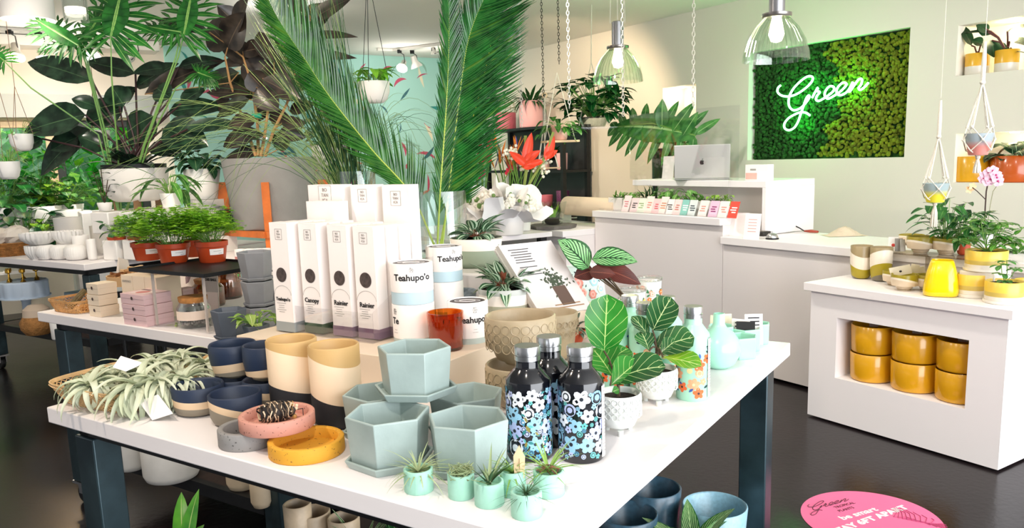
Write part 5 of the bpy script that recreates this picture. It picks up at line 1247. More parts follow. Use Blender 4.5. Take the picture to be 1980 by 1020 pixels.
# ------------------------------------------------------------------ air plant basket(s)
XER = leafmat('xerographica', '#dfe3cc', '#bcc6a4', rough=.6, trans=.15); BASK = mat('#dcb683', .6, name='bamboo', noise=.2, nscale=30)
def basket(name, label, o_loc, rz, L, W, h, flare=.02, mt=BASK, n_l=34, group=None, rows=4, rim=.006):
    o = thing(name, label, 'basket', o_loc, rz, group)
    def pt(u, k):   # perimeter point, rounded rectangle, height fraction k
        fl = flare*k; hl, hw = L/2-flare+fl, W/2-flare+fl; r_ = .035
        per = [(hl-r_, -hw), (hl-r_, hw)]
        t = u*2*math.pi; ex = 4.5; cx_, sx_ = math.cos(t), math.sin(t)
        rr_ = (abs(cx_/hl)**ex+abs(sx_/hw)**ex)**(-1/ex); return V((rr_*cx_, rr_*sx_, h*k))
    f = MB(); N_ = n_l*2
    for i in range(N_):       # slanting strips
        for dr_ in (-1, 1):
            u = i/N_; pts = [pt(u+dr_*.018*k*2, k*.5) for k in range(3)]
            f.tube(pts, .0014, 4)
    for k in range(rows): f.tube([pt(i/64, .15+.75*k/rows) for i in range(64)], .0012, 4, closed=True)
    f.build('woven_side', mt, o)
    r_ = MB()
    pa = [pt(i/72, .93) for i in range(72)]; pb = [pt(i/72, 1.0)+Z*rim for i in range(72)]
    vs = pa+pb+[q*1.0+V((-q.x, -q.y, 0)).normalized()*.004 for q in pb]+[q+V((-q.x, -q.y, 0)).normalized()*.004 for q in pa]
    fs = [(j*72+i, j*72+(i+1) % 72, ((j+1) % 4)*72+(i+1) % 72, ((j+1) % 4)*72+i) for j in range(4) for i in range(72)]
    r_.add(vs, fs); r_.build('rim', mt, o)
    b = MB(); b.add([pt(i/48, .02) for i in range(48)], [tuple(range(48))]); b.build('bottom', mt, o, smooth=False)
    return o
B0 = onz(253, 803, TZ); B1 = onz(112, 775, TZ)
bdir = (B0-B1).normalized(); bn = Z.cross(bdir); Lb = .33; Wb = .28
bc = B0-bdir*(Lb/2-.01)+bn*(Wb/2-.035)
basket('bamboo_basket', 'open bamboo basket of curly air plants at the table corner', V((bc.x, bc.y, TZ)), math.atan2(bdir.y, bdir.x), Lb+.02, Wb, .052, .03)
bb = bc+TS(-.16, .34); bb = V((bb.x, bb.y, TZ))
basket('bamboo_basket', 'second bamboo basket of air plants behind the first, beside the navy pots', bb, math.atan2(bdir.y, bdir.x), .34, .26, .052, .03)
def xero(label, P, s, seed, n=54):
    rr = random.Random(seed); f = MB(); s *= 1.32
    for i in range(n):
        a = rr.uniform(0, 6.28); e = rr.uniform(.45, 1.5); d = V((math.cos(a)*math.cos(e), math.sin(a)*math.cos(e), math.sin(e)))
        f.leaf((0, 0, .012), d, s*rr.uniform(.7, 1.2), s*.22*rr.uniform(.8, 1.2), rr.uniform(1.6, 4.4), prof='taper', seg=9, fold=.45, twist=rr.uniform(-.5, .5))
    o = f.build('air_plant', XER, loc=P, rz=0); return tag(o, label, 'air plant', 'silvery curly air plants in baskets')
zz = TZ+.042
for i, (x, y, s, lab) in enumerate(((176, 738, .085, 'silvery air plant at the left end of the front basket'), (268, 742, .10, 'large silvery air plant at the front corner of the basket, above the hanging tag'), (215, 722, .08, 'silvery air plant in the front basket behind the left one'), (310, 737, .085, 'silvery air plant at the right end of the front basket'), (255, 712, .08, 'silvery air plant at the back of the front basket near the white tag'),
     (300, 700, .08, 'silvery air plant at the left of the rear basket'), (345, 690, .09, 'silvery air plant in the middle of the rear basket'), (395, 700, .085, 'silvery air plant in the rear basket nearest the navy pots'), (355, 728, .075, 'silvery air plant between the two baskets'))):
    P = onz(x, y, zz+.03); xero(lab, V((P.x, P.y, zz)), s, 100+i)
def cardtag(label, cs, th=.0012, sc=True):
    q = [V(c_) for c_ in cs]; ctr = sum(q, V())/4; n_ = (q[1]-q[0]).cross(q[3]-q[0]).normalized(); mb = MB()
    mb.add([a-ctr for a in q]+[a-ctr-n_*th for a in q], [(0, 1, 2, 3), (7, 6, 5, 4), (0, 4, 5, 1), (1, 5, 6, 2), (2, 6, 7, 3), (3, 7, 4, 0)])
    o = thing('paper_tag', label, 'tag', ctr, 0); mb.build('card', PAPER, o, smooth=False); return o, ctr, q
Df = dep(B0)
o, ctr, q = cardtag('white handwritten tag hanging over the basket front', [onD(268, 775, Df-.02), onD(306, 762, Df-.03), onD(335, 799, Df-.06), onz(295, 812, TZ+.002)])
t_ = MB(); pts = [onD(x, y, Df-.0)-ctr for x, y in ((272, 771), (285, 768), (288, 776), (280, 785), (286, 779), (300, 777), (318, 775))]
a_, b_, c_ = q[0]-ctr, q[1]-q[0], q[3]-q[0]
t_.tube([a_+b_*u+c_*v+b_.cross(c_).normalized()*.0015 for u, v in ((.1, .1), (.25, .05), (.3, .2), (.15, .45), (.25, .5), (.35, .3), (.45, .25), (.5, .32), (.6, .22), (.7, .28), (.9, .18))], .0007, 4); t_.build('handwriting', INK, o)
D2 = dep(onz(250, 730, TZ+.08))
cardtag('white folded price tag lying on the air plants at the back', [onD(218, 710, D2), onD(234, 688, D2+.03), onD(279, 702, D2+.02), onD(243, 718, D2-.02)])
# ================================================================== middle table (pink boxes, jars, red pots)
def flat(P): return V((P.x, P.y, P.z))
def boxat(name, label, cat, x, yb, z, wx, dx, h, m, rz=None, group=None, bev=.0015, anchor='front', parts=None, frontpart='box'):
    """box whose front-bottom centre sits at the pixel; wx along T, dx along S"""
    P = onz(x, yb, z); rz = RZT if rz is None else rz
    o = thing(name, label, cat, P, rz, group); b_ = MB().box((dx/2, 0, h/2), (dx, wx, h)).build(frontpart, m, o, bev=bev)
    return o, b_, P
mid_b = onz(112, 606, TZ)+S*.10; mid_b.z = TZ
ib = basket('bamboo_basket', 'shallow bamboo basket of incense bundles at the left end of the middle table', V((mid_b.x, mid_b.y, TZ)), RZT, .19, .24, .05, .02, mat('#d8a468', .6, name='orange_bamboo', noise=.2, nscale=30), 26, rows=3)
TW = mat('#7a6a4a', .8, noise=.4, nscale=60, name='dried_sage')
for i, (lab, dx, dy, a, m_) in enumerate((('dark sage bundle sticking up in the incense basket', -.01, .0, 1.1, TW), ('orange wrapped incense bundle in the bamboo basket', .02, -.06, .2, mat('#d99a4a', .7)), ('pale sage bundle lying in the incense basket', .05, -.01, .5, mat('#b8a58a', .8, noise=.3, nscale=50)))):
    f = MB()
    for k in range(9): t = k*.7; f.tube([V((-.05, .008*math.cos(t), .008*math.sin(t))), V((0, .011*math.cos(t), .011*math.sin(t))), V((.05, .008*math.cos(t+.5), .008*math.sin(t+.5)))], .0045, 5)
    o = f.build('incense_bundle', m_, loc=mid_b+S*dx+T*dy+Z*(.018 if i else .05), rot=(0, -.7 if i == 0 else -.1, a)); tag(o, lab, 'incense bundle', 'incense bundles')
CRM = mat('#ecd9c0', .65, name='cream_card_box', bump=.03); PNK = mat('#e6c3c4', .6, name='pink_card_box')
def drawerbox(label, P, wx, dx, h, m, group, notch=True):
    o = thing('gift_box', label, 'box', P, RZT, group)
    MB().box((dx/2, 0, h*.36), (dx-.002, wx-.002, h*.70)).build('tray', m, o, bev=.001)
    MB().box((dx/2, 0, h*.77+.0), (dx, wx, h*.44)).build('lid', m, o, bev=.001)
    if notch: MB().disc((-.0008, 0, h*.60), .007, (-1, 0, 0), 12).build('thumb_notch', mat('#4a3a36', .8), o, smooth=False)
    return o
P = onz(184, 612, TZ)
for i, l in enumerate(('bottom', 'middle', 'top')):
    drawerbox('cream drawer box beside the incense basket, %s of three' % l, P+Z*.047*i+T*(.004*(i % 2)), .085, .085, .046, CRM, 'cream drawer boxes')
P = onz(228, 614, TZ)
for i in range(3):
    o = thing('crystal_carton', ('tall cream carton with faint printed heading, nearest of three in a row', 'tall cream carton in the middle of the row behind the pink boxes', 'tall cream carton at the far right of the row behind the pink boxes')[i], 'carton', P+S*(.055)+T*(-.083*i), RZT, 'tall cream cartons')
    b_ = MB().box((.055, 0, .085), (.11, .08, .17)).build('carton', CRM, o, bev=.001)
    if i == 0: t_ = MB(); text_on(t_, 'CRYSTALS', .013, (-.0008, 0, .145), (0, -1, 0), (0, 0, 1)); t_.build('lettering', GREYINK, b_, smooth=False)
P = onz(262, 629, TZ)
for i, l in enumerate(('bottom', 'middle', 'top')):
    o = drawerbox('pale pink box with thumb notch, %s of three' % l, P+Z*.0415*i+T*.003*i, .155, .12, .041, PNK, 'pale pink boxes')
    if i == 2:
        t_ = MB(); t_.box((.05, .0, .0415), (.07, .10, .0006), 0); t_.disc((.05, 0, .0422), .028, n=16, m=1); t_.box((.09, .04, .0422), (.012, .05, .0004), 2); t_.build('printed_top', [mat('#f2dcd8', .6), mat('#d98a86', .6), mat('#6a4a48', .7)], o, smooth=False)
# small grey-pink stacked boxes behind
P = onz(342, 600, TZ)+S*.02; P.z = TZ
for i in range(3): drawerbox('small mauve box beside the moss ball jar, %s of three' % ('bottom', 'middle', 'top')[i], P+Z*.031*i, .05, .06, .030, mat('#b59a98', .6), 'small mauve boxes', False)
# leaning card with crystal drawing
def leancard(name, label, cat, x, yb, z, w_, h_, lean, m, th=.003, yawo=0, roll_=0):
    P = onz(x, yb, z); o = thing(name, label, cat, P, 0); o.rotation_euler = (0, 0, RZT+yawo)
    c = MB().box((0, 0, h_/2), (th, w_, h_)).build('card', m, o, rot=(roll_, lean, 0), smooth=False); return o, c
o, c = leancard('crystal_card', 'large leaning pale card with a purple crystal drawing', 'card', 318, 574, 1.02, .135, .19, .35, mat('#f3e6de', .6), roll_=-.25)
o.location = onz(318, 596, TZ+.0)+S*.12; o.location.z = TZ+.025
t_ = MB(); rr = random.Random(3)
pts = [(-.018, .07), (-.024, .10), (-.012, .135), (.008, .15), (.022, .135), (.018, .105), (.002, .075)]
t_.add([V((-.0022, -y, z)) for y, z in pts], [tuple(range(7))], 0)
for k in range(9): y0 = rr.uniform(-.012, .012); z0 = rr.uniform(.09, .13); t_.add([V((-.0026, y0, z0)), V((-.0026, y0+.008, z0+.006)), V((-.0026, y0+.002, z0+.018))], [(0, 1, 2)], 1+k % 2)
for k in range(4): t_.box((-.0024, .02-.003*k, .045-.008*k), (.0005, .05, .002), 3)
t_.build('crystal_drawing', [mat('#8a6f74', .7), mat('#4b3a44', .7), mat('#e9d8d6', .7), GREYINK], c, smooth=False)
# acrylic box stand with dark tray above
P1_ = onz(300, 631, TZ); P2_ = onz(412, 642, TZ)
so = thing('plant_stand', 'clear plastic stand carrying the dark tray of red pots', 'stand', (P1_+P2_)/2+S*.13, RZT); so.location.z = TZ
Lw = (P2_-P1_).length
MB().box((0, 0, .003), (.28, Lw+.03, .006)).build('base', ACR, so, smooth=False)
for sx in (-1, 1):
    for sy in (-1, 1): MB().box((sx*.135, sy*Lw/2, .111), (.008, .008, .21)).build('post', mat('#c9bdb4', .3, name='acrylic_edge'), so, smooth=False)
TRZ = 1.12
A1, A2, A3 = onz(262, 503, TRZ), onz(362, 517, TRZ), onz(470, 496, TRZ)
ctr = so.location.copy()
tr = thing('plant_tray', 'thin dark tray under the red plastic pots', 'tray', V((ctr.x, ctr.y, TRZ-.006))+T*.02, RZT)
MB().box((0, 0, .003), (.34, .46, .006)).build('tray_base', BLACKM, tr, bev=.001)
m_ = MB()
for sx in (-1, 1): m_.box((sx*.169, 0, .008), (.003, .46, .012))
for sy in (-1, 1): m_.box((0, sy*.229, .008), (.34, .003, .012))
m_.build('tray_rim', BLACKM, tr, smooth=False)
REDP = mat('#b8431c', .4, name='red_brown_plastic')
MAID = leafmat('maidenhair', '#b6e044', '#74bb2c', trans=.35, rough=.5)
def redpot(label, x, yb, yt, w_, z, seed, H=.14, lab=True, foli=True, loc=None, group='red plastic pots on the dark tray'):
    if loc is None: c, R, h = fit(x, yb, yt, w_, z, .78)
    else: c, R, h = loc
    o = thing('potted_fern', label, 'potted plant', c, 0, group)
    MB().lathe([(0, 0), (R*.74, 0), (R*.78, .003), (R*.93, h*.74), (R, h*.76), (R*1.02, h-.001), (R*.99, h), (R*.95, h-.002), (R*.9, h*.8), (R*.74, .006), (0, .006)], 36).build('pot', REDP, o, ang=40)
    MB().disc((0, 0, h-.008), R*.94, n=20).build('soil', SOIL, o, smooth=False)
    if lab:
        a0_ = va(c)+.35; mb = MB(); n = 5
        vs = []
        for k in range(n+1):
            a = a0_-.5+1.0*k/n
            for z_, r_ in ((h*.38, R*.862+.0012), (h*.66, R*.915+.0012)): vs.append(V((r_*math.cos(a), r_*math.sin(a), z_)))
        mb.add(vs, [(2*k, 2*k+2, 2*k+3, 2*k+1) for k in range(n)]); lb = mb.build('price_label', PAPER, o)
        t_ = MB(); text_round(t_, '---------', R*.16, R*.90+.001, h*.56, a0_); text_round(t_, '-----', R*.14, R*.88+.001, h*.45, a0_+.2); t_.build('label_print', INK, lb, smooth=False)
    if foli:
        f = MB(); rr = random.Random(seed)
        for i in range(95):
            a = rr.uniform(0, 6.28); e = rr.uniform(.45, 1.5); L = H*rr.uniform(.5, 1.05); p0 = V((R*.6*math.cos(a)*rr.random(), R*.6*math.sin(a)*rr.random(), h-.01)); d = V((math.cos(a)*math.cos(e), math.sin(a)*math.cos(e), math.sin(e)))
            pe = p0+d*L; pm_ = (p0+pe)/2+Z*.01; f.tube([p0, pm_, pe], .0008, 3, 1, cap=False)
            for j in range(7):
                q = pe+V((rr.gauss(0, .014), rr.gauss(0, .014), rr.gauss(0, .010))); b2 = rr.uniform(0, 6.28)
                for l_ in range(3): f.tri(q, V((math.cos(b2+l_*.9), math.sin(b2+l_*.9), rr.uniform(-.25, .25))), rr.uniform(.016, .026), .017, 0)
        f.build('foliage', [MAID, STEM], o)
    return o, c, R, h
redpot('bright green fern in a red plastic pot, left of the three on the tray', 288, 504, 467, 60, TRZ, 1)
redpot('bright green fern in a red plastic pot, middle of the three on the tray', 338, 509, 469, 63, TRZ, 2)
redpot('bright green fern in a red plastic pot, right of the three on the tray', 412, 508, 465, 61, TRZ, 3)
redpot('bright green fern in the red pot hidden behind the others', 378, 497, 462, 50, TRZ, 4, lab=False)
# jar with moss ball
c, R, h = fit(386, 637, 556, 62, TZ+.006, 1.0)
c, R, h = fit(378, 633, 572, 66, TZ+.006, 1.0)
o = thing('moss_ball_jar', 'clear corked jar holding a black moss ball and gravel', 'jar', c, 0)
MB().lathe([(0, 0), (R*.9, 0), (R*.95, .006), (R*.95, h*.62), (R*.78, h*.76), (R*.76, h*.86), (R*.73, h*.86), (R*.75, h*.76), (R*.91, h*.60), (R*.91, .01), (0, .006)], 40).build('jar_glass', GLASS, o, ang=60)
MB().lathe([(0, h*.80), (R*.74, h*.80), (R*.80, h*.86), (R*.82, h*1.0), (0, h*1.0)], 36).build('cork_lid', mat('#c98a4a', .8, noise=.25, nscale=60, name='cork'), o)
f = MB(); rr = random.Random(6)
for i in range(90): a = rr.uniform(0, 6.28); q = R*.84*math.sqrt(rr.random()); f.ball((q*math.cos(a), q*math.sin(a), .010+rr.random()*.012), rr.uniform(.004, .007), i % 2, 6, 4)
f.build('gravel', [mat('#6a5a58', .6), mat('#9a8a86', .6)], o)
f = MB(); f.ball((0, 0, 0), .021, 0, 20, 14); me_ = f.build('moss_ball', mat('#0d130f', .95, bump=1, bscale=500, name='black_moss'), o, loc=V((-R*.35*math.cos(-.6), -R*.35, .038)))
MB().lathe([(R*.955, h*.24), (R*.955, h*.55)], 40).build('jar_label', mat('#f0dccb', .7), o)
o, c = leancard('moss_ball_sign', 'small grey sign reading Marimo Moss Ball beside the corked jar', 'sign', 372, 575, TZ, .085, .20, .06, mat('#c3b8ac', .6), yawo=.15)
o.location = onz(372, 622, TZ)+S*.09; o.location.z = TZ
t_ = MB(); text_on(t_, 'MARIMO', .012, (-.0018, 0, .172), (0, -1, 0), (0, 0, 1)); text_on(t_, 'MOSS BALL', .0145, (-.0018, 0, .155), (0, -1, 0), (0, 0, 1), off=.0006); t_.build('lettering', mat('#3b3833', .7), c, smooth=False)
MB().box((-.002, 0, .06), (.001, .08, .09)).build('lower_panel', mat('#efdccf', .7), c, smooth=False)
P = onz(342, 628, TZ); f = MB(); tuft(f, (0, 0, 0), 7, .05, .01, el=(0, .3), droop=(0, .3)); tag(f.build('paper_leaf', MAID, loc=P+Z*.002), 'small green sprig lying under the clear stand', 'sprig')
# dark jars and cork lids behind the stand
GJ = glass('brown_jar_glass', (.72, .52, .38), .04, .5, .08)
for i, (x, y, w_, hh, lab) in enumerate(((405, 590, 60, .12, 'brownish glass jar with cork lid behind the moss ball jar'), (440, 575, 56, .16, 'tall amber glass jar behind the clear stand'), (398, 560, 50, .13, 'low amber jar at the back under the tray'))):
    P = onz(x, y, TZ); P = P if P.dot(S) < 3.1 else P; r_ = w_/2/pxm(P); o = thing('storage_jar', lab, 'jar', P, 0, 'brown glass jars under the tray')
    MB().lathe([(0, 0), (r_*.95, 0), (r_, .01), (r_, hh*.7), (r_*.75, hh*.85), (r_*.72, hh*.85), (r_*.95, hh*.68), (r_*.95, .01), (0, .01)], 32).build('jar_glass', GJ, o)
    MB().lathe([(0, hh*.83), (r_*.75, hh*.83), (r_*.82, hh), (0, hh)], 28).build('cork_lid', mat('#b07a4a', .8, noise=.3, nscale=50), o)
    MB().lathe([(0, .012), (r_*.93, .012), (r_*.93, hh*.4), (0, hh*.45)], 24).build('contents', mat('#8a5a34', .9, noise=.5, nscale=60), o)
# crates of wood sticks
STK = [mat('#8c5a30', .8, noise=.3, nscale=30), mat('#c99a68', .8, noise=.2, nscale=30), mat('#e2bf92', .8)]
cb = onz(222, 553, TZ)+S*.10; cb.z = TZ
o = thing('wood_stick_box', 'round pale wooden tray heaped with short brown wood sticks', 'box of sticks', cb, RZT)
MB().lathe([(0, 0), (.12, 0), (.125, .05), (.118, .05), (.114, .008), (0, .008)], 36, c=(0, 0, 0)).build('tray', mat('#e5b884', .6), o)
for v_, w2 in (((0, 0, 0), 0),):
    f = MB(); rr = random.Random(8)
    for i in range(55):
        a = rr.uniform(0, 6.28); q = .085*math.sqrt(rr.random()); zc = .03+.06*(1-q/.09)*rr.random(); b2 = rr.uniform(0, 3.14); ax = (V((math.cos(b2), math.sin(b2), rr.uniform(-.4, .4))).normalized(),)
        X1 = ax[0]; Y1 = X1.cross(Z).normalized(); f.box((q*math.cos(a), q*math.sin(a), zc+.012), (rr.uniform(.05, .085), rr.uniform(.012, .018), rr.uniform(.010, .016)), i % 3, ax=(X1, Y1, X1.cross(Y1)))
    f.build('wood_sticks', STK, o, smooth=False)['kind'] = 'stuff'
o, b_, P = boxat('paper_bag_box', 'pale paper box of white stones behind the wood sticks', 'box', 290, 545, TZ, .15, .12, .06, mat('#e3bf92', .7)); o.location = cb+S*.10-T*.22
f = MB(); rr = random.Random(18)
for i in range(30): f.ball((rr.uniform(.01, .11), rr.uniform(-.07, .07), .058+rr.random()*.01), .012, 0, 7, 5)
f.build('stones', mat('#d9cfc2', .8), o)
o = thing('grain_bag', 'white paper bag edge behind the left wood stick tray', 'bag', cb+T*.15+S*.03, RZT)
MB().add([(-.02, 0, 0), (.06, 0, 0), (.05, 0, .11), (0, 0, .13), (-.02, .03, 0), (.06, .03, 0), (.05, .012, .11), (0, .012, .13)], [(0, 1, 2, 3), (4, 7, 6, 5), (0, 3, 7, 4), (1, 5, 6, 2), (3, 2, 6, 7), (0, 4, 5, 1)]).build('bag', mat('#efe2d4', .8), o, smooth=False)
# grey hexagon pots stacked, with ivy
HGR = mat('#8d8f94', .5, name='grey_hexagon_glaze', noise=.06); HGB = mat('#5c6470', .5, name='slate_hexagon_glaze')
def hx2(label, x, yb, yt, w_, z, m_, ph=.3, dz=None, cc=None):
    if cc is None: c, R, h = fit(x, yb, yt, w_, z, .9)
    else: c, R, h = cc
    return hexplanter(label, c, R*1.02, h, RZT+ph, rb=.80, mt=m_, group='grey hexagon pots', sh=.012), c, R, h
_, c, R, h = hx2('slate grey hexagon pot with saucer at the right end of the middle table', 447, 658, 601, 66, TZ, HGB)
c5 = c+S*.10-T*.10
c5 = onz(497, 640, TZ)+S*.02; c5.z = TZ
hx2('light grey hexagon pot at the bottom of the tall stack', 0, 0, 0, 0, 0, HGR, cc=(c5, .060, .085))
hx2('light grey hexagon pot in the middle of the tall stack', 0, 0, 0, 0, 0, HGR, .2, cc=(c5+Z*.095, .060, .085))
P = onz(500, 545, c5.z+.19)
hx2('light grey hexagon pot topping the tall stack beside the cartons', 0, 0, 0, 0, 0, HGR, .3, cc=(c5+Z*.19, .064, .098))
c6 = c5+S*.12+T*.06; hx2('light grey hexagon pot half hidden behind the tall stack', 0, 0, 0, 0, 0, HGR, .1, cc=(c6, .058, .13))
c7 = onz(475, 655, TZ)+S*.06-T*.03; c7.z = TZ
_, c7, _, _ = hx2('slate hexagon pot holding pale ivy in front of the tall stack', 0, 0, 0, 0, 0, HGB, cc=(onz(482, 668, TZ)+S*.035, .045, .06))
f = MB(); rr = random.Random(33); vine(f, (0, 0, 0), 20, .045, .04, rr, 0, 1, R=.05, H=(.01, .05)); tag(f.build('ivy_plant', [leafmat('ivy_leaf', '#c3d878', '#7fae48', '#eef2c0', mw=.06), STEM], loc=V((c7.x, c7.y, TZ+.062))), 'small pale green ivy growing in the slate hexagon pot', 'plant')
# ------------------------------------------------------------------ lower shelf of middle table
WC = mat('#dcd9d2', .6, name='pale_grey_ceramic', noise=.05)
c, R, h = fit(262, 916, 800, 78, .28, 1)
for lab, x, yb, w_, hh in (('tall pale grey cylinder pot on the lower shelf, leftmost', 222, 895, 52, .30), ('pale grey cylinder pot on the lower shelf, beside the table leg', 257, 917, 68, .30), ('large pale grey cylinder pot on the lower shelf', 336, 942, 110, .30), ('beige pot on the lower shelf near its right end', 472, 955, 64, .22), ('narrow beige pot at the right end of the lower shelf', 508, 990, 42, .24)):
    P = onz(x, yb, .28); r_ = w_/2/pxm(P); c = P+V((P.x, P.y, 0)).normalized()*r_
    pot('planter', lab, 'plant pot', c, r_, hh, WC if 'beige' not in lab else mat('#cdb99c', .6, noise=.08), .97, .008, .03, 'pots on the lower shelf')
# small cactus pots
st_ = onz(200, 690, .36); st_ = TS(4.75, 3.02, .36)
o = thing('plant_tray', 'dark tray of little red pots on the lower shelf beneath the back tables', 'tray', st_, RZT); MB().box((0, 0, .15), (.26, .50, .012)).build('tray_base', mat('#6a5650', .5), o, bev=.001)
for sx in (-1, 1):
    for sy in (-1, 1): MB().lathe([(0, -.36), (.012, -.36), (.012, .145), (0, .145)], 8, c=(sx*.11, sy*.22, 0)).build('leg', BLACKM, o)
for i, dt in enumerate((.16, .02, -.16)):
    redpot('small sprouting plant in a red pot on the low tray, %s' % ('left', 'middle', 'right')[i], 0, 0, 0, 0, 0, 60+i, H=.06, lab=False, foli=False, loc=(st_+T*dt+Z*.158, .055, .085), group='little red pots on the low tray')
    o = bpy.data.objects[[q.name for q in bpy.data.objects if q.name.startswith('potted_fern')][-1]]
    f = MB(); tuft(f, (0, 0, .07), 9, .075, .014, el=(1.0, 1.5), droop=(.0, .3), rr=random.Random(i)); f.build('foliage', [MAID], o)
# ------------------------------------------------------------------ lower shelf of nearest table
MARB = mat('#b9a488', .45, name='marbled_glaze', noise=.45, nscale=9); TQ = mat('#39586a', .3, name='deep_teal_glaze', noise=.25, nscale=60); TQL = mat('#8fb9c9', .3, name='light_blue_glaze', noise=.12, nscale=90)
def rimpot(label, x, yr, w_, zr, z0, m_, rb=.85, group=None, name='planter'):
    P = onz(x, yr, zr); r_ = w_/2/pxm(P); c = V((P.x, P.y, z0)); pot(name, label, 'plant pot', c, r_, zr-z0, m_, rb, .008, .03, group); return c, r_
rimpot('marbled brown pot under the nearest table, beside the dark leg', 574, 972, 54, .50, .2, MARB, .9, 'marbled pots under the nearest table')
rimpot('larger marbled grey brown pot under the nearest table, in front', 603, 987, 70, .46, .2, MARB, .9, 'marbled pots under the nearest table')
rimpot('marbled grey pot behind the striped spider plant', 664, 998, 62, .46, .2, MARB, .9, 'marbled pots under the nearest table')
rimpot('dark teal pot under the table, half hidden by its right edge', 1262, 940, 110, .44, .2, TQ, .85, 'teal pots under the nearest table')
rimpot('light blue rimmed teal pot beside the table leg', 1382, 974, 124, .42, .2, TQL, .85, 'teal pots under the nearest table')
rimpot('dark slate blue pot under the table, nearest the table corner', 1213, 990, 118, .42, .2, TQ, .85, 'teal pots under the nearest table')
def floorplant(label, x, y, zr, mats, kind, seed, L, W, n, w_=50, pm_=None):
    P = onz(x, y, zr); o = thing('foliage_plant', label, 'potted plant', V((P.x, P.y, .2)), 0); MB().lathe(vprof(.055, zr-.25, .8), 24).build('pot', pm_ or TERRA, o, ang=60)
    f = MB(); rr = random.Random(seed); tuft(f, (0, 0, zr-.26), n, L, W, el=(.5, 1.4), droop=(.3, 1.2), rr=rr, prof=kind, seg=7); f.build('foliage', mats, o)
SPV = leafmat('spider_leaf', '#e6ecc0', '#d8e2a8', '#2f6a2a', vs=0, mw=.5, trans=.2); 
floorplant('white striped spider plant under the nearest table', 700, 1035, .42, [leafmat('spider_stripe', '#2f7a34', '#1d5a26', '#e6ecc0', mw=.12, edge='#eef2d0')], 'lan', 1, .15, .016, 40)
floorplant('dark leafy plant beside the spider plant under the table', 775, 1045, .42, [leafmat('dark_pothos', '#1f5a2a', '#123a1c', '#a8d08a', mw=.05)], 'ov', 2, .14, .05, 24)
floorplant('striped calathea with upright leaves before the teal pots', 1340, 1030, .40, [leafmat('calathea_small', '#3f8a3a', '#1f5a28', '#b9dc9a', vs=8, mw=.06)], 'ov', 3, .17, .055, 14)
floorplant('green leafy plant low under the table, left of the dark leg', 350, 1040, .33, [leafmat('bright_pothos', '#6fbf3a', '#3f8f2c', '#c9e08a', mw=.05)], 'ov', 4, .20, .05, 10)
# ================================================================== left table
WG = mat('#efece8', .4, name='white_ceramic')
def zpot(label, x, yb, yt, w_, z, m_=WG, rb=.95, name='white_pot', cat='plant pot', group='white pots on the left table', waist=None, cr=.015):
    c, R, h = fit(x, yb, yt, w_, z, rb); pot(name, label, cat, c, R, h, m_, rb, .006, cr, group, waist); return c, R, h
SEAG = mat('#a9763f', .8, name='seagrass', noise=.35, nscale=25, bump=1, bscale=90)
c, R, h = fit(20, 496, 467, 90, TZ, 1)
o = thing('seagrass_basket', 'brown woven seagrass basket at the left end of the far table', 'basket', c, RZT)
f = MB()
for k in range(9): f.lathe([(R*(.95+.01*k/2), h*k/9), (R*(1.0+.01*k/2), h*(k+.5)/9), (R*(.95+.01*k/2), h*(k+1)/9)], 40)
f.lathe([(R*.9, h), (R*.85, .01), (0, .01)], 40); f.build('woven_side', SEAG, o)
f = MB(); rr = random.Random(9)
for k, (dx, dy, r_) in enumerate(((-.07, .04, .09), (.05, -.02, .10), (.0, .10, .08))):
    n = len(f.v); f.ball((dx, dy, h+.04), r_, 0, 12, 8, (1, 1, .75))
    for i in range(n, len(f.v)): v = V(f.v[i]); j = 1+rr.uniform(-.14, .14); f.v[i] = (dx+(v.x-dx)*j, dy+(v.y-dy)*j, h+.04+(v.z-h-.04)*j)
f.build('crumpled_cloth', mat('#e9dfd3', .9), o, smooth=False)
def ribbed(label, x, yb, yt, w_, z, rb=.5, n=22, flat=False, group='white ribbed bowls', name='ribbed_bowl'):
    c, R, h = fit(x, yb, yt, w_, z, rb); vs = []; fs = []; N_ = n*4; prof = [(rb, 0), ((1+rb)/2*.98, .18), (.97, .5), (1.0, .8), (1.0, 1.0), (.93, 1.0), (.9, .5), (.4, .1), (.001, .08)]
    if flat == 'round': prof = [(rb, 0), (.8, .1), (.97, .35), (1.0, .55), (.95, .78), (.8, .93), (.55, 1.0), (.5, .97), (.001, .95)]
    for r_, z_ in prof:
        for k in range(N_): t = 2*math.pi*k/N_; q = R*r_*(1+(.045*math.cos(n*t) if r_ > .3 and flat != 'round' else (.012*math.cos(n*t) if flat == 'round' else 0))); vs.append((q*math.cos(t), q*math.sin(t), h*z_))
    for i in range(len(prof)-1):
        for k in range(N_): fs.append((i*N_+k, i*N_+(k+1) % N_, (i+1)*N_+(k+1) % N_, (i+1)*N_+k))
    o = MB().add(vs, fs).build(name, WG, loc=c, ang=60); return tag(o, label, 'bowl', group), c, R, h
_, cz, _, hz = ribbed('small white ribbed bowl, far left under the ribbed pair', 72, 502, 474, 38, TZ)
ribbed('white round textured vase, left of three in the bottom row', 92, 502, 473, 38, TZ, .4, 30, 'round', 'round white textured vases', 'round_vase')
ribbed('white round textured vase, middle of three in the bottom row', 118, 502, 473, 38, TZ, .4, 30, 'round', 'round white textured vases', 'round_vase')
_, _, _, hr = ribbed('white round textured vase, largest at the right of three', 149, 503, 473, 44, TZ, .4, 30, 'round', 'round white textured vases', 'round_vase')
ribbed('white ribbed bowl stacked above the round vases, left', 77, 473, 449, 64, TZ+hr, .5)
ribbed('white ribbed bowl stacked above the round vases, right', 133, 471, 446, 52, TZ+hr, .5)
zpot('plain white cylinder pot behind the largest round vase', 160, 500, 454, 30, TZ)
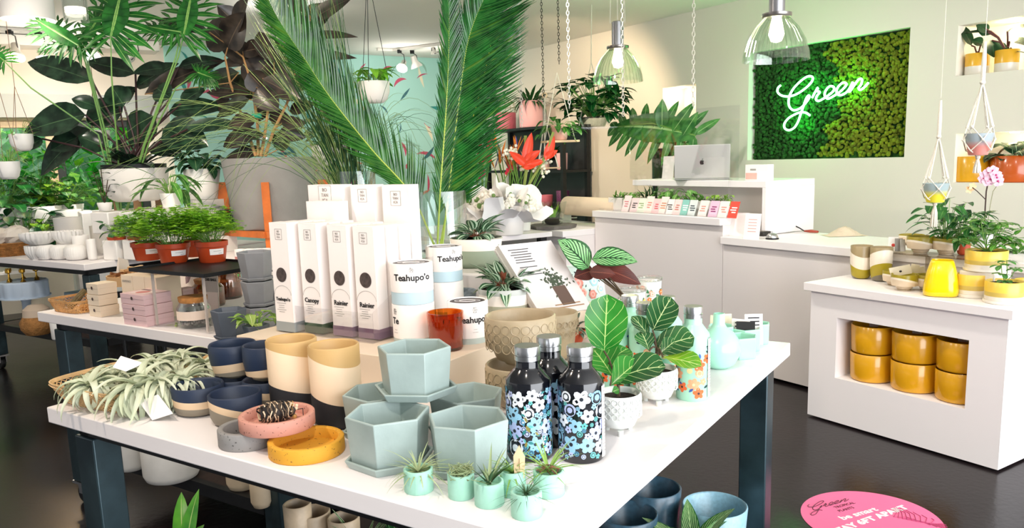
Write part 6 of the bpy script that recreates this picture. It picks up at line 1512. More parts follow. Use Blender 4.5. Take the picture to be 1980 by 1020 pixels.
zpot('narrow white cylinder pot beside the square pots', 180, 503, 462, 18, TZ)
zpot('wide white tapered pot on the upper row behind the ribbed bowls', 138, 485, 420, 50, TZ, group='white pots on the left table')
def sqpot(label, x, yb, z, s, h, plant=None, seed=0):
    P = onz(x, yb, z); o = thing('square_planter', label, 'planter', P+S*s/2, RZT+.15, 'white square planters')
    m_ = MB(); m_.box((0, 0, h/2), (s, s, h)); m_.build('pot', WG, o, bev=.008)
    if plant:
        MB().lathe([(0, h), (s*.42, h), (s*.46, h+.02), (0, h+.02)], 20).build('inner_pot', TERRA, o)
        f = MB(); rr = random.Random(seed); vine(f, (0, 0, h+.02), 26, .075, .055, rr, 0, 1, R=.09, H=(.02, .10), prof='ov'); f.build('foliage', [leafmat('deep_green_leaf', '#2f6f38', '#1b4a27', '#4f8a4a', mw=.04) if plant == 1 else plant, STEM], o)
    return P
sqpot('white square planter with low dark leaves, left front', 212, 503, TZ, .135, .135, 1, 1)
sqpot('white square planter with low dark leaves, right front', 251, 503, TZ, .135, .135, 1, 2)
sb = boxat('shelf_riser', 'white riser box behind the square planters on the left table', 'riser', 219, 480, TZ, .62, .30, .17, WHITE2)[2]
sqpot('white square planter on the riser, left', 193, 452, 1.07, .17, .15)
sqpot('white square planter on the riser, right', 248, 452, 1.07, .17, .15)
DKL = leafmat('zz_leaf', '#2c4f33', '#1a3522', '#3f6a44', mw=.04)
P = onz(205, 415, 1.20); o = thing('young_plant', 'small dark round-leaved plant above the left square planter', 'potted plant', V((P.x, P.y, 1.225)), 0)
f = MB(); rr = random.Random(4); MB().lathe(vprof(.05, .06, .8), 20).build('pot', WG, o, ang=60)
for k in range(5):
    a = k*1.3; p = V((.05*math.cos(a), .05*math.sin(a), .18+.03*k)); f.tube([V((0, 0, .05)), V((.02*math.cos(a), .02*math.sin(a), .12)), p], .003, 5, 1)
    for j in range(3): f.leaf(p-Z*.04*j, V((math.cos(a+j*2.2), math.sin(a+j*2.2), .2)), .07, .05, .5, m=0)
f.build('foliage', [DKL, STEMD], o)
# cake stand etc. under the left table
SKY = mat('#c3d2e2', .35, name='pale_blue_enamel')
zs = .60
P = onz(50, 578, zs); c = P+V((P.x, P.y, 0)).normalized()*.16; 
o = thing('scalloped_stand', 'pale blue scalloped round stand with brass candle holders under the left table', 'stand', V((c.x, c.y, .361)), 0)
m_ = MB(); n = 72; prof = [(.15, .24), (.155, .25), (.155, .35), (.145, .36), (.001, .355)]; vs = []; fs = []
for r_, z_ in prof:
    for k in range(n): t = 2*math.pi*k/n; q = r_*(1+.05*abs(math.sin(6*t))); vs.append((q*math.cos(t), q*math.sin(t), z_))
for i in range(len(prof)-1):
    for k in range(n): fs.append((i*n+k, i*n+(k+1) % n, (i+1)*n+(k+1) % n, (i+1)*n+k))
m_.add(vs, fs); m_.lathe([(0, .235), (.17, .235), (.17, .245), (0, .245)], 40); m_.lathe([(.05, .0), (.03, .05), (.03, .2), (.05, .24)], 24); m_.build('scalloped_top', SKY, o)
BR = mat('#c79a3c', .25, 1, name='brass')
for k in range(6):
    a = k*1.05; ll_ = sorted(range(6), key=lambda q: proj(V((c.x+.10*math.cos(q*1.05), c.y+.10*math.sin(q*1.05), .7)))[0]).index(k); g = MB(); x, y = .10*math.cos(a), .10*math.sin(a); g.lathe([(0, 0), (.02, 0), (.012, .01), (.005, .02), (.005, .06), (.02, .07), (.02, .09), (0, .09)], 14)
    o2 = g.build('candle_holder', BR, loc=V((c.x+x, c.y+y, .361+.361))); tag(o2, 'brass candle holder on the pale blue scalloped stand, '+('leftmost', 'second from the left', 'third from the left', 'third from the right', 'second from the right', 'rightmost')[ll_], 'candle holder', 'brass candle holders')
P = onz(44, 628, .42); c = P+V((P.x, P.y, 0)).normalized()*.1; 
o = thing('woven_gourd_basket', 'round woven basket with pale lid on the lower shelf of the left table', 'basket', V((c.x+.22*T.x*-1, c.y+.22*T.y*-1, .361)), 0); MB().lathe([(0, 0), (.08, 0), (.11, .04), (.115, .09), (.09, .13)], 32).build('body', SEAG, o); MB().lathe([(.09, .13), (.085, .18), (.05, .21), (0, .215)], 32).build('lid', mat('#cdb9a4', .8), o)
P = onz(84, 662, .36); pot('mug', 'white ceramic pot on the lower shelf of the left table', 'plant pot', V((P.x, P.y, .361))+S*.12, .06, .13, WG, .95)
o = thing('storage_box', 'pale blue box on the lower shelf of the left table', 'box', TS(6.05, 3.3, .361), RZT); MB().box((0, 0, .11), (.2, .35, .22)).build('box', mat('#b9d3e6', .5), o, bev=.004)
# far plants rack behind the left table
rk_ = thing('plant_bench', 'tiered pale bench full of plants under the left windows', 'bench', AB(9.0, .55, 0), RZA)
# local x=B, y=A
MB().box((0, 0, .97), (3.0, .45, .03)).build('upper_shelf', WHITE2, rk_, bev=.003); MB().box((0, -.42, .62), (3.0, .4, .03)).build('lower_shelf', WHITE2, rk_, bev=.003)
for sx in (-1.4, 0, 1.4): MB().box((sx, 0, .475), (.05, .4, .95)).build('leg', WHITE2, rk_, smooth=False); MB().box((sx, -.42, .30), (.05, .36, .60)).build('leg', WHITE2, rk_, smooth=False)
gl = [leafmat('bench_leaf_a', '#2f8038', '#145020', '#5fae50', mw=.05, trans=.3), leafmat('bench_leaf_b', '#a6d23c', '#6aa52c', '#d8ec80', mw=.05, trans=.35), leafmat('bench_leaf_c', '#6fae4a', '#2f6f2e', '#b8d890', mw=.05, trans=.3), leafmat('bench_leaf_d', '#1f5a30', '#0f3a1e', '#3f7a40', mw=.05)]
def bush(label, x, yb, z, r, h, L, W, n, m_, seed, potm=None, potr=None, poth=.12, group=None, P=None, prof='ov', name='potted_plant', cat='potted plant'):
    if P is None: P = onz(x, yb, z)
    o = thing(name, label, cat, P, 0, group); potr = potr or r*.55
    MB().lathe(vprof(potr, poth, .75), 28).build('pot', potm or WG, o, ang=60); MB().disc((0, 0, poth-.006), potr-.007, n=16).build('soil', SOIL, o, smooth=False)
    f = MB(); rr = random.Random(seed)
    for i in range(n):
        a = rr.uniform(0, 6.28); u = rr.random(); q = r*math.sqrt(rr.random()); zz_ = poth+h*u*(1-.4*(q/r)**2); p1 = V((q*math.cos(a), q*math.sin(a), zz_)); p0 = V((q*.2*math.cos(a), q*.2*math.sin(a), poth-.005))
        f.tube([p0, p0*.5+p1*.5+Z*h*.1, p1], .003, 3, 1, cap=False)
        f.leaf(p1, V((math.cos(a+rr.uniform(-.8, .8)), math.sin(a+rr.uniform(-.8, .8)), rr.uniform(-.3, .6))), L*rr.uniform(.7, 1.15), W*rr.uniform(.8, 1.1), rr.uniform(.3, 1.2), prof=prof, seg=5, m=0, fold=.2)
    f.build('foliage', [m_, STEM], o); return o
def onAplane(x, y, a): return onA(x, y, a)
bl = [('broad dark leafed plant at the far left below the hanging pots', 12, 395, 9.02, gl[0], .30, .32, .17, .12, 60), ('lime green creeper on the bench behind the white ribbed bowls', 85, 425, 8.55, gl[1], .22, .18, .09, .08, 60), ('pale green rounded-leaf plant on the bench before the dark window post', 125, 345, 9.02, gl[2], .26, .18, .10, .09, 70),
      ('dark green bushy plant beside the left bench end', 45, 400, 8.6, gl[3], .28, .3, .15, .10, 60), ('bright green plant under the window at the middle of the bench', 100, 378, 9.02, gl[1], .20, .2, .10, .08, 50), ('deep green leafy plant in the window corner', 70, 330, 9.1, gl[0], .28, .35, .14, .10, 70), ('yellow green trailing plant low on the bench', 60, 440, 8.5, gl[2], .22, .16, .09, .07, 50)]
for i, (lab, x, y, a_, m_, r_, h_, L, W, n) in enumerate(bl):
    P = onA(x, y, a_); zt_ = .986 if a_ > 8.9 else .636
    P.z = zt_; bush(lab, 0, 0, 0, r_, h_*1.4, L, W, n, m_, 200+i, P=P, poth=.20)
for i, (lab, x, y, a_, w_, h_) in enumerate((('white bucket pot on the bench, left of the dark window post', 82, 400, 8.9, .17, .2), ('tall white tapered planter box under the philodendron', 205, 370, 8.3, .30, .36), ('round white pot behind the lime creeper', 128, 405, 8.7, .13, .16), ('white pot on the bench beside the window', 145, 392, 8.8, .13, .14))):
    P = onA(x, y, a_); 
    if i == 1:
        o = thing('planter_box', lab, 'planter', V((P.x, P.y, .75)), RZA); m_ = MB(); m_.box((0, 0, .20), (.48, .40, .75)); m_.build('box', WG, o, bev=.01); MB().box((0, 0, -.37), (.3, .3, .36)).build('foot', BLACKM, o); o.location.z = .56
    else: pot('white_pot', lab, 'plant pot', V((P.x, P.y, .986)), w_, h_, WG, .8, group='white pots on the window bench')
# ================================================================== large plants
def PL(o, x, y, d): return onD(x, y, d)-o.location
PHM = leafmat('philodendron_leaf', '#2f4a36', '#1a2a22', '#4a6a48', vs=0, mw=.03, rough=.18, trans=.08)
RUB = leafmat('rubber_leaf', '#4a4038', '#2a2422', '#6a5a4a', vs=0, mw=.03, rough=.28, trans=.05, back='#5b4038'); RUBG = leafmat('rubber_leaf_green', '#3f4a30', '#242a1e', '#6f7a4a', mw=.03, rough=.25, trans=.05)
SEL = leafmat('selloum_leaf', '#2f8030', '#164f20', '#9fd070', mw=.05, rough=.3, trans=.25)
# white pot on wooden legs with dark philodendron
D = 5.2
zb_ = 1.215
wp = thing('philodendron', 'dark glossy philodendron in a large white pot on wooden legs', 'potted plant', V((onz(268, 404, zb_).x, onz(268, 404, zb_).y, zb_)), 0)
dd_ = dep(wp.location); k_ = CF/dd_; Rw = 61/k_; Hw = 78/k_
MB().lathe([(0, .06), (Rw*.62, .06), (Rw*.82, .09), (Rw*.93, .16), (Rw, Hw), (Rw-.012, Hw), (Rw*.9, .18), (0, .10)], 44).build('pot', WG, wp, ang=60)
for a in (.4, 2.0, 3.5, 5.1): MB().box((Rw*.6*math.cos(a), Rw*.6*math.sin(a), .04), (.035, .035, .12)).build('leg', mat('#8a6a4a', .6, noise=.2), wp, smooth=False)
MB().lathe([(0, Hw-.06), (Rw*.92, Hw-.06), (Rw*.95, Hw+.03), (Rw*.88, Hw+.03), (Rw*.85, Hw-.01), (0, Hw-.01)], 36).build('inner_pot', BLACKM, wp)
f = MB(); rr = random.Random(1)
ctr = V((0, 0, Hw))
PHL = [(178, 156, 50, 117, 30, 0), (262, 142, 165, 118, 24, 0), (330, 131, 256, 141, 20, 0), (262, 168, 345, 122, 26, 0), (165, 222, 46, 254, 44, 0), (82, 268, 42, 292, 20, 0), (175, 250, 76, 338, 42, 0), (186, 206, 138, 190, 18, 0), (222, 240, 182, 192, 44, 0), (300, 226, 252, 282, 52, 0), (316, 248, 402, 282, 44, 0), (326, 216, 440, 206, 26, 0), (362, 250, 470, 240, 18, 0), (345, 130, 436, 116, 18, 0), (250, 280, 215, 320, 30, 0), (300, 275, 350, 300, 34, 0), (230, 200, 262, 168, 24, 0), (205, 285, 150, 262, 26, 0), (350, 200, 398, 170, 20, 0), (240, 205, 215, 165, 30, 0), (330, 190, 300, 168, 26, 0), (150, 265, 98, 290, 30, 0)]
for i, (bx, by, tx, ty, w_, m_) in enumerate(PHL):
    d0 = dd_+rr.uniform(-.15, .15); d1 = d0+rr.uniform(-.12, .12); b_ = onD(bx, by, d0)-wp.location
    pix_leaf(f, wp.location, bx, by, tx, ty, d0, d1, w_/k_*1.7, 0, rr.uniform(.2, .7), 'ov', up=V((rr.uniform(-.35, .35), -1, .55)), fold=.2, seg=8)
    s0 = ctr+V((rr.uniform(-.06, .06), rr.uniform(-.06, .06), 0)); f.tube([s0, (s0+b_)/2+Z*.04, b_], .007, 6, 1)
for i in range(14):
    a = rr.uniform(0, 6.28); e = rr.uniform(.5, 1.3); f.leaf(ctr+V((math.cos(a), math.sin(a), 0))*.05, V((math.cos(a)*math.cos(e), math.sin(a)*math.cos(e), math.sin(e))), rr.uniform(.2, .34), .10, rr.uniform(.4, 1), m=0)
f.build('foliage', [PHM, mat('#3a2023', .5, name='dark_red_stem')], wp)
bp2 = thing('shelf_block', 'white block on the left table beneath the white pot', 'riser', V((wp.location.x, wp.location.y, TZ)), RZT); MB().box((0, 0, (zb_-TZ)/2), (.42, .50, zb_-TZ-.003)).build('block', WHITE2, bp2, smooth=False)
# split leaf plant
def splitleaf(mb, org, bx, by, tx, ty, w_px, d, m=0, n=9, up=None, tail=None):
    a = onD(bx, by, d)-org; b = onD(tx, ty, d+.03)-org; k = CF/d; W = w_px/k; up = up or V((0, -.75, .65)); ax = (b-a); L = ax.length; ax.normalize(); side = ax.cross(up).normalized()
    for s in (-1, 1):
        for i in range(n):
            t = i/(n-1); p = a+ax*L*(t*.9); an = -.75+2.0*t; dr = side*s*math.cos(an)+ax*math.sin(an); ln = W*(.62+.38*math.sin(math.pi*(t*.7+.2)))*(.75 if t > .9 else 1)
            mb.leaf(p, dr, ln, ln*.20, .45, up=up, fold=.1, prof='lan', seg=5, m=m)
            mb.leaf(p+dr*ln*.45, dr*.9+ax*.5, ln*.42, ln*.10, .3, up=up, fold=.1, prof='lan', seg=3, m=m)
    n2 = 8; vs = []
    for i in range(n2+1):
        t = i/n2; wd = W*.30*math.sin(math.pi*(t*.85+.13)); vs += [a+ax*L*t-side*wd, a+ax*L*t, a+ax*L*t+side*wd]
    mb.add(vs, [q for i in range(n2) for q in ((3*i, 3*i+1, 3*i+4, 3*i+3), (3*i+1, 3*i+2, 3*i+5, 3*i+4))], m, [(u, .5) for _ in range(n2+1) for u in (.3, .5, .7)])
    mb.tube([a, b], [.006, .002], 5, 1)
Ds = 5.0; so_ = onz(232, 430, .93); so_ = onD(232, 400, 5.75); so_.z = TZ
sp_ = thing('split_leaf_plant', 'tall split-leaf philodendron with bright green stems reaching the ceiling at left', 'potted plant', so_, 0)
MB().lathe(vprof(.13, .24, .8), 32).build('pot', WG, sp_, ang=60)
f = MB(); o_ = sp_.location
for bx, by, tx, ty, w_, d, st in ((214, 70, 236, -22, 105, 4.9, ((216, 150), (228, 300))), (152, 88, 70, 38, 62, 5.0, ((165, 120), (200, 260))), (158, 84, 200, 20, 60, 5.1, ((172, 140), (205, 260))), (150, 80, 75, 95, 34, 5.1, ((170, 120), (205, 260))), (355, 68, 372, -20, 80, 5.0, ((345, 110), (280, 280))), (350, 62, 280, 50, 46, 5.0, ((340, 110), (278, 280))), (8, 118, -20, 96, 40, 5.0, ((60, 170), (190, 260))), (382, 140, 410, 150, 40, 5.1, ((340, 170), (290, 270)))):
    splitleaf(f, o_, bx, by, tx, ty, w_*.9, d+.3)
    f.tube([V((0, 0, .2)), onD(st[1][0], st[1][1], 5.65)-o_, onD(st[0][0], st[0][1], d+.35)-o_, onD(bx, by, d+.3)-o_], [.007, .006, .005, .003], 6, 1)
f.build('foliage', [SEL, mat('#6f9a50', .5, name='light_green_stem')], sp_)
# rubber plant in big grey planter on wooden stand
zst = TZ
P = onz(526, 476, TZ); pc = V((P.x, P.y, 0))*1.0; pc = V((P.x, P.y, TZ)); dP = 5.35
pc = TS(4.35, 3.98, TZ); dP = dep(pc); k_ = CF/dP
rp = thing('rubber_plant', 'burgundy rubber plant in a huge grey concrete planter on an orange wood stand', 'potted plant', pc, 0)
zlow = (proj(pc)[1]-444)/k_*.98; Rr = 88/k_; 
lo, hi = .05, 1.2
for _ in range(25):
    m_ = (lo+hi)/2
    if proj(pc+Z*m_)[1] > 303: lo = m_
    else: hi = m_
Htop = lo
lo, hi = .0, .5
for _ in range(25):
    m_ = (lo+hi)/2
    if proj(pc-V((pc.x, pc.y, 0)).normalized()*Rr*.8+Z*m_)[1] > 444: lo = m_
    else: hi = m_
zlow = lo
xc_off = (onD(526, 380, dP)-pc); xo = V((xc_off.x, xc_off.y, 0)); rp.location = pc+xo; o_ = rp.location.copy()
CONC = mat('#8f8e8c', .75, name='concrete_planter', noise=.12, nscale=5, bump=.15)
MB().lathe([(0, zlow), (Rr*.80, zlow), (Rr*.83, zlow+.012), (Rr, Htop), (Rr-.02, Htop), (Rr*.85, zlow+.1), (0, zlow+.08)], 56).build('planter', CONC, rp, ang=60)
MB().disc((0, 0, Htop-.03), Rr-.022, n=30).build('soil', SOIL, rp, smooth=False)
WD = mat('#c0662a', .4, name='orange_wood', noise=.22, nscale=9)
for nm, (px0, px1, ytop, dz) in {'a': (420, 440, 352, .05), 'b': (505, 520, 352, -.32), 'c': (614, 634, 347, .02)}.items():
    d_ = dP+dz; c_ = onD((px0+px1)/2, ytop, d_)-o_; w_ = (px1-px0)/CF*d_
    MB().box((c_.x, c_.y, (c_.z)/2), (w_, .05, c_.z), rz=.2).build('post', WD, rp, bev=.003)
c_ = onD(527, 347, dP+.42)-o_; MB().box((c_.x, c_.y, c_.z/2), (.06, .05, c_.z), rz=.2).build('post', WD, rp, bev=.003)
aL, aC, aR, aB = [onD(x, 452, d)-o_ for x, d in ((430, dP+.05), (514, dP-.30), (624, dP+.02), (527, dP+.4))]
for p_, q_ in ((aL, aC), (aC, aR), (aL, aR), (aC, aB)):
    v_ = (q_-p_); v_.z = 0; L_ = v_.length; v_.normalize(); MB().box(((p_+q_)/2).to_tuple()[:2]+(zlow-.025,), (L_, .04, .045), ax=(v_, Z.cross(v_), Z)).build('crossbar', WD, rp, bev=.002)
f = MB(); rr = random.Random(2)
stems = [((500, 302), (498, 240), (488, 165), (470, 110), (430, 80)), ((512, 302), (530, 250), (555, 200), (575, 120), (600, 30)), ((505, 302), (512, 260), (520, 200), (530, 150), (545, 100)), ((495, 302), (470, 230), (445, 160), (435, 110))]
for st in stems:
    f.tube([onD(x, y, dP+rr.uniform(-.03, .03))-o_ for x, y in st], [.013-.002*i for i in range(len(st))], 7, 2)
RL = [(440, 92, 474, 24, 40), (446, 90, 402, 44, 44), (405, 62, 298, 36, 16), (436, 80, 492, 134, 34), (478, 168, 528, 108, 44), (560, 165, 520, 98, 34), (474, 118, 566, 84, 18), (280, 182, 436, 114, 26), (462, 140, 388, 166, 24), (500, 186, 440, 152, 38), (484, 182, 398, 178, 20), (482, 192, 418, 226, 24), (498, 170, 538, 214, 34), (508, 152, 586, 196, 28), (540, 252, 592, 266, 20), (545, 238, 592, 238, 18), (497, 250, 430, 284, 24), (508, 288, 434, 306, 18), (600, 8, 622, 52, 46), (590, 72, 692, 70, 13), (590, 105, 690, 112, 15), (530, 120, 500, 60, 30), (570, 180, 598, 130, 24), (585, 30, 560, -15, 30), (600, 40, 680, -5, 22), (470, 120, 440, 130, 30), (520, 230, 560, 225, 26), (490, 225, 440, 250, 22), (455, 60, 480, -5, 34), (515, 95, 600, 105, 16), (535, 290, 560, 250, 26), (520, 180, 500, 235, 26), (470, 60, 420, 10, 34), (480, 140, 515, 178, 30), (450, 200, 410, 205, 20), (515, 262, 470, 268, 24), (555, 60, 530, 20, 30), (560, 215, 610, 200, 20), (470, 100, 520, 92, 26), (580, 90, 620, 130, 22)]
for i, (bx, by, tx, ty, w_) in enumerate(RL):
    d0 = dP+rr.uniform(-.12, .12); pix_leaf(f, o_, bx, by, tx, ty, d0, d0+rr.uniform(-.2, .2), w_/k_*1.5, rr.choice([0, 0, 1]), rr.uniform(.1, .6), 'ov', up=V((rr.uniform(-.5, .5), -1, rr.uniform(.0, .6))), fold=.22, seg=8)
    q = onD(bx, by, d0)-o_; best = min((onD(x, y, dP)-o_ for st in stems for x, y in st), key=lambda s_: (s_-q).length); f.tube([best, q], .004, 5, 2)
f.build('foliage', [RUB, RUBG, mat('#b58a5a', .7, name='tan_stem')], rp)
MB().tube([onD(x, y, dP-.02)-o_ for x, y in ((488, 224), (505, 224))], .018, 8).build('plant_tie', mat('#1f9a78', .6), rp)
# pink mugs behind the stand
for i, x in enumerate((462, 480, 496, 512)):
    P = onz(x, 486, TZ); P = onD(x, 470, 4.95); pot('mug', ('pale pink printed mug under the planter stand, first from left', 'pale pink printed mug under the planter stand, second from left', 'pale pink printed mug under the planter stand, third from left', 'pale pink printed mug under the planter stand, rightmost')[i], 'mug', V((P.x, P.y, TZ)), .033, .09, bands('mug_print', [(0, '#f3ebe8'), (.3, '#d9938c'), (.5, '#f3ebe8')], .09, .4, wave=.5), .95, .004, .008, 'pink printed mugs')
# other plants between pots
for lab, x, y, d, r_, h_, L, W, n, m_, pr, ph in (('white-potted bird nest fern beside the large white pot', 332, 402, 5.3, .10, .16, .26, .05, 22, gl[2], .07, .1), ('dark leafy calathea in a ribbed white pot before the mural', 395, 385, 5.75, .13, .14, .14, .10, 34, leafmat('dark_round_leaf', '#2f5a3a', '#1b3a28', '#6a8a60', mw=.04, rough=.2), .13, .22), ('dark leafed plant behind the right red-potted fern', 418, 455, 5.72, .10, .10, .12, .10, 26, leafmat('dark_round_leaf2', '#2f5a3a', '#1b3a28', mw=.04, rough=.2), .08, .1), ('variegated leafy plant behind the concrete planter', 638, 330, 6.3, .16, .3, .13, .08, 46, leafmat('variegated', '#d8dcae', '#6f9a4a', '#eef0d0', mw=.1), .14, .2)):
    P = onD(x, y, d); z_ = TZ if d < 6 else .7
    hp = P.z-z_
    if hp > .06:
        o = thing('plant_pedestal', {5.3: 'white pedestal under the bird nest fern', 5.75: 'white pedestal under the dark calathea', 5.72: 'white pedestal under the dark plant by the red pots', 6.3: 'grey pedestal beyond the concrete planter'}[d], 'pedestal', V((P.x, P.y, z_ if d < 6 else 0)), RZT); MB().box((0, 0, (P.z-(z_ if d < 6 else 0))/2), (.2, .2, P.z-(z_ if d < 6 else 0)-.002)).build('block', WHITE2, o, smooth=False)
    bush(lab, 0, 0, 0, r_, h_, L, W, n, m_, int(x), P=P, potr=pr, poth=ph)
# hanging white pots at left
def hanging(label, x, y, w_, h_px, d, ytop, plant=None, n=30, down=.0, style='round', L=.1, W=.07, mt=None, ropes=3, rcol=None, name='hanging_planter'):
    P = onD(x, y, d); k = CF/d; R_ = w_/2/k; H_ = h_px/k; o = thing(name, label, 'hanging plant', V((P.x, P.y, P.z-H_)), 0)
    pr = [(0, 0), (R_*.55, 0), (R_*.8, H_*.15), (R_*.97, H_*.5), (R_, H_), (R_-.008, H_), (R_*.9, H_*.5), (R_*.5, .015), (0, .015)] if style == 'round' else [(0, 0), (R_*.72, 0), (R_*.76, .01), (R_, H_), (R_-.008, H_), (R_*.7, .015), (0, .015)]
    MB().lathe(pr, 36).build('pot', mt or WG, o, ang=60)
    top = HC-(P.z-H_); 
    for j in range(ropes): a = j*2*math.pi/ropes+.4; MB().tube([V((R_*math.cos(a), R_*math.sin(a), H_*.95)), V((0, 0, min(top-.05, H_+ytop/k))), V((0, 0, top))], .0022, 4).build('cord', rcol or mat('#8a6a55', .8), o)
    if plant:
        f = MB(); rr = random.Random(int(x)); vine(f, (0, 0, H_-.01), n, L, W, rr, 0, 1, R=R_*1.3, H=(.0, .12), prof='heart' if plant is not AIRM[0] else 'lan', down=down); f.build('foliage', [plant, STEM], o)
    return o
hanging('white pot hanging by thin cords before the left window', 40, 259, 42, 32, 5.6, 90, gl[2], 10, L=.05, W=.03)
hanging('white ribbed bowl planter hanging at the far left edge', 14, 312, 42, 34, 5.3, 150, AIRM[0], 26, L=.12, W=.01)
hanging('small white bowl hanging behind the dark philodendron', 190, 252, 40, 24, 6.6, 100, gl[0], 10, L=.06, W=.04)
hanging('white round hanging pot with bright pothos in front of the mural', 722, 158, 62, 40, 5.8, 260, leafmat('bright_pothos2', '#8fd038', '#4f9f2a', mw=.05), 30, down=.02, L=.12, W=.08, rcol=BLACKM)
# ------------------------------------------------------------------ glass cylinders with palms and bear grass
vb = boxthing('display_riser', 'white riser block at the back of the middle table under the big glass vases', 'riser', 2.25, 3.2, 2.78, 3.20, TZ, 1.03, WHITE2)
def glassvase(label, x, yrim, w_, t_, s_, cat='vase'):
    c = TS(t_, s_, 1.031); d_ = dep(c); q = onD(x, yrim, d_); c = V((q.x, q.y, 1.031)); d_ = dep(c); R_ = w_/2/pxm(c); H_ = onD(x, yrim, d_).z-c.z
    o = thing('glass_vase', label, cat, c, 0, 'big clear glass cylinder vases'); 
    MB().lathe([(0, 0), (R_, 0), (R_, H_), (R_-.004, H_), (R_-.004, .012), (0, .012)], 48).build('glass_cylinder', glass('vase_glass', (.93, .97, .96), .02, .7, .05), o, ang=50)
    return o, c, R_, H_, d_
g1, c1g, R1g, H1g, d1g = glassvase('clear glass cylinder vase with bear grass, left of the two', 688, 330, 72, 2.75, 3.0)
g2, c2g, R2g, H2g, d2g = glassvase('clear glass cylinder vase with sago palm fronds, right of the two', 850, 368, 100, 2.42, 3.0)
PALM = leafmat('sago_leaf', '#22742b', '#0c3d17', '#4f9a44', mw=.1, rough=.22, trans=.12); PALMY = leafmat('sago_leaf_yellowing', '#5a8a30', '#226022', mw=.1, rough=.25, trans=.15); PALM2 = leafmat('sago_leaf_mid', '#3a7f2e', '#144f1c', '#6aa545', mw=.1, rough=.22, trans=.15); RACH = mat('#b9c944', .45, name='yellow_green_rachis')
def frond(label, pts, Ls, mt, vasez, seed, n=95, tilt=(.9, .9), lw=.009, nrm=None, curve=.35):
    """feather palm leaf: pts = (x, y, depth) of its rachis from the vase up"""
    P = [onD(x, y, d) for x, y, d in pts]; sm = smoothpath(P, 8); o = thing('palm_frond', label, 'palm frond', V((vasez.x, vasez.y, vasez.z+.014)), 0, 'sago palm fronds')
    org = o.location; sm = [q-org for q in sm]; base_ = V(((sm[0].x)*.2, sm[0].y*.2, .004)); full = [base_]+sm
    MB().tube(full, [.006]+[.0055*(1-.75*i/len(sm)) for i in range(len(sm))], 6).build('rachis', RACH, o)
    f = MB(); rr = random.Random(seed); N_ = len(sm)-1; nn = nrm or V((0, -1, .15))
    for side in (-1, 1):
        for i in range(n):
            t = .12+.88*i/n; u = t*N_; j = min(int(u), N_-1); p = sm[j].lerp(sm[j+1], u-j); d = (sm[min(j+1, N_)]-sm[j]).normalized(); sd = d.cross(nn).normalized()*side
            L_ = Ls[0 if side < 0 else 1]*(math.sin(math.pi*min(1, (t*.86+.12)))**.55)*rr.uniform(.93, 1.05); an = tilt[0 if side < 0 else 1]*rr.uniform(.92, 1.08)
            dr = (sd*math.cos(an)+d*math.sin(an)+nn*rr.uniform(-.02, .14)).normalized()
            # arched narrow leaflet
            w0 = lw; q0 = p; up = dr.cross(d).normalized(); vs = []; dd = dr.copy(); sg = 4
            for s_ in range(sg+1):
                wv = w0*(1-(s_/sg)**2*.95)/2; sdv = dd.cross(nn).normalized(); vs += [q0-sdv*wv, q0+nn*wv*.5, q0+sdv*wv]; dd = (dd+d*curve/sg-Z*.03).normalized(); q0 = q0+dd*L_/sg
            f.add(vs, [q for s_ in range(sg) for q in ((3*s_, 3*s_+1, 3*s_+4, 3*s_+3), (3*s_+1, 3*s_+2, 3*s_+5, 3*s_+4))], 0 if rr.random() < .9 else 1, [(u_, s_/sg) for s_ in range(sg+1) for u_ in (0, .5, 1)])
    f.build('leaflets', [mt, PALMY], o); return o
d_ = d2g
frond('large sago palm frond curving up and right out of the right glass vase', [(856, 470, d_), (872, 330, d_), (888, 190, d_-.02), (905, 80, d_-.08), (935, 0, d_-.15), (965, -50, d_-.2)], (.20, .36), PALM, c2g, 1, 105, (1.0, .62), .014, curve=.45)
frond('upright sago palm frond with a bright pale rachis in the right glass vase', [(846, 470, d_-.03), (852, 360, d_-.05), (862, 220, d_-.08), (867, 120, d_-.1), (868, 25, d_-.12), (864, -5, d_-.12)], (.14, .16), PALM, c2g, 2, 100, (1.15, 1.05), .012, curve=.3)
frond('sago palm frond arching right at the back of the right glass vase', [(852, 470, d_+.05), (875, 360, d_+.08), (905, 260, d_+.1), (935, 150, d_+.1), (955, 50, d_+.1), (962, -30, d_+.1)], (.14, .26), PALM, c2g, 3, 95, (1.0, .55), .014, curve=.5)
frond('sago palm frond leaning far left out of the right glass vase', [(838, 470, d_), (795, 375, d_), (720, 290, d_-.05), (640, 190, d_-.12), (590, 115, d_-.18), (540, 40, d_-.22), (510, -20, d_-.25)], (.20, .34), PALM2, c2g, 4, 135, (1.05, .85), .013, curve=.4)
# bear grass
bg = thing('bear_grass', 'spray of long thin bear grass arching out of the left glass vase', 'grass bunch', V((c1g.x, c1g.y, c1g.z+.014)), 0)
f = MB(); rr = random.Random(4); o_ = bg.location.copy(); f_y = MB()
def arc(p0, pc_, p1, w_, m_=0, mb=None):
    n = 12; (mb or f).tube([(1-t)**2*p0+2*t*(1-t)*pc_+t*t*p1 for t in [i/n for i in range(n+1)]], [w_*(1-(i/n)**2*.7) for i in range(n+1)], 3, m_, cap=False)
for i in range(130):       # upright bundle
    x0 = 688+rr.uniform(-22, 22); p0 = onD(x0, 440, d1g+rr.uniform(-.04, .04))-o_; x1 = rr.uniform(470, 660); y1 = rr.uniform(-60, 140); pm_ = onD((x0+x1)/2+rr.uniform(10, 45), 230+rr.uniform(-30, 30), d1g-.05)-o_; arc(p0, pm_, onD(x1, y1, d1g-rr.uniform(-.1, .35))-o_, .0024, rr.choice([0, 0, 0, 1]))
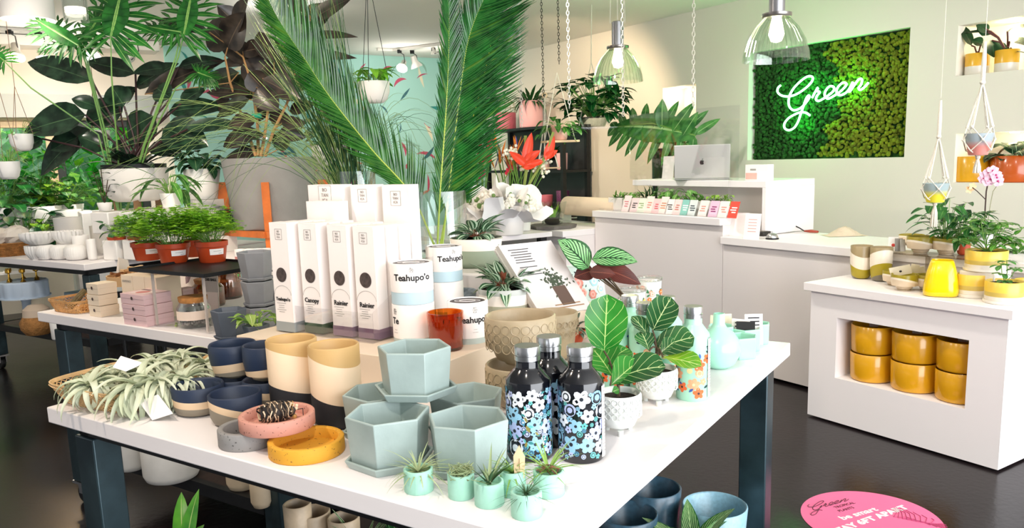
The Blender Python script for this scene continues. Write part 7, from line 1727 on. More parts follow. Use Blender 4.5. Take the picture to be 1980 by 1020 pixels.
for i in range(46):       # long arcs falling left
    p0 = onD(688+rr.uniform(-20, 20), 440, d1g)-o_; xm = rr.uniform(430, 620); ym = rr.uniform(0, 190); x1 = rr.uniform(150, 480); y1 = rr.uniform(200, 480); dd2 = d1g-rr.uniform(.0, .5)
    pm_ = onD(xm, ym, d1g-.2)-o_; arc(p0, pm_, onD(x1, y1, dd2)-o_, .0014, rr.choice([0, 1, 1]))
for i in range(22):       # arcs to the right
    p0 = onD(690+rr.uniform(-20, 20), 440, d1g)-o_; pm_ = onD(rr.uniform(700, 780), rr.uniform(40, 200), d1g-.1)-o_; arc(p0, pm_, onD(rr.uniform(760, 900), rr.uniform(120, 420), d1g-rr.uniform(0, .3))-o_, .0014, rr.choice([0, 1]))
f.build('grass_blades', [mat('#1f5222', .45, name='grass_dark'), mat('#8aa35a', .5, name='grass_pale')], bg)['kind'] = 'stuff'
# ================================================================== plinth top and cut-out, niches, macrame
PT = .7725
MUS = mat('#d99e17', .22, name='mustard_glaze', coat=.35)
Zi = .262
for i, (x, yb, yt, w_) in enumerate(((1674, 744, 638, 82), (1757, 764, 654, 90), (1843, 786, 670, 92))):
    P = onz(x, yb, Zi+.002); r_ = w_/2/pxm(P); c = P+V((P.x, P.y, 0)).normalized()*r_*.93; c.z = Zi+.002
    if c.dot(B) < 3.74+r_: c = c+B*(3.745+r_-c.dot(B))
    for j, lv in enumerate(('bottom', 'middle')):
        H_ = .150
        tag(MB().lathe(vprof(r_, H_, .96, .007, .012), 44).build('plant_pot', MUS, loc=c+Z*(H_+.001)*j, ang=60), 'glossy mustard pot in the plinth cut-out, %s stack, %s pot' % (('left', 'centre', 'right')[i], ('lower', 'upper')[j]), 'plant pot', 'mustard pots in the plinth')
    st = thing('price_sticker', 'white sticker inside the %s upper mustard pot' % ('left', 'centre', 'right')[i], 'sticker', c+Z*(2*.151-.022)+V((c.x, c.y, 0)).normalized()*(r_-.010), math.atan2(c.y, c.x)); MB().box((0, 0, 0), (.001, .045, .03)).build('label', PAPER, st, smooth=False)
OL = '#9a8a1f'
def oliveband(h, sl, kind=0):
    return bands('olive_band_glaze', ([(0, '#d8c3a8'), (.50, '#e8dccb'), (.62, OL)] if kind == 0 else [(0, '#7a7262'), (.10, '#a8951f'), (.42, '#eadfce'), (.80, '#9c8a66')]), h, .3, sl, .03)
for lab, x, yb, yt, w_, sl in (('tall cup vase with olive diagonal and brown rim, left of the pair', 1664, 540, 474, 41, (.0, -.45)), ('tall cup vase with olive diagonal and brown rim, right of the pair', 1702, 545, 477, 41, (.0, .45))):
    c, R, h = fit(x, yb, yt, w_, PT, .88); pot('cup_vase', lab, 'vase', c, R, h, oliveband(h, sl, 1), .85, .004, .02, 'olive and cream cup vases', [(.5, .99)])
def bowl(label, x, yb, yt, w_, z, plant=None, seed=0, c=None):
    if c is None: c, R, h = fit(x, yb, yt, w_, z, .75)
    else: c, R, h = c
    o = thing('olive_bowl', label, 'plant pot' if not plant else 'potted plant', c, 0, 'olive and cream bowls')
    ob_ = oliveband(h, (.25, .1)); potmesh(vprof(R, h, .70, .004, .03, [(.3, .93), (.6, 1.0)]), 40, ob_, h).build('pot', mats2(ob_), o, ang=60)
    MB().lathe([(0, 0), (R*.5, 0), (R*.5, .004), (0, .004)], 24).build('base_ring', mat('#c9b89c', .5), o)
    if plant:
        MB().disc((0, 0, h-.012), R-.006, n=20).build('soil', SOIL, o, smooth=False)
        f = MB(); plant(f, random.Random(seed), h, R); f.build('foliage', PLM, o)
    return o, c, R, h
PLM = [leafmat('pothos_leaf', '#3a7a35', '#1f5226', '#7fae5a', mw=.04, rough=.25), leafmat('schefflera_leaf', '#6faa3c', '#3a7a2a', '#b5cf7a', mw=.05, rough=.3), STEM, leafmat('hoya_leaf', '#5c9a4a', '#3f7a36', '#9fc87a', mw=.04)]
def pothos(f, rr, h, R):
    vine(f, (0, 0, h-.01), 44, .095, .065, rr, 0, 2, R=.15, H=(.03, .22), prof='heart')
# acrylic riser
rs = onz(1765, 553, PT); 
# use two levels: stand top z
SZ = PT+.155
q1, q2 = onz(1712, 487, SZ), onz(1866, 502, SZ); cS = (q1+q2)/2+B*.085
st = thing('display_stand', 'smoky clear stand holding olive bowls and plants on the plinth', 'stand', V((cS.x, cS.y, PT)), RZA)
SMK = glass('smoky_acrylic', (.72, .68, .60), .04, .4, .05); Ls = abs((q1-q2).dot(A))+.02
MB().box((0, 0, .153), (.17, Ls, .004)).build('stand_shelf', SMK, st, smooth=False)
for sy in (-1, 0, 1): MB().box((0 if sy else .02, sy*(Ls/2-.003), .0755), (.16, .004, .151)).build('support', SMK, st, smooth=False)
_, c, R, h = bowl('olive and cream bowl on the stand, left one without plant', 1779, 491, 456, 50, SZ)
bowl('olive and cream bowl with tall pothos on the stand', 1829, 493, 459, 51, SZ, pothos, 5)
bowl('olive rimmed bowl behind the left bowl on the stand', 1762, 474, 453, 46, SZ)
bowl('olive and cream bowl in front of the stand holding paper tags', 1748, 563, 529, 49, PT)
bowl('olive and cream bowl peeking out left behind the tag bowl', 1727, 553, 522, 40, PT)
bowl('olive and cream bowl under the stand behind the tags', 1752, 528, 495, 44, PT)
bowl('olive and cream bowl behind the yellow vase', 1790, 563, 530, 40, PT)
P0_ = onz(1748, 563, PT); zt2 = PT+.075
for i, (x, y, w_, h_, a, lab) in enumerate(((1741, 523, .10, .05, .25, 'cream card tag with a small bee mark in the olive bowl'), (1768, 521, .04, .06, -.2, 'cream paper tag standing behind the bee card'), (1782, 524, .035, .05, .3, 'cream paper tag at the right of the tag bowl'))):
    P = onD(x, y, dep(P0_)-.0+.06); o = thing('paper_tag', lab, 'tag', P, va(P), 'tags in the olive bowl'); c_ = MB().box((0, 0, 0), (.002, w_, h_)).build('card', CT, o, rot=(a, .25, 0), smooth=False)
    if i == 0: b_ = MB(); b_.ball((.0015, 0, -.003), .007, 0, 8, 5, (.2, 1, .8)); b_.build('bee_mark', INK, c_)
for i, (x, y) in enumerate(((1727, 484), (1738, 486), (1746, 487))):
    P = onz(x, y, SZ+.002); o = thing('greeting_card', ('white card with a red fruit print leaning on the stand', 'grey-edged card behind the red fruit card', 'grey card next to the left bowl on the stand')[i], 'card', P, va(P)+.2*i+math.pi, 'cards on the plinth stand')
    c_ = MB().box((0, 0, .037), (.0015, .052-.012*i, .078-.006*i)).build('card', [PAPER, mat('#8f8a84', .6), mat('#a8a39a', .6)][i], o, rot=(0, .22, 0), smooth=False)
    if i == 0: b_ = MB(); b_.ball((-.0012, 0, .030), .011, 0, 10, 6, (.1, 1, .85)); b_.build('fruit_print', mat('#d8453c', .6), c_)
# yellow tapered vase
c, R, h = fit(1818, 575, 502, 64, PT, 1.0)
YEL = mat('#f2cf05', .18, name='bright_yellow_glaze', coat=.4)
vs = []; fs = []; n = 40; prof = [(.0, 0), (.80, 0), (.97, .03), (1.0, .16), (.94, .40), (.82, .70), (.68, .93), (.63, .985), (.58, 1.0), (.56, .97), (.7, .5), (.001, .45)]
for r_, z_ in prof:
    for k in range(n):
        t = 2*math.pi*k/n; ex = 3.6; ct, s_ = math.cos(t), math.sin(t); q = (abs(ct)**ex+abs(s_)**ex)**(-1/ex); vs.append((R*r_*q*ct*.98, R*r_*q*s_*.98, h*z_))
for i in range(len(prof)-1):
    for k in range(n): fs.append((i*n+k, i*n+(k+1) % n, (i+1)*n+(k+1) % n, (i+1)*n+k))
tag(MB().add(vs, fs).build('yellow_vase', YEL, loc=c, rz=va(c), ang=70), 'bright yellow tapered square vase in the middle of the plinth', 'vase')
def ypot(label, x, yb, yt, w_, z, plant=None, seed=0, c=None):
    if c is None: c, R, h = fit(x, yb, yt, w_, z, 1)
    else: c, R, h = c
    o = thing('banded_yellow_pot', label, 'potted plant' if plant else 'plant pot', c, 0, 'pale yellow banded pots'); hs = h*.14
    MB().lathe([(0, 0), (R*.98, 0), (R*1.02, .003), (R*1.02, hs), (R*.96, hs), (R*.94, .006), (0, .006)], 40).build('saucer', mat('#e9e2d6', .5), o, ang=50)
    MB().lathe(vprof(R*.97, h-.008, .98, .006, .006), 44).build('pot', bands('yellow_band_glaze', [(0, '#e6ddcf'), (.26, '#cdb25c'), (.46, '#efc950')], h, .3, (.0, .0), .02), o, loc=(0, 0, .007), ang=60)
    if plant:
        MB().disc((0, 0, h-.014), R-.01, n=20).build('soil', SOIL, o, smooth=False); f = MB(); plant(f, random.Random(seed), h, R); f.build('foliage', PLM, o)
    return o, c, R, h
def whorl(f, p, rr, L, W, n=8, m_=1, st0=None):
    if st0 is not None: f.tube([st0, (st0+p)/2+V((rr.uniform(-.01, .01), rr.uniform(-.01, .01), 0)), p], .0022, 4, 2)
    for k in range(n): a = k*6.283/n+rr.random(); f.leaf(p, V((math.cos(a), math.sin(a), rr.uniform(-.05, .45))), L*rr.uniform(.8, 1.1), W, rr.uniform(.4, .9), prof='obov', seg=5, m=m_, fold=.2)
def scheff(f, rr, h, R):
    for i in range(22):
        a = rr.uniform(0, 6.28); q = .15*math.sqrt(rr.random()); whorl(f, V((q*math.cos(a), q*math.sin(a), h+rr.uniform(.03, .16)*(1.2-q*3))), rr, .062, .026, 7, 1, V((0, 0, h-.01)))
def hoya(f, rr, h, R):
    for p in ((-.035, -.02, .075), (.045, .0, .055), (-.01, .01, .03), (.02, .03, .085)): whorl(f, V((p[0], p[1], h+p[2])), rr, .052, .026, 6, 3, V((0, 0, h-.01)))
    for k in range(3): a = 3.6+k*.5; f.leaf(V((0, 0, h)), V((math.cos(a), math.sin(a), .2)), .06, .035, .5, m=3)
ypot('pale yellow banded pot standing right of the bright yellow vase', 1880, 577, 528, 60, PT)
_, cY, RY, hY = ypot('pale yellow banded pot with a small hoya at the plinth front', 1940, 590, 542, 70, PT, hoya, 3)
ypot('pale yellow banded pot with a bushy schefflera raised behind', 1905, 527, 482, 76, PT+.125, scheff, 4)
P = onz(1905, 545, PT); bx_ = MB(); c = fit(1905, 527, 482, 76, PT+.125, 1)[0]; o = thing('display_block', 'low white block under the raised yellow banded pot', 'riser', V((c.x, c.y, PT)), RZA); MB().box((0, 0, .062), (.16, .16, .124)).build('block', WHITE2, o, smooth=False)
ypot('pale yellow banded pot at the right frame edge behind the hoya pot', 1992, 578, 540, 60, PT)
o = thing('pothos_pot', 'leafy green plant in a small terracotta pot behind the stand', 'potted plant', onz(1862, 492, SZ), 0)
MB().lathe(vprof(.035, .06, .8), 24).build('pot', TERRA, o, ang=60); f = MB(); rr = random.Random(9); vine(f, (0, 0, .05), 40, .085, .055, rr, 0, 2, R=.13, H=(.03, .18), prof='heart'); f.build('foliage', PLM, o)
o = thing('fern_pot', 'fine ferny plant in a pale cylinder pot at the far right of the plinth', 'potted plant', V((onz(1952, 545, PT).x, onz(1952, 545, PT).y, PT))+B*.06+A*.0, 0); MB().lathe(vprof(.036, .15, .9), 24).build('pot', mat('#e6dcc8', .5), o, ang=60)
f = MB(); tuft(f, (0, 0, .15), 26, .10, .022, rr=random.Random(3), m=1); f.build('foliage', PLM, o)
# orchid behind
P = onD(1906, 440, 4.3); Po = AB(P.dot(A), 4.45, .925)
q_ = onB(1906, 410, 4.45); Po = V((q_.x, q_.y, .925))
o = thing('orchid', 'pink and white moth orchid rising behind the plinth plants', 'potted plant', Po, 0)
MB().lathe(vprof(.05, .10, .85), 28).build('pot', WG, o, ang=60); f = MB()
def OB(x, y): return onB(x, y, 4.45)-Po
f.tube([V((0, 0, .08)), OB(1905, 400), OB(1907, 370), OB(1913, 340), OB(1925, 332)], .0035, 6, 0); f.tube([OB(1905, 385), OB(1890, 370), OB(1880, 362)], .0025, 5, 0); f.tube([V((0.01, 0, .08)), OB(1915, 395), OB(1920, 370), OB(1932, 352)], .002, 5, 1)
for k in range(5): a = k*1.3; f.leaf(V((0, 0, .09)), V((math.cos(a), math.sin(a), .6)), .16, .06, .9, m=2)
f.build('stems', [mat('#3a2420', .6), mat('#8a8a6a', .6), PLM[0]], o)
f = MB(); rr = random.Random(2)
for x, y in ((1905, 338), (1915, 346), (1926, 338), (1920, 330), (1910, 350), (1930, 350), (1928, 343), (1902, 345), (1912, 333)):
    p = OB(x, y); nv = (CP-onB(x, y, 4.45)).normalized()
    for j in range(5): a = j*1.257+rr.random()*.3; X1 = nv.cross(Z).normalized(); Y1 = X1.cross(nv); f.leaf(p, X1*math.cos(a)+Y1*math.sin(a)+nv*.3, .030, .026, .4, up=nv, prof='obov', seg=4, m=0)
    f.ball(p+nv*.004, .006, 1, 6, 4)
f.build('petals', [mat('#f0c4dc', .6, noise=.15, nscale=80), mat('#b8286e', .5)], o); f = MB()
for x, y in ((1880, 360), (1874, 366)):
    p = OB(x, y)
    for j in range(5): a = j*1.257; f.leaf(p, V((math.cos(a), -.3, math.sin(a))), .024, .018, .3, up=(0, -1, 0), prof='obov', seg=4, m=0)
f.build('bud_petals', [mat('#f2c89a', .6)], o)
# macrame hangers
def macrame(label, x, ytop, yknot, ysplit, yrim, yb, ytass, w_, b_, c1_, c2_, group='macrame plant hangers'):
    P = onB(x, yb, b_); d = dep(P); k = CF/d; o = thing('macrame_hanger', label, 'macrame hanger', P, 0, group); o_ = P
    def q(xx, yy): v = onB(xx, yy, b_)-o_; return v
    H_ = (q(x, yrim)).z; R_ = w_/2/k
    g = MB(); top = V((0, 0, HC-P.z)); kn = V((0, 0, q(x, yknot).z)); g.tube([top, kn+Z*.18], .0012, 4)
    g.tube([kn+Z*.17, kn+Z*.08, kn], [.006, .010, .009], 8); g.ball(kn, .012, 0, 8, 6)
    zs_ = q(x, ysplit).z
    for j in range(4):
        a = j*math.pi/2+.5; e = V((math.cos(a), math.sin(a), 0)); p1 = kn; p2 = e*R_*.95+Z*zs_
        for s_ in (-1, 1): g.tube([p1, p2+V((-e.y, e.x, 0))*.004*s_], .0035, 6)
        g.ball(p2, .007, 0, 7, 5)
        for s_ in (-1, 1):
            a2 = a+s_*math.pi/4; e2 = V((math.cos(a2), math.sin(a2), 0)); a3 = a+s_*math.pi/4
            g.tube([p2, e2*(R_*1.06)+Z*H_*.72, V((math.cos(a), math.sin(a), 0))*R_*.95+Z*H_*.22, V((0, 0, -.004))], .0028, 6); 
        e2 = V((math.cos(a+math.pi/4), math.sin(a+math.pi/4), 0)); g.ball(e2*R_*1.06+Z*H_*.72, .006, 0, 7, 5)
    g.ball((0, 0, -.008), .011, 0, 8, 6)
    for j in range(7): a = j*.9; g.tube([V((0, 0, -.01)), V((.010*math.cos(a), .010*math.sin(a), -.05)), V((.013*math.cos(a), .013*math.sin(a), q(x, ytass).z))], .0042, 6)
    g.build('rope', ROPE, o)
    pt = thing('hanging_pot', label.replace('cotton macrame hanger', 'two-tone pot held').replace('knotted', ''), 'plant pot', P+Z*.001, 0)
    m_, nt, pb = newmat('two_tone'); tc = nt.nodes.new('ShaderNodeTexCoord'); sx = nt.nodes.new('ShaderNodeSeparateXYZ'); r = nt.nodes.new('ShaderNodeValToRGB'); mm = nt.nodes.new('ShaderNodeMath'); mm.operation = 'DIVIDE'; mm.inputs[1].default_value = H_
    nt.links.new(tc.outputs['Object'], sx.inputs[0]); nt.links.new(sx.outputs['Z'], mm.inputs[0]); nt.links.new(mm.outputs[0], r.inputs['Fac']); nt.links.new(r.outputs['Color'], pb.inputs['Base Color']); r.color_ramp.elements[0].position = .38; r.color_ramp.elements[1].position = .66; r.color_ramp.elements[0].color = col(c1_); r.color_ramp.elements[1].color = col(c2_)
    MB().lathe([(0, 0), (R_*.62, 0), (R_*.66, .004), (R_*.98, H_), (R_*.92, H_), (R_*.60, .01), (0, .01)], 36).build('pot', m_, pt, ang=50)
macrame('cotton macrame hanger with a grey and yellow pot above the plinth', 1808, 220, 264, 343, 354, 391, 438, 48, 3.82, '#e8da3a', '#9fb0b2')
macrame('cotton macrame hanger with a blue grey and coral pot at the top right', 1891, 110, 160, 245, 258, 300, 334, 52, 3.62, '#d98a80', '#a3afb5')
# niche contents
def nz(x, y, z, b_): P = onB(x, y, b_); return V((P.x, P.y, z))
for i, (lab, x, w_) in enumerate((('yellow and white pot with a small red-stemmed plant, left in the upper niche', 1889, 42), ('yellow and white pot with a red-stemmed philodendron, right in the upper niche', 1946, 42))):
    c = nz(x, 130, 2.0005, 6.16); R_ = w_/2/pxm(c); h = .155; o = thing('niche_plant', lab, 'potted plant', c, 0, 'plants in the upper niche')
    MB().lathe(vprof(R_, h, .98, .006, .008), 36).build('pot', bands('amber_band_glaze', [(0, '#d9d2c8'), (.40, '#e0a92c')], h, .25, (0, 0), .02, wave=.05), o, ang=60)
    MB().disc((0, 0, h-.01), R_-.008, n=18).build('soil', SOIL, o, smooth=False)
    f = MB(); LL = [[(1878, 88, 1860, 40, 20), (1889, 108, 1875, 108, 8), (1900, 85, 1880, 75, 24)], [(1915, 60, 1855, 58, 9), (1905, 55, 1900, 68, 26), (1910, 62, 1890, 45, 26), (1918, 78, 1925, 108, 42), (1948, 60, 1985, 45, 26), (1955, 75, 1990, 82, 26), (1950, 92, 1945, 108, 12), (1960, 100, 1985, 98, 6)]][i]
    for bx, by, tx, ty, w2 in LL:
        a_ = onB(bx, by, 6.14)-c; b2 = onB(tx, ty, 6.10)-c; d = b2-a_
        f.tube([V((0, 0, h-.02)), a_*.5+V((0, 0, h*.5+.02)), a_], .006, 5, 1); f.leaf(a_, d, d.length, w2/CF*dep(c)*1.15, .3, up=(0, -.8, .6), m=0, fold=.15)
    f.build('foliage', [leafmat('red_stem_leaf', '#274a30', '#14301e', '#3f6a44', mw=.03, rough=.2), mat('#5a2420', .5)], o)
c = nz(1880, 330, 1.2205, 6.22); R_ = 38/pxm(c); o = pot('mustard_planter', 'large mustard cylinder pot in the lower niche', 'plant pot', c, R_, .19, MUS, .98)
c = nz(1962, 330, 1.2205, 6.22); R_ = 42/pxm(c); o = thing('niche_plant', 'round-leaved calathea in a burnt orange pot in the lower niche', 'potted plant', c, 0)
MB().lathe(vprof(R_, .19, .98), 40).build('pot', mat('#c2571a', .2, name='burnt_orange_glaze', coat=.3), o, ang=60)
f = MB(); rr = random.Random(7)
for i in range(20): a = rr.uniform(0, 6.28); q = rr.uniform(.03, .13); p = V((q*math.cos(a), q*math.sin(a), .19+rr.uniform(.0, .10))); f.tube([V((0, 0, .17)), p], .003, 4, 1); f.leaf(p, V((math.cos(a), math.sin(a)-.5, rr.uniform(-.3, .4))), .12, .11, .7, prof='ov', m=0)
f.build('foliage', [leafmat('round_calathea', '#2b4a30', '#17301e', '#a9c8a0', vs=0, mw=.05, edge='#3a6a40'), STEMD], o)
for (x, y, z, b_, pw) in ((1962, 42, 2.35, 6.2, 2.2), (1962, 258, 1.57, 6.2, 1.6)):
    P = onB(x, y, b_); o = thing('niche_downlight', 'small round downlight in the ceiling of the %s right niche' % ('upper' if z > 2 else 'lower'), 'lamp', V((P.x, P.y, z+.0)), 0)
    MB().lathe([(0, 0), (.03, 0), (.034, .006), (0, .006)], 20).build('lens', mat('#fff8d8', .4, emit='#fff0b0', es=12), o); point('niche_bulb', V((P.x, P.y, z-.04)), pw, (1, .95, .6), .03)
P = onB(1318, 165, 6.2); o = thing('niche_downlight', 'small round downlight in the niche behind the monstera leaf', 'lamp', V((P.x, P.y, 2.178)), 0); MB().lathe([(0, 0), (.03, 0), (.034, .006), (0, .006)], 20).build('lens', mat('#fff8d8', .4, emit='#fff0b0', es=12), o); point('niche_bulb', V((P.x, P.y, 2.12)), 1.0, (1, .9, .7), .03)
c = nz(1325, 290, 1.4005, 6.2); o = thing('anthurium_plant', 'red flowering plant in the niche behind the laptop', 'potted plant', c, 0); MB().lathe(vprof(.07, .10, .85), 24).build('pot', GB, o, ang=60); f = MB(); rr = random.Random(6)
for i in range(16): a = rr.uniform(0, 6.28); p = V((.08*math.cos(a), .06*math.sin(a), .12+rr.random()*.12)); f.tube([V((0, 0, .08)), p], .003, 4, 2); f.leaf(p, V((math.cos(a), -1, rr.uniform(-.3, .5))), .09, .07, .4, m=i % 3 and 1)
f.build('foliage', [mat('#d8452e', .3), PLM[0], STEM], o)
# ================================================================== back corner: black shelves, pink pots, flowers
def bl_shelf():
    o = thing('corner_shelf', 'black open shelving unit of pink pots in the back corner', 'shelf', AB(8.45, 5.79, 0), RZA)
    MB().box((.205, 0, .95), (.01, 1.7, 1.8)).build('back_panel', mat('#2a2c30', .4), o, smooth=False)
    for sx in (-.18, .18):
        for sy in (-.85, .85): MB().box((sx, sy, .93), (.05, .05, 1.86)).build('post', BLACKM, o, smooth=False)
    for z in (.45, .88, 1.33, 1.86): MB().box((0, 0, z), (.42, 1.78, .03)).build('shelf_board', BLACKM, o, smooth=False)
    return o
bl_shelf()
PK = mat('#e3aeb2', .5, name='dusty_pink'); PK2 = mat('#c9687c', .5)
def bpot(label, x, yb, w_, h, z, m_, b_=5.75, rb=.98, group='pink pots on the corner shelves'):
    P = onB(x, yb, b_); P.z = z; r_ = w_/2/pxm(P); return pot('plant_pot', label, 'plant pot', P, r_, h, m_, rb, .01, .015, group), P, r_
_, P, r_ = bpot('large pink planter on top of the corner shelves', 1027, 235, 46, .33, 1.876, PK)
f = MB(); rr = random.Random(3); tuft(f, (0, 0, 0), 60, .30, .04, el=(.2, 1.4), droop=(.6, 1.8), rr=rr, spread=.12); tag(f.build('trailing_plant', [leafmat('dark_trail', '#2f6a34', '#163d1e', mw=.04)], loc=P+Z*.32), 'dark arching plant growing in the large pink planter', 'plant')
_, P2, _ = bpot('smaller pink planter on the corner shelves beside the palm', 978, 238, 40, .22, 1.876, PK2)
o = thing('wire_cloche', 'pale wire basket dome upturned over the smaller pink planter', 'wire basket', P2+Z*.225, 0)
for k in range(12): a = k*math.pi/6; MB().tube([V((.15*math.cos(a), .15*math.sin(a), 0)), V((.12*math.cos(a), .12*math.sin(a), .12)), V((0, 0, .22))], .003, 4).build('wire', mat('#b9b08a', .4, .6), o)
for z_, r2 in ((0, .15), (.06, .137), (.12, .12)): MB().tube([V((r2*math.cos(k*.3142), r2*math.sin(k*.3142), z_)) for k in range(20)], .003, 4, closed=True).build('wire_ring', mat('#b9b08a', .4, .6), o)
rr = random.Random(21)
nm_ = ['left', 'second', 'third', 'right']
for zi, z in enumerate((.896, 1.346)):
    for i in range(4):
        a_ = 8.30-i*.36; m_ = [PK, WG, PK2, mat('#5a2050', .5, noise=.8, nscale=70), mat('#e9c4c0', .5)][(i+zi*2) % 5]; h = rr.uniform(.12, .22)
        pot('plant_pot', 'small pink or white pot on the %s corner shelf, %s' % (('middle', 'upper')[zi], nm_[i]), 'plant pot', AB(a_+.55, 5.72, z), rr.uniform(.06, .10), h, m_, .9, .006, .01, 'pots inside the corner shelves')
f = MB(); tuft(f, (0, 0, 0), 40, .22, .05, el=(.0, 1.3), rr=rr, spread=.05); tag(f.build('trailing_plant', [gl[3]], loc=AB(8.0, 5.72, 1.50)), 'dark green plant on the upper corner shelf near the hanging trapeze', 'plant')
# flower table
ft = thing('flower_table', 'white table in the centre back holding the cut flowers', 'table', AB(5.95, 3.3, 0), RZA)
MB().box((0, 0, .88), (.9, 1.4, .04)).build('tabletop', WHITE, ft, bev=.003)
for sx in (-.40, .40):
    for sy in (-.62, .62): MB().box((sx, sy, .43), (.06, .06, .86)).build('leg', BLACKM, ft, smooth=False)
dF = dep(onD(985, 440, 6.3))
def FP(x, y, d=6.3): return onD(x, y, d)
P = FP(985, 446); bk_ = thing('flower_bucket', 'white round bucket holding the paper wrapped bouquets', 'bucket', V((P.x, P.y, .9)), 0); MB().lathe(vprof(.125, .22, .88), 36).build('bucket', WG, bk_, ang=60)
PPR = mat('#fbf8f8', .75, name='wrapping_paper')
for bi, (lab, xc, yc, xb, yb, w_) in enumerate((('bouquet of white blooms wrapped in white paper, left', 938, 388, 972, 425, 60), ('bouquet of small white blooms in white paper, centre', 975, 392, 982, 425, 62), ('bouquet in wide white paper wrap fanning out to the right', 1018, 392, 992, 425, 66))):
    d0 = 6.2+.08*bi; b_ = onD(xb, yb, d0); c_ = onD(xc, yc, d0-.12); ax = (c_-b_); L_ = ax.length; ax.normalize(); o = thing('bouquet', lab, 'bouquet', b_, 0, 'white wrapped bouquets'); X1 = ax.cross(V((0, -1, 0))).normalized(); Y1 = ax.cross(X1); R_ = w_/2*d0/CF; f = MB(); vs = []; n = 30; rr = random.Random(bi+5)
    for j in range(5):
        t = j/4; r_ = .03+(R_*1.15)*t**.9
        for k in range(n): a = 2*math.pi*k/n; q = r_*(1+.16*t*math.sin(5*a+bi)+.06*t*math.sin(11*a)); vs.append(X1*q*math.cos(a)+Y1*q*math.sin(a)+ax*(L_*1.15*t+.05*t*math.sin(4*a+1)))
    f.add(vs, [(j*n+k, j*n+(k+1) % n, (j+1)*n+(k+1) % n, (j+1)*n+k) for j in range(4) for k in range(n)]); f.build('paper_wrap', PPR, o, ang=25)
    g = MB()
    for k in range(46): a = rr.uniform(0, 6.28); q = R_*.72*math.sqrt(rr.random()); p = ax*(L_*(.95+.2*rr.random()))+X1*q*math.cos(a)+Y1*q*math.sin(a); g.ball(p, rr.uniform(.012, .024), 0 if k % 6 else 1, 7, 5)
    g.build('blooms', [mat('#f6efe4', .7, noise=.1, nscale=90), mat('#6a8a4a', .6)], o)
def cutflowers(label, x, yb, d, kind, n, seed, vw=.07, vh=.25):
    P = onD(x, yb, d); P.z = .901; o = thing('flower_vase', label, 'vase of flowers', P, 0); MB().lathe(vprof(vw, vh, .85), 24).build('vase', WG if kind != 'bird' else GLASS, o, ang=60); f = MB(); rr = random.Random(seed)
    for i in range(n):
        a = rr.uniform(0, 6.28); e = rr.uniform(.9, 1.5); L = rr.uniform(.28, .5); d_ = V((math.cos(a)*math.cos(e), math.sin(a)*math.cos(e), math.sin(e))); p = V((0, 0, vh-.05))+d_*L; f.tube([V((0, 0, vh-.08)), p], .004, 4, 2)
        if kind == 'ginger':
            for j in range(16): b2 = rr.uniform(0, 6.28); f.leaf(p+d_*(.012*j-.08), d_+V((math.cos(b2), math.sin(b2), 0))*.8, .06, .03, .3, m=0, seg=4)
        elif kind == 'bird':
            for j in range(5): b2 = rr.uniform(-.5, .5); f.leaf(p, V((b2, rr.uniform(-.3, .3), 1)), .15, .022, .1, m=0 if j < 4 else 1, seg=4, prof='lan')
        elif kind == 'leafy':
            for j in range(5): b2 = rr.uniform(0, 6.28); f.leaf(p-d_*.05*j, V((math.cos(b2), math.sin(b2), .4)), .14, .05, .6, m=0, seg=4)
        elif kind == 'berry':
            for j in range(14): f.ball(p+V((rr.gauss(0, .025), rr.gauss(0, .025), rr.gauss(0, .025))), .014, 0, 6, 4)
        else:
            for j in range(7): f.ball(p+V((rr.gauss(0, .02), rr.gauss(0, .02), rr.gauss(0, .02))), .013, 0, 6, 4)
    c1 = {'ginger': '#d8364e', 'bird': '#f08a1e', 'leafy': '#5f9a30', 'berry': '#9a3f4c', 'white': '#f4eedd'}[kind]
    f.build('flowers', [mat(c1, .5), mat('#4a4aa0', .5), STEM], o)
cutflowers('crimson ginger flowers behind the white bouquets', 936, 440, 6.5, 'ginger', 7, 1)
cutflowers('orange spiky bird of paradise flowers behind the bouquets', 985, 440, 6.7, 'bird', 12, 2)
cutflowers('yellow green leafy stems left of the bouquets', 905, 440, 6.6, 'leafy', 16, 3, .09)
cutflowers('dark red berry stems beside the left bouquet', 922, 440, 6.25, 'berry', 3, 4)
cutflowers('white filler flowers behind the centre bouquet', 1012, 440, 6.6, 'white', 14, 5)
P = onD(1000, 440, 6.45); P.z = .901; o = thing('heliconia_vase', 'tall heliconia stems with orange red bracts beside the hanging trapeze', 'vase of flowers', P, 0); MB().lathe(vprof(.05, .3, .9), 24).build('vase', GLASS, o); f = MB()
f.tube([V((0, 0, .02)), onD(1015, 370, 6.4)-P, onD(1050, 310, 6.35)-P, onD(1070, 255, 6.3)-P], .012, 6, 1); f.tube([V((0, 0, .02)), onD(1018, 330, 6.4)-P, onD(1016, 262, 6.35)-P], .014, 6, 1)
for bx, by, tx, ty, w_ in ((1015, 315, 1028, 255, 14), (1015, 312, 1045, 290, 12), (1018, 320, 985, 292, 12), (1012, 325, 1045, 312, 11), (1055, 310, 1072, 262, 13), (1050, 312, 1018, 318, 9), (1055, 305, 1078, 290, 10)):
    a_ = onD(bx, by, 6.33)-P; b2 = onD(tx, ty, 6.3)-P; f.leaf(a_, b2-a_, (b2-a_).length, w_/CF*6.3*1.4, .2, up=(0, -1, .2), m=0, fold=.5)
f.build('flowers', [mat('#e8482a', .4, name='heliconia_red'), mat('#8a9a4a', .5)], o)
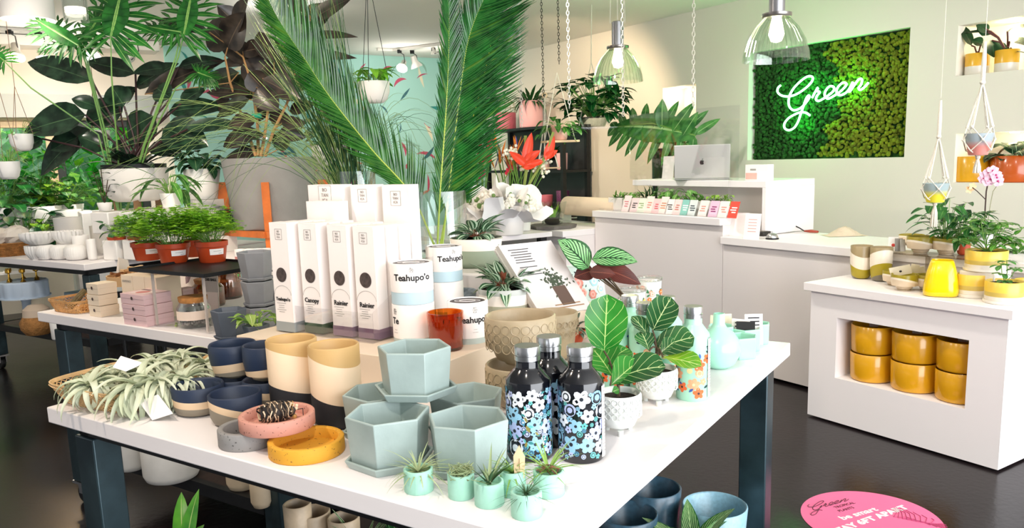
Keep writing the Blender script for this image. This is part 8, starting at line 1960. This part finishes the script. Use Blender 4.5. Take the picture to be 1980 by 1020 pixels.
# terrarium and slate on side counter
P = onD(1068, 412, 6.75); P.z = .901; o = thing('glass_bowl_planter', 'clear open glass planter of bulbs on a slate base by the black shelves', 'terrarium', P, 0)
MB().lathe([(0, 0), (.20, 0), (.21, .03), (0, .03)], 8).build('slate_base', mat('#6a6560', .8, noise=.2), o, smooth=False); MB().lathe([(.10, .03), (.15, .22), (.146, .22), (.096, .035), (0, .035)], 4, ph=.5).build('glass_bowl', GLASS, o, smooth=False)
f = MB(); tuft(f, (0, 0, .06), 12, .16, .02, el=(.9, 1.5), droop=(0, .3)); f.ball((0, 0, .06), .07, 1, 10, 6, (1, 1, .5)); f.build('bulbs', [MAID, SOIL], o)
P = P+Z*.0+B*.34+A*.2; P.z = .9; 
# ------------------------------------------------------------------ hanging things and chains
def chain(label, x, y0, y1, d, m_=None, grp='white hanging chains'):
    P1 = onD(x, y1, d); o = thing('hanging_chain', label, 'chain', V((P1.x, P1.y, HC)), 0, grp); f = MB(); z = -.01; zb = P1.z-HC; i = 0
    while z > zb:
        w2, l2 = .0085, .016; pts = [V((w2*math.cos(t), 0, l2*math.sin(t))) if i % 2 else V((0, w2*math.cos(t), l2*math.sin(t))) for t in [k*math.pi/4 for k in range(8)]]
        f.tube([p+Z*(z-l2) for p in pts], .0024, 4, closed=True); z -= .026; i += 1
    f.build('links', m_ or mat('#d3cfc6', .6), o); return o
chain('white chain hanging nearest the palm fronds', 1009, 0, 240, 5.6); chain('white chain hanging left of the bell lamp, before the hanging pothos', 1101, 0, 205, 5.3); chain('white chain hanging across the left bell lamp', 1205, 0, 222, 5.0); chain('white chain hanging over the monstera leaf', 1340, 0, 196, 4.6)
DK = mat('#2c2a28', .4, .7); 
P = onD(1148, 246, 7.6); hg = bush('big dark leafed pothos hanging on cords before the cream wall', 0, 0, 0, .27, .44, .17, .13, 120, leafmat('dark_pothos_leaf', '#1f6a2c', '#0f3f1c', '#4f8a4a', mw=.04, rough=.22), 31, potm=GLASS, potr=.15, poth=.10, P=P, prof='heart', name='hanging_pothos', cat='hanging plant')
for sx in (-.14, .14): MB().tube([V((sx, 0, .02)), onD(1143, 120, 7.6)-P, V(((onD(1143, 120, 7.6)-P).x, 0, HC-P.z))], .004, 4).build('cord', ROPE, hg)
MB().box((0, 0, -.008), (.42, .30, .012)).build('glass_shelf', ACR, hg, smooth=False)
c1_ = chain('dark chain holding the pink planter rope', 1051, 80, 190, 6.9, DK, 'dark hanging chains'); c2_ = chain('dark chain holding the small hanging shelf', 1081, 75, 120, 6.8, DK, 'dark hanging chains')
P = onD(1052, 325, 6.9); o = thing('rope_trapeze', 'rope hanger with a thin wooden bar near the black shelves', 'hanger', V((P.x, P.y, P.z)), 0)
MB().tube([onD(1034, 325, 6.9)-P, onD(1084, 324, 6.9)-P], .007, 6).build('wooden_bar', PALEWOOD, o)
for x in (1040, 1053, 1080): MB().tube([onD(x, 325, 6.9)-P, onD(1053, 230, 6.9)-P, onD(1053, 188, 6.9)-P], .006, 5).build('rope', ROPE, o)
MB().tube([V((.02*math.cos(k*.63), 0, .02*math.sin(k*.63)))+onD(1053, 184, 6.9)-P for k in range(10)], .006, 5, closed=True).build('wood_ring', PALEWOOD, o)
P = onD(1083, 271, 6.8); o = thing('hanging_shelf', 'small pale wood shelf hanging on cords with a pink pot of pothos', 'shelf', P, .3)
MB().box((0, 0, -.01), (.30, .16, .018)).build('board', PALEWOOD, o, bev=.002)
for sx in (-.14, .14): MB().tube([V((sx, 0, 0)), onD(1083, 140, 6.8)-P], .004, 4).build('cord', ROPE, o)
p2 = thing('hanging_shelf_plant', 'pink and peach pot of pothos on the small hanging shelf', 'potted plant', P+Z*.0, 0); MB().lathe(vprof(.08, .13, .75), 30).build('pot', bands('peach_pink', [(0, '#e0a896'), (.5, '#eec7b4')], .13, .5, (.9, 0)), p2, ang=60)
f = MB(); rr = random.Random(12); vine(f, (0, 0, .12), 40, .10, .07, rr, 0, 1, R=.17, H=(.0, .1), prof='heart', down=.12); f.build('foliage', [leafmat('pothos_mid', '#4f9a38', '#1f5a26', '#a8cf70', mw=.05), STEM], p2)
P = onB(1100, 286, 6.03); o = thing('light_switch', 'small grey switch plate on the cream wall by the black shelves', 'switch', P, RZA); MB().box((0, 0, 0), (.012, .07, .12)).build('plate', mat('#b8afa4', .5), o, bev=.002); MB().box((-.008, 0, 0), (.008, .02, .04)).build('toggle', WHITE2, o)
# ------------------------------------------------------------------ ceiling track lights and fixtures
def track(label, pts, heads, glow):
    P = [V((p[0], p[1], HC-.02)) for p in pts]; o = thing('light_track', label, 'track light', P[0], 0)
    for a_, b2 in zip(P[:-1], P[1:]): v_ = (b2-a_); L_ = v_.length; v_.normalize(); MB().box((a_+b2)/2-P[0], (L_, .035, .03), ax=(v_, Z.cross(v_), Z)).build('rail', BLACKM if glow == 0 else mat('#d8d4cc', .4), o, smooth=False)
    return o
def headlamp(label, xa, ya, x, y, on=True, px=24, colr=(1, .95, .9), aim=(0, -.4, -1), shell=None, es=18):
    top = onz(xa, ya, HC-.035)
    if top.dot(A) > 9.3: d_ = ray(xa, ya); top = CP+d_*(9.3/d_.dot(A)); 
    d = dep(top); P = onD(x, y, d); top.z = HC-.035; o = thing('track_spotlight', label, 'spotlight', top, 0, 'track spotlights'); q = P-top; R_ = px/2/CF*d; ax = V(aim).normalized(); Q = ax.to_track_quat('-Z', 'Y')
    MB().box((0, 0, -.01), (.05, .05, .04)).build('adapter', BLACKM, o, smooth=False); MB().tube([V((0, 0, -.02)), V((.05, 0, -.05)), V((.06, 0, q.z*.6)), q], .006, 6).build('arm', mat('#5a5a58', .4, .6), o)
    MB().lathe([(0, R_*1.9), (R_*.45, R_*1.8), (R_*.5, R_*.9), (R_*.95, R_*.2), (R_, 0), (R_*.93, 0), (R_*.9, R_*.25), (R_*.4, R_*.8)], 28).build('shade', shell or mat('#d9d6d0', .35, .3), o, loc=q, rot=Q.to_euler())
    MB().lathe([(0, R_*.12), (R_*.85, R_*.12), (R_*.8, R_*.3), (0, R_*.35)], 24).build('bulb', mat('#fff6ea', .4, emit=colr, es=es) if on else WHITE2, o, loc=q, rot=Q.to_euler())
    if on: point('track_bulb', P+ax*.12, 7, colr, .05)
hl = [('glowing orange spotlight at the far left of the ceiling track', 20, 76, 30, 112, True, 34, (1, .62, .25), (.2, -.5, -1)), ('white spotlight behind the split leaves, second from left', 76, 80, 82, 112, True, 22, (1, .97, .92), (.2, -.3, -1)), ('brightly glowing spotlight above the dark philodendron', 168, 84, 180, 112, True, 30, (1, .97, .95), (.2, -1, -.6)), ('small white spotlight right of the bright one', 256, 88, 254, 116, False, 16, (1, 1, 1), (.8, -.3, -1)),
 ('glowing spotlight above the rubber plant', 545, 22, 549, 38, True, 34, (1, .98, .96), (.1, -1, -.7)), ('glowing spotlight before the mural, left of a pair', 773, 108, 777, 132, True, 22, (1, .95, .88), (-.2, -.8, -.8)), ('tall spotlight before the mural, right of a pair', 797, 101, 806, 130, True, 24, (1, .95, .88), (.3, .2, -1)), ('small dark ring spotlight near the palm fronds', 838, 94, 840, 104, False, 14, (1, 1, 1), (.2, 0, -1))]
for h_ in hl: headlamp(*h_)
def CE(x, y): p = onz(x, y, HC-.03); return (p.x, p.y)
t_ = [onz(x, y, HC-.02) for x, y in ((730, 109), (760, 108), (855, 85), (900, 75))]
t_ = [p if p.dot(A) < 9.4 else CP+(p-CP)*(9.4/p.dot(A)) for p in t_]
track('ceiling light track with a dark elbow above the mural', [(p.x, p.y) for p in t_], 0, 1)
t_ = [AB(9.3, b_) for b_ in (-.6, .4, 1.7)]
track('ceiling light track above the left windows', [(p.x, p.y) for p in t_], 0, 1)
for lab, x, y, w_, d in (('round white drum ceiling fixture at the upper left', 52, 20, 95, 5.2), ('clear glass cylinder ceiling lamp behind the largest split leaf', 146, 22, 44, 4.6)):
    P = onz(x, y, HC); P = onD(x, y, d); R_ = w_/2/CF*d; o = thing('ceiling_fixture', lab, 'ceiling lamp', V((P.x, P.y, HC)), 0)
    hb = P.z-HC-.06
    MB().lathe([(0, 0), (.05, 0), (.05, hb*.3), (0, hb*.3)], 20).build('mount', STEEL, o)
    MB().lathe([(R_, hb*.25), (R_, hb), (R_-.006, hb), (R_-.006, hb*.25)], 40).build('shade', WHITE2 if w_ > 50 else GLASS, o, ang=50); MB().lathe([(0, hb*.9), (R_*.85, hb*.9), (R_*.85, hb*.85), (0, hb*.85)], 32).build('diffuser', mat('#fff4e6', .5, emit='#fff0e0', es=1.5), o)
    point('fixture_bulb', V((P.x, P.y, HC+hb-.08)), 5, (1, .93, .85), .08)
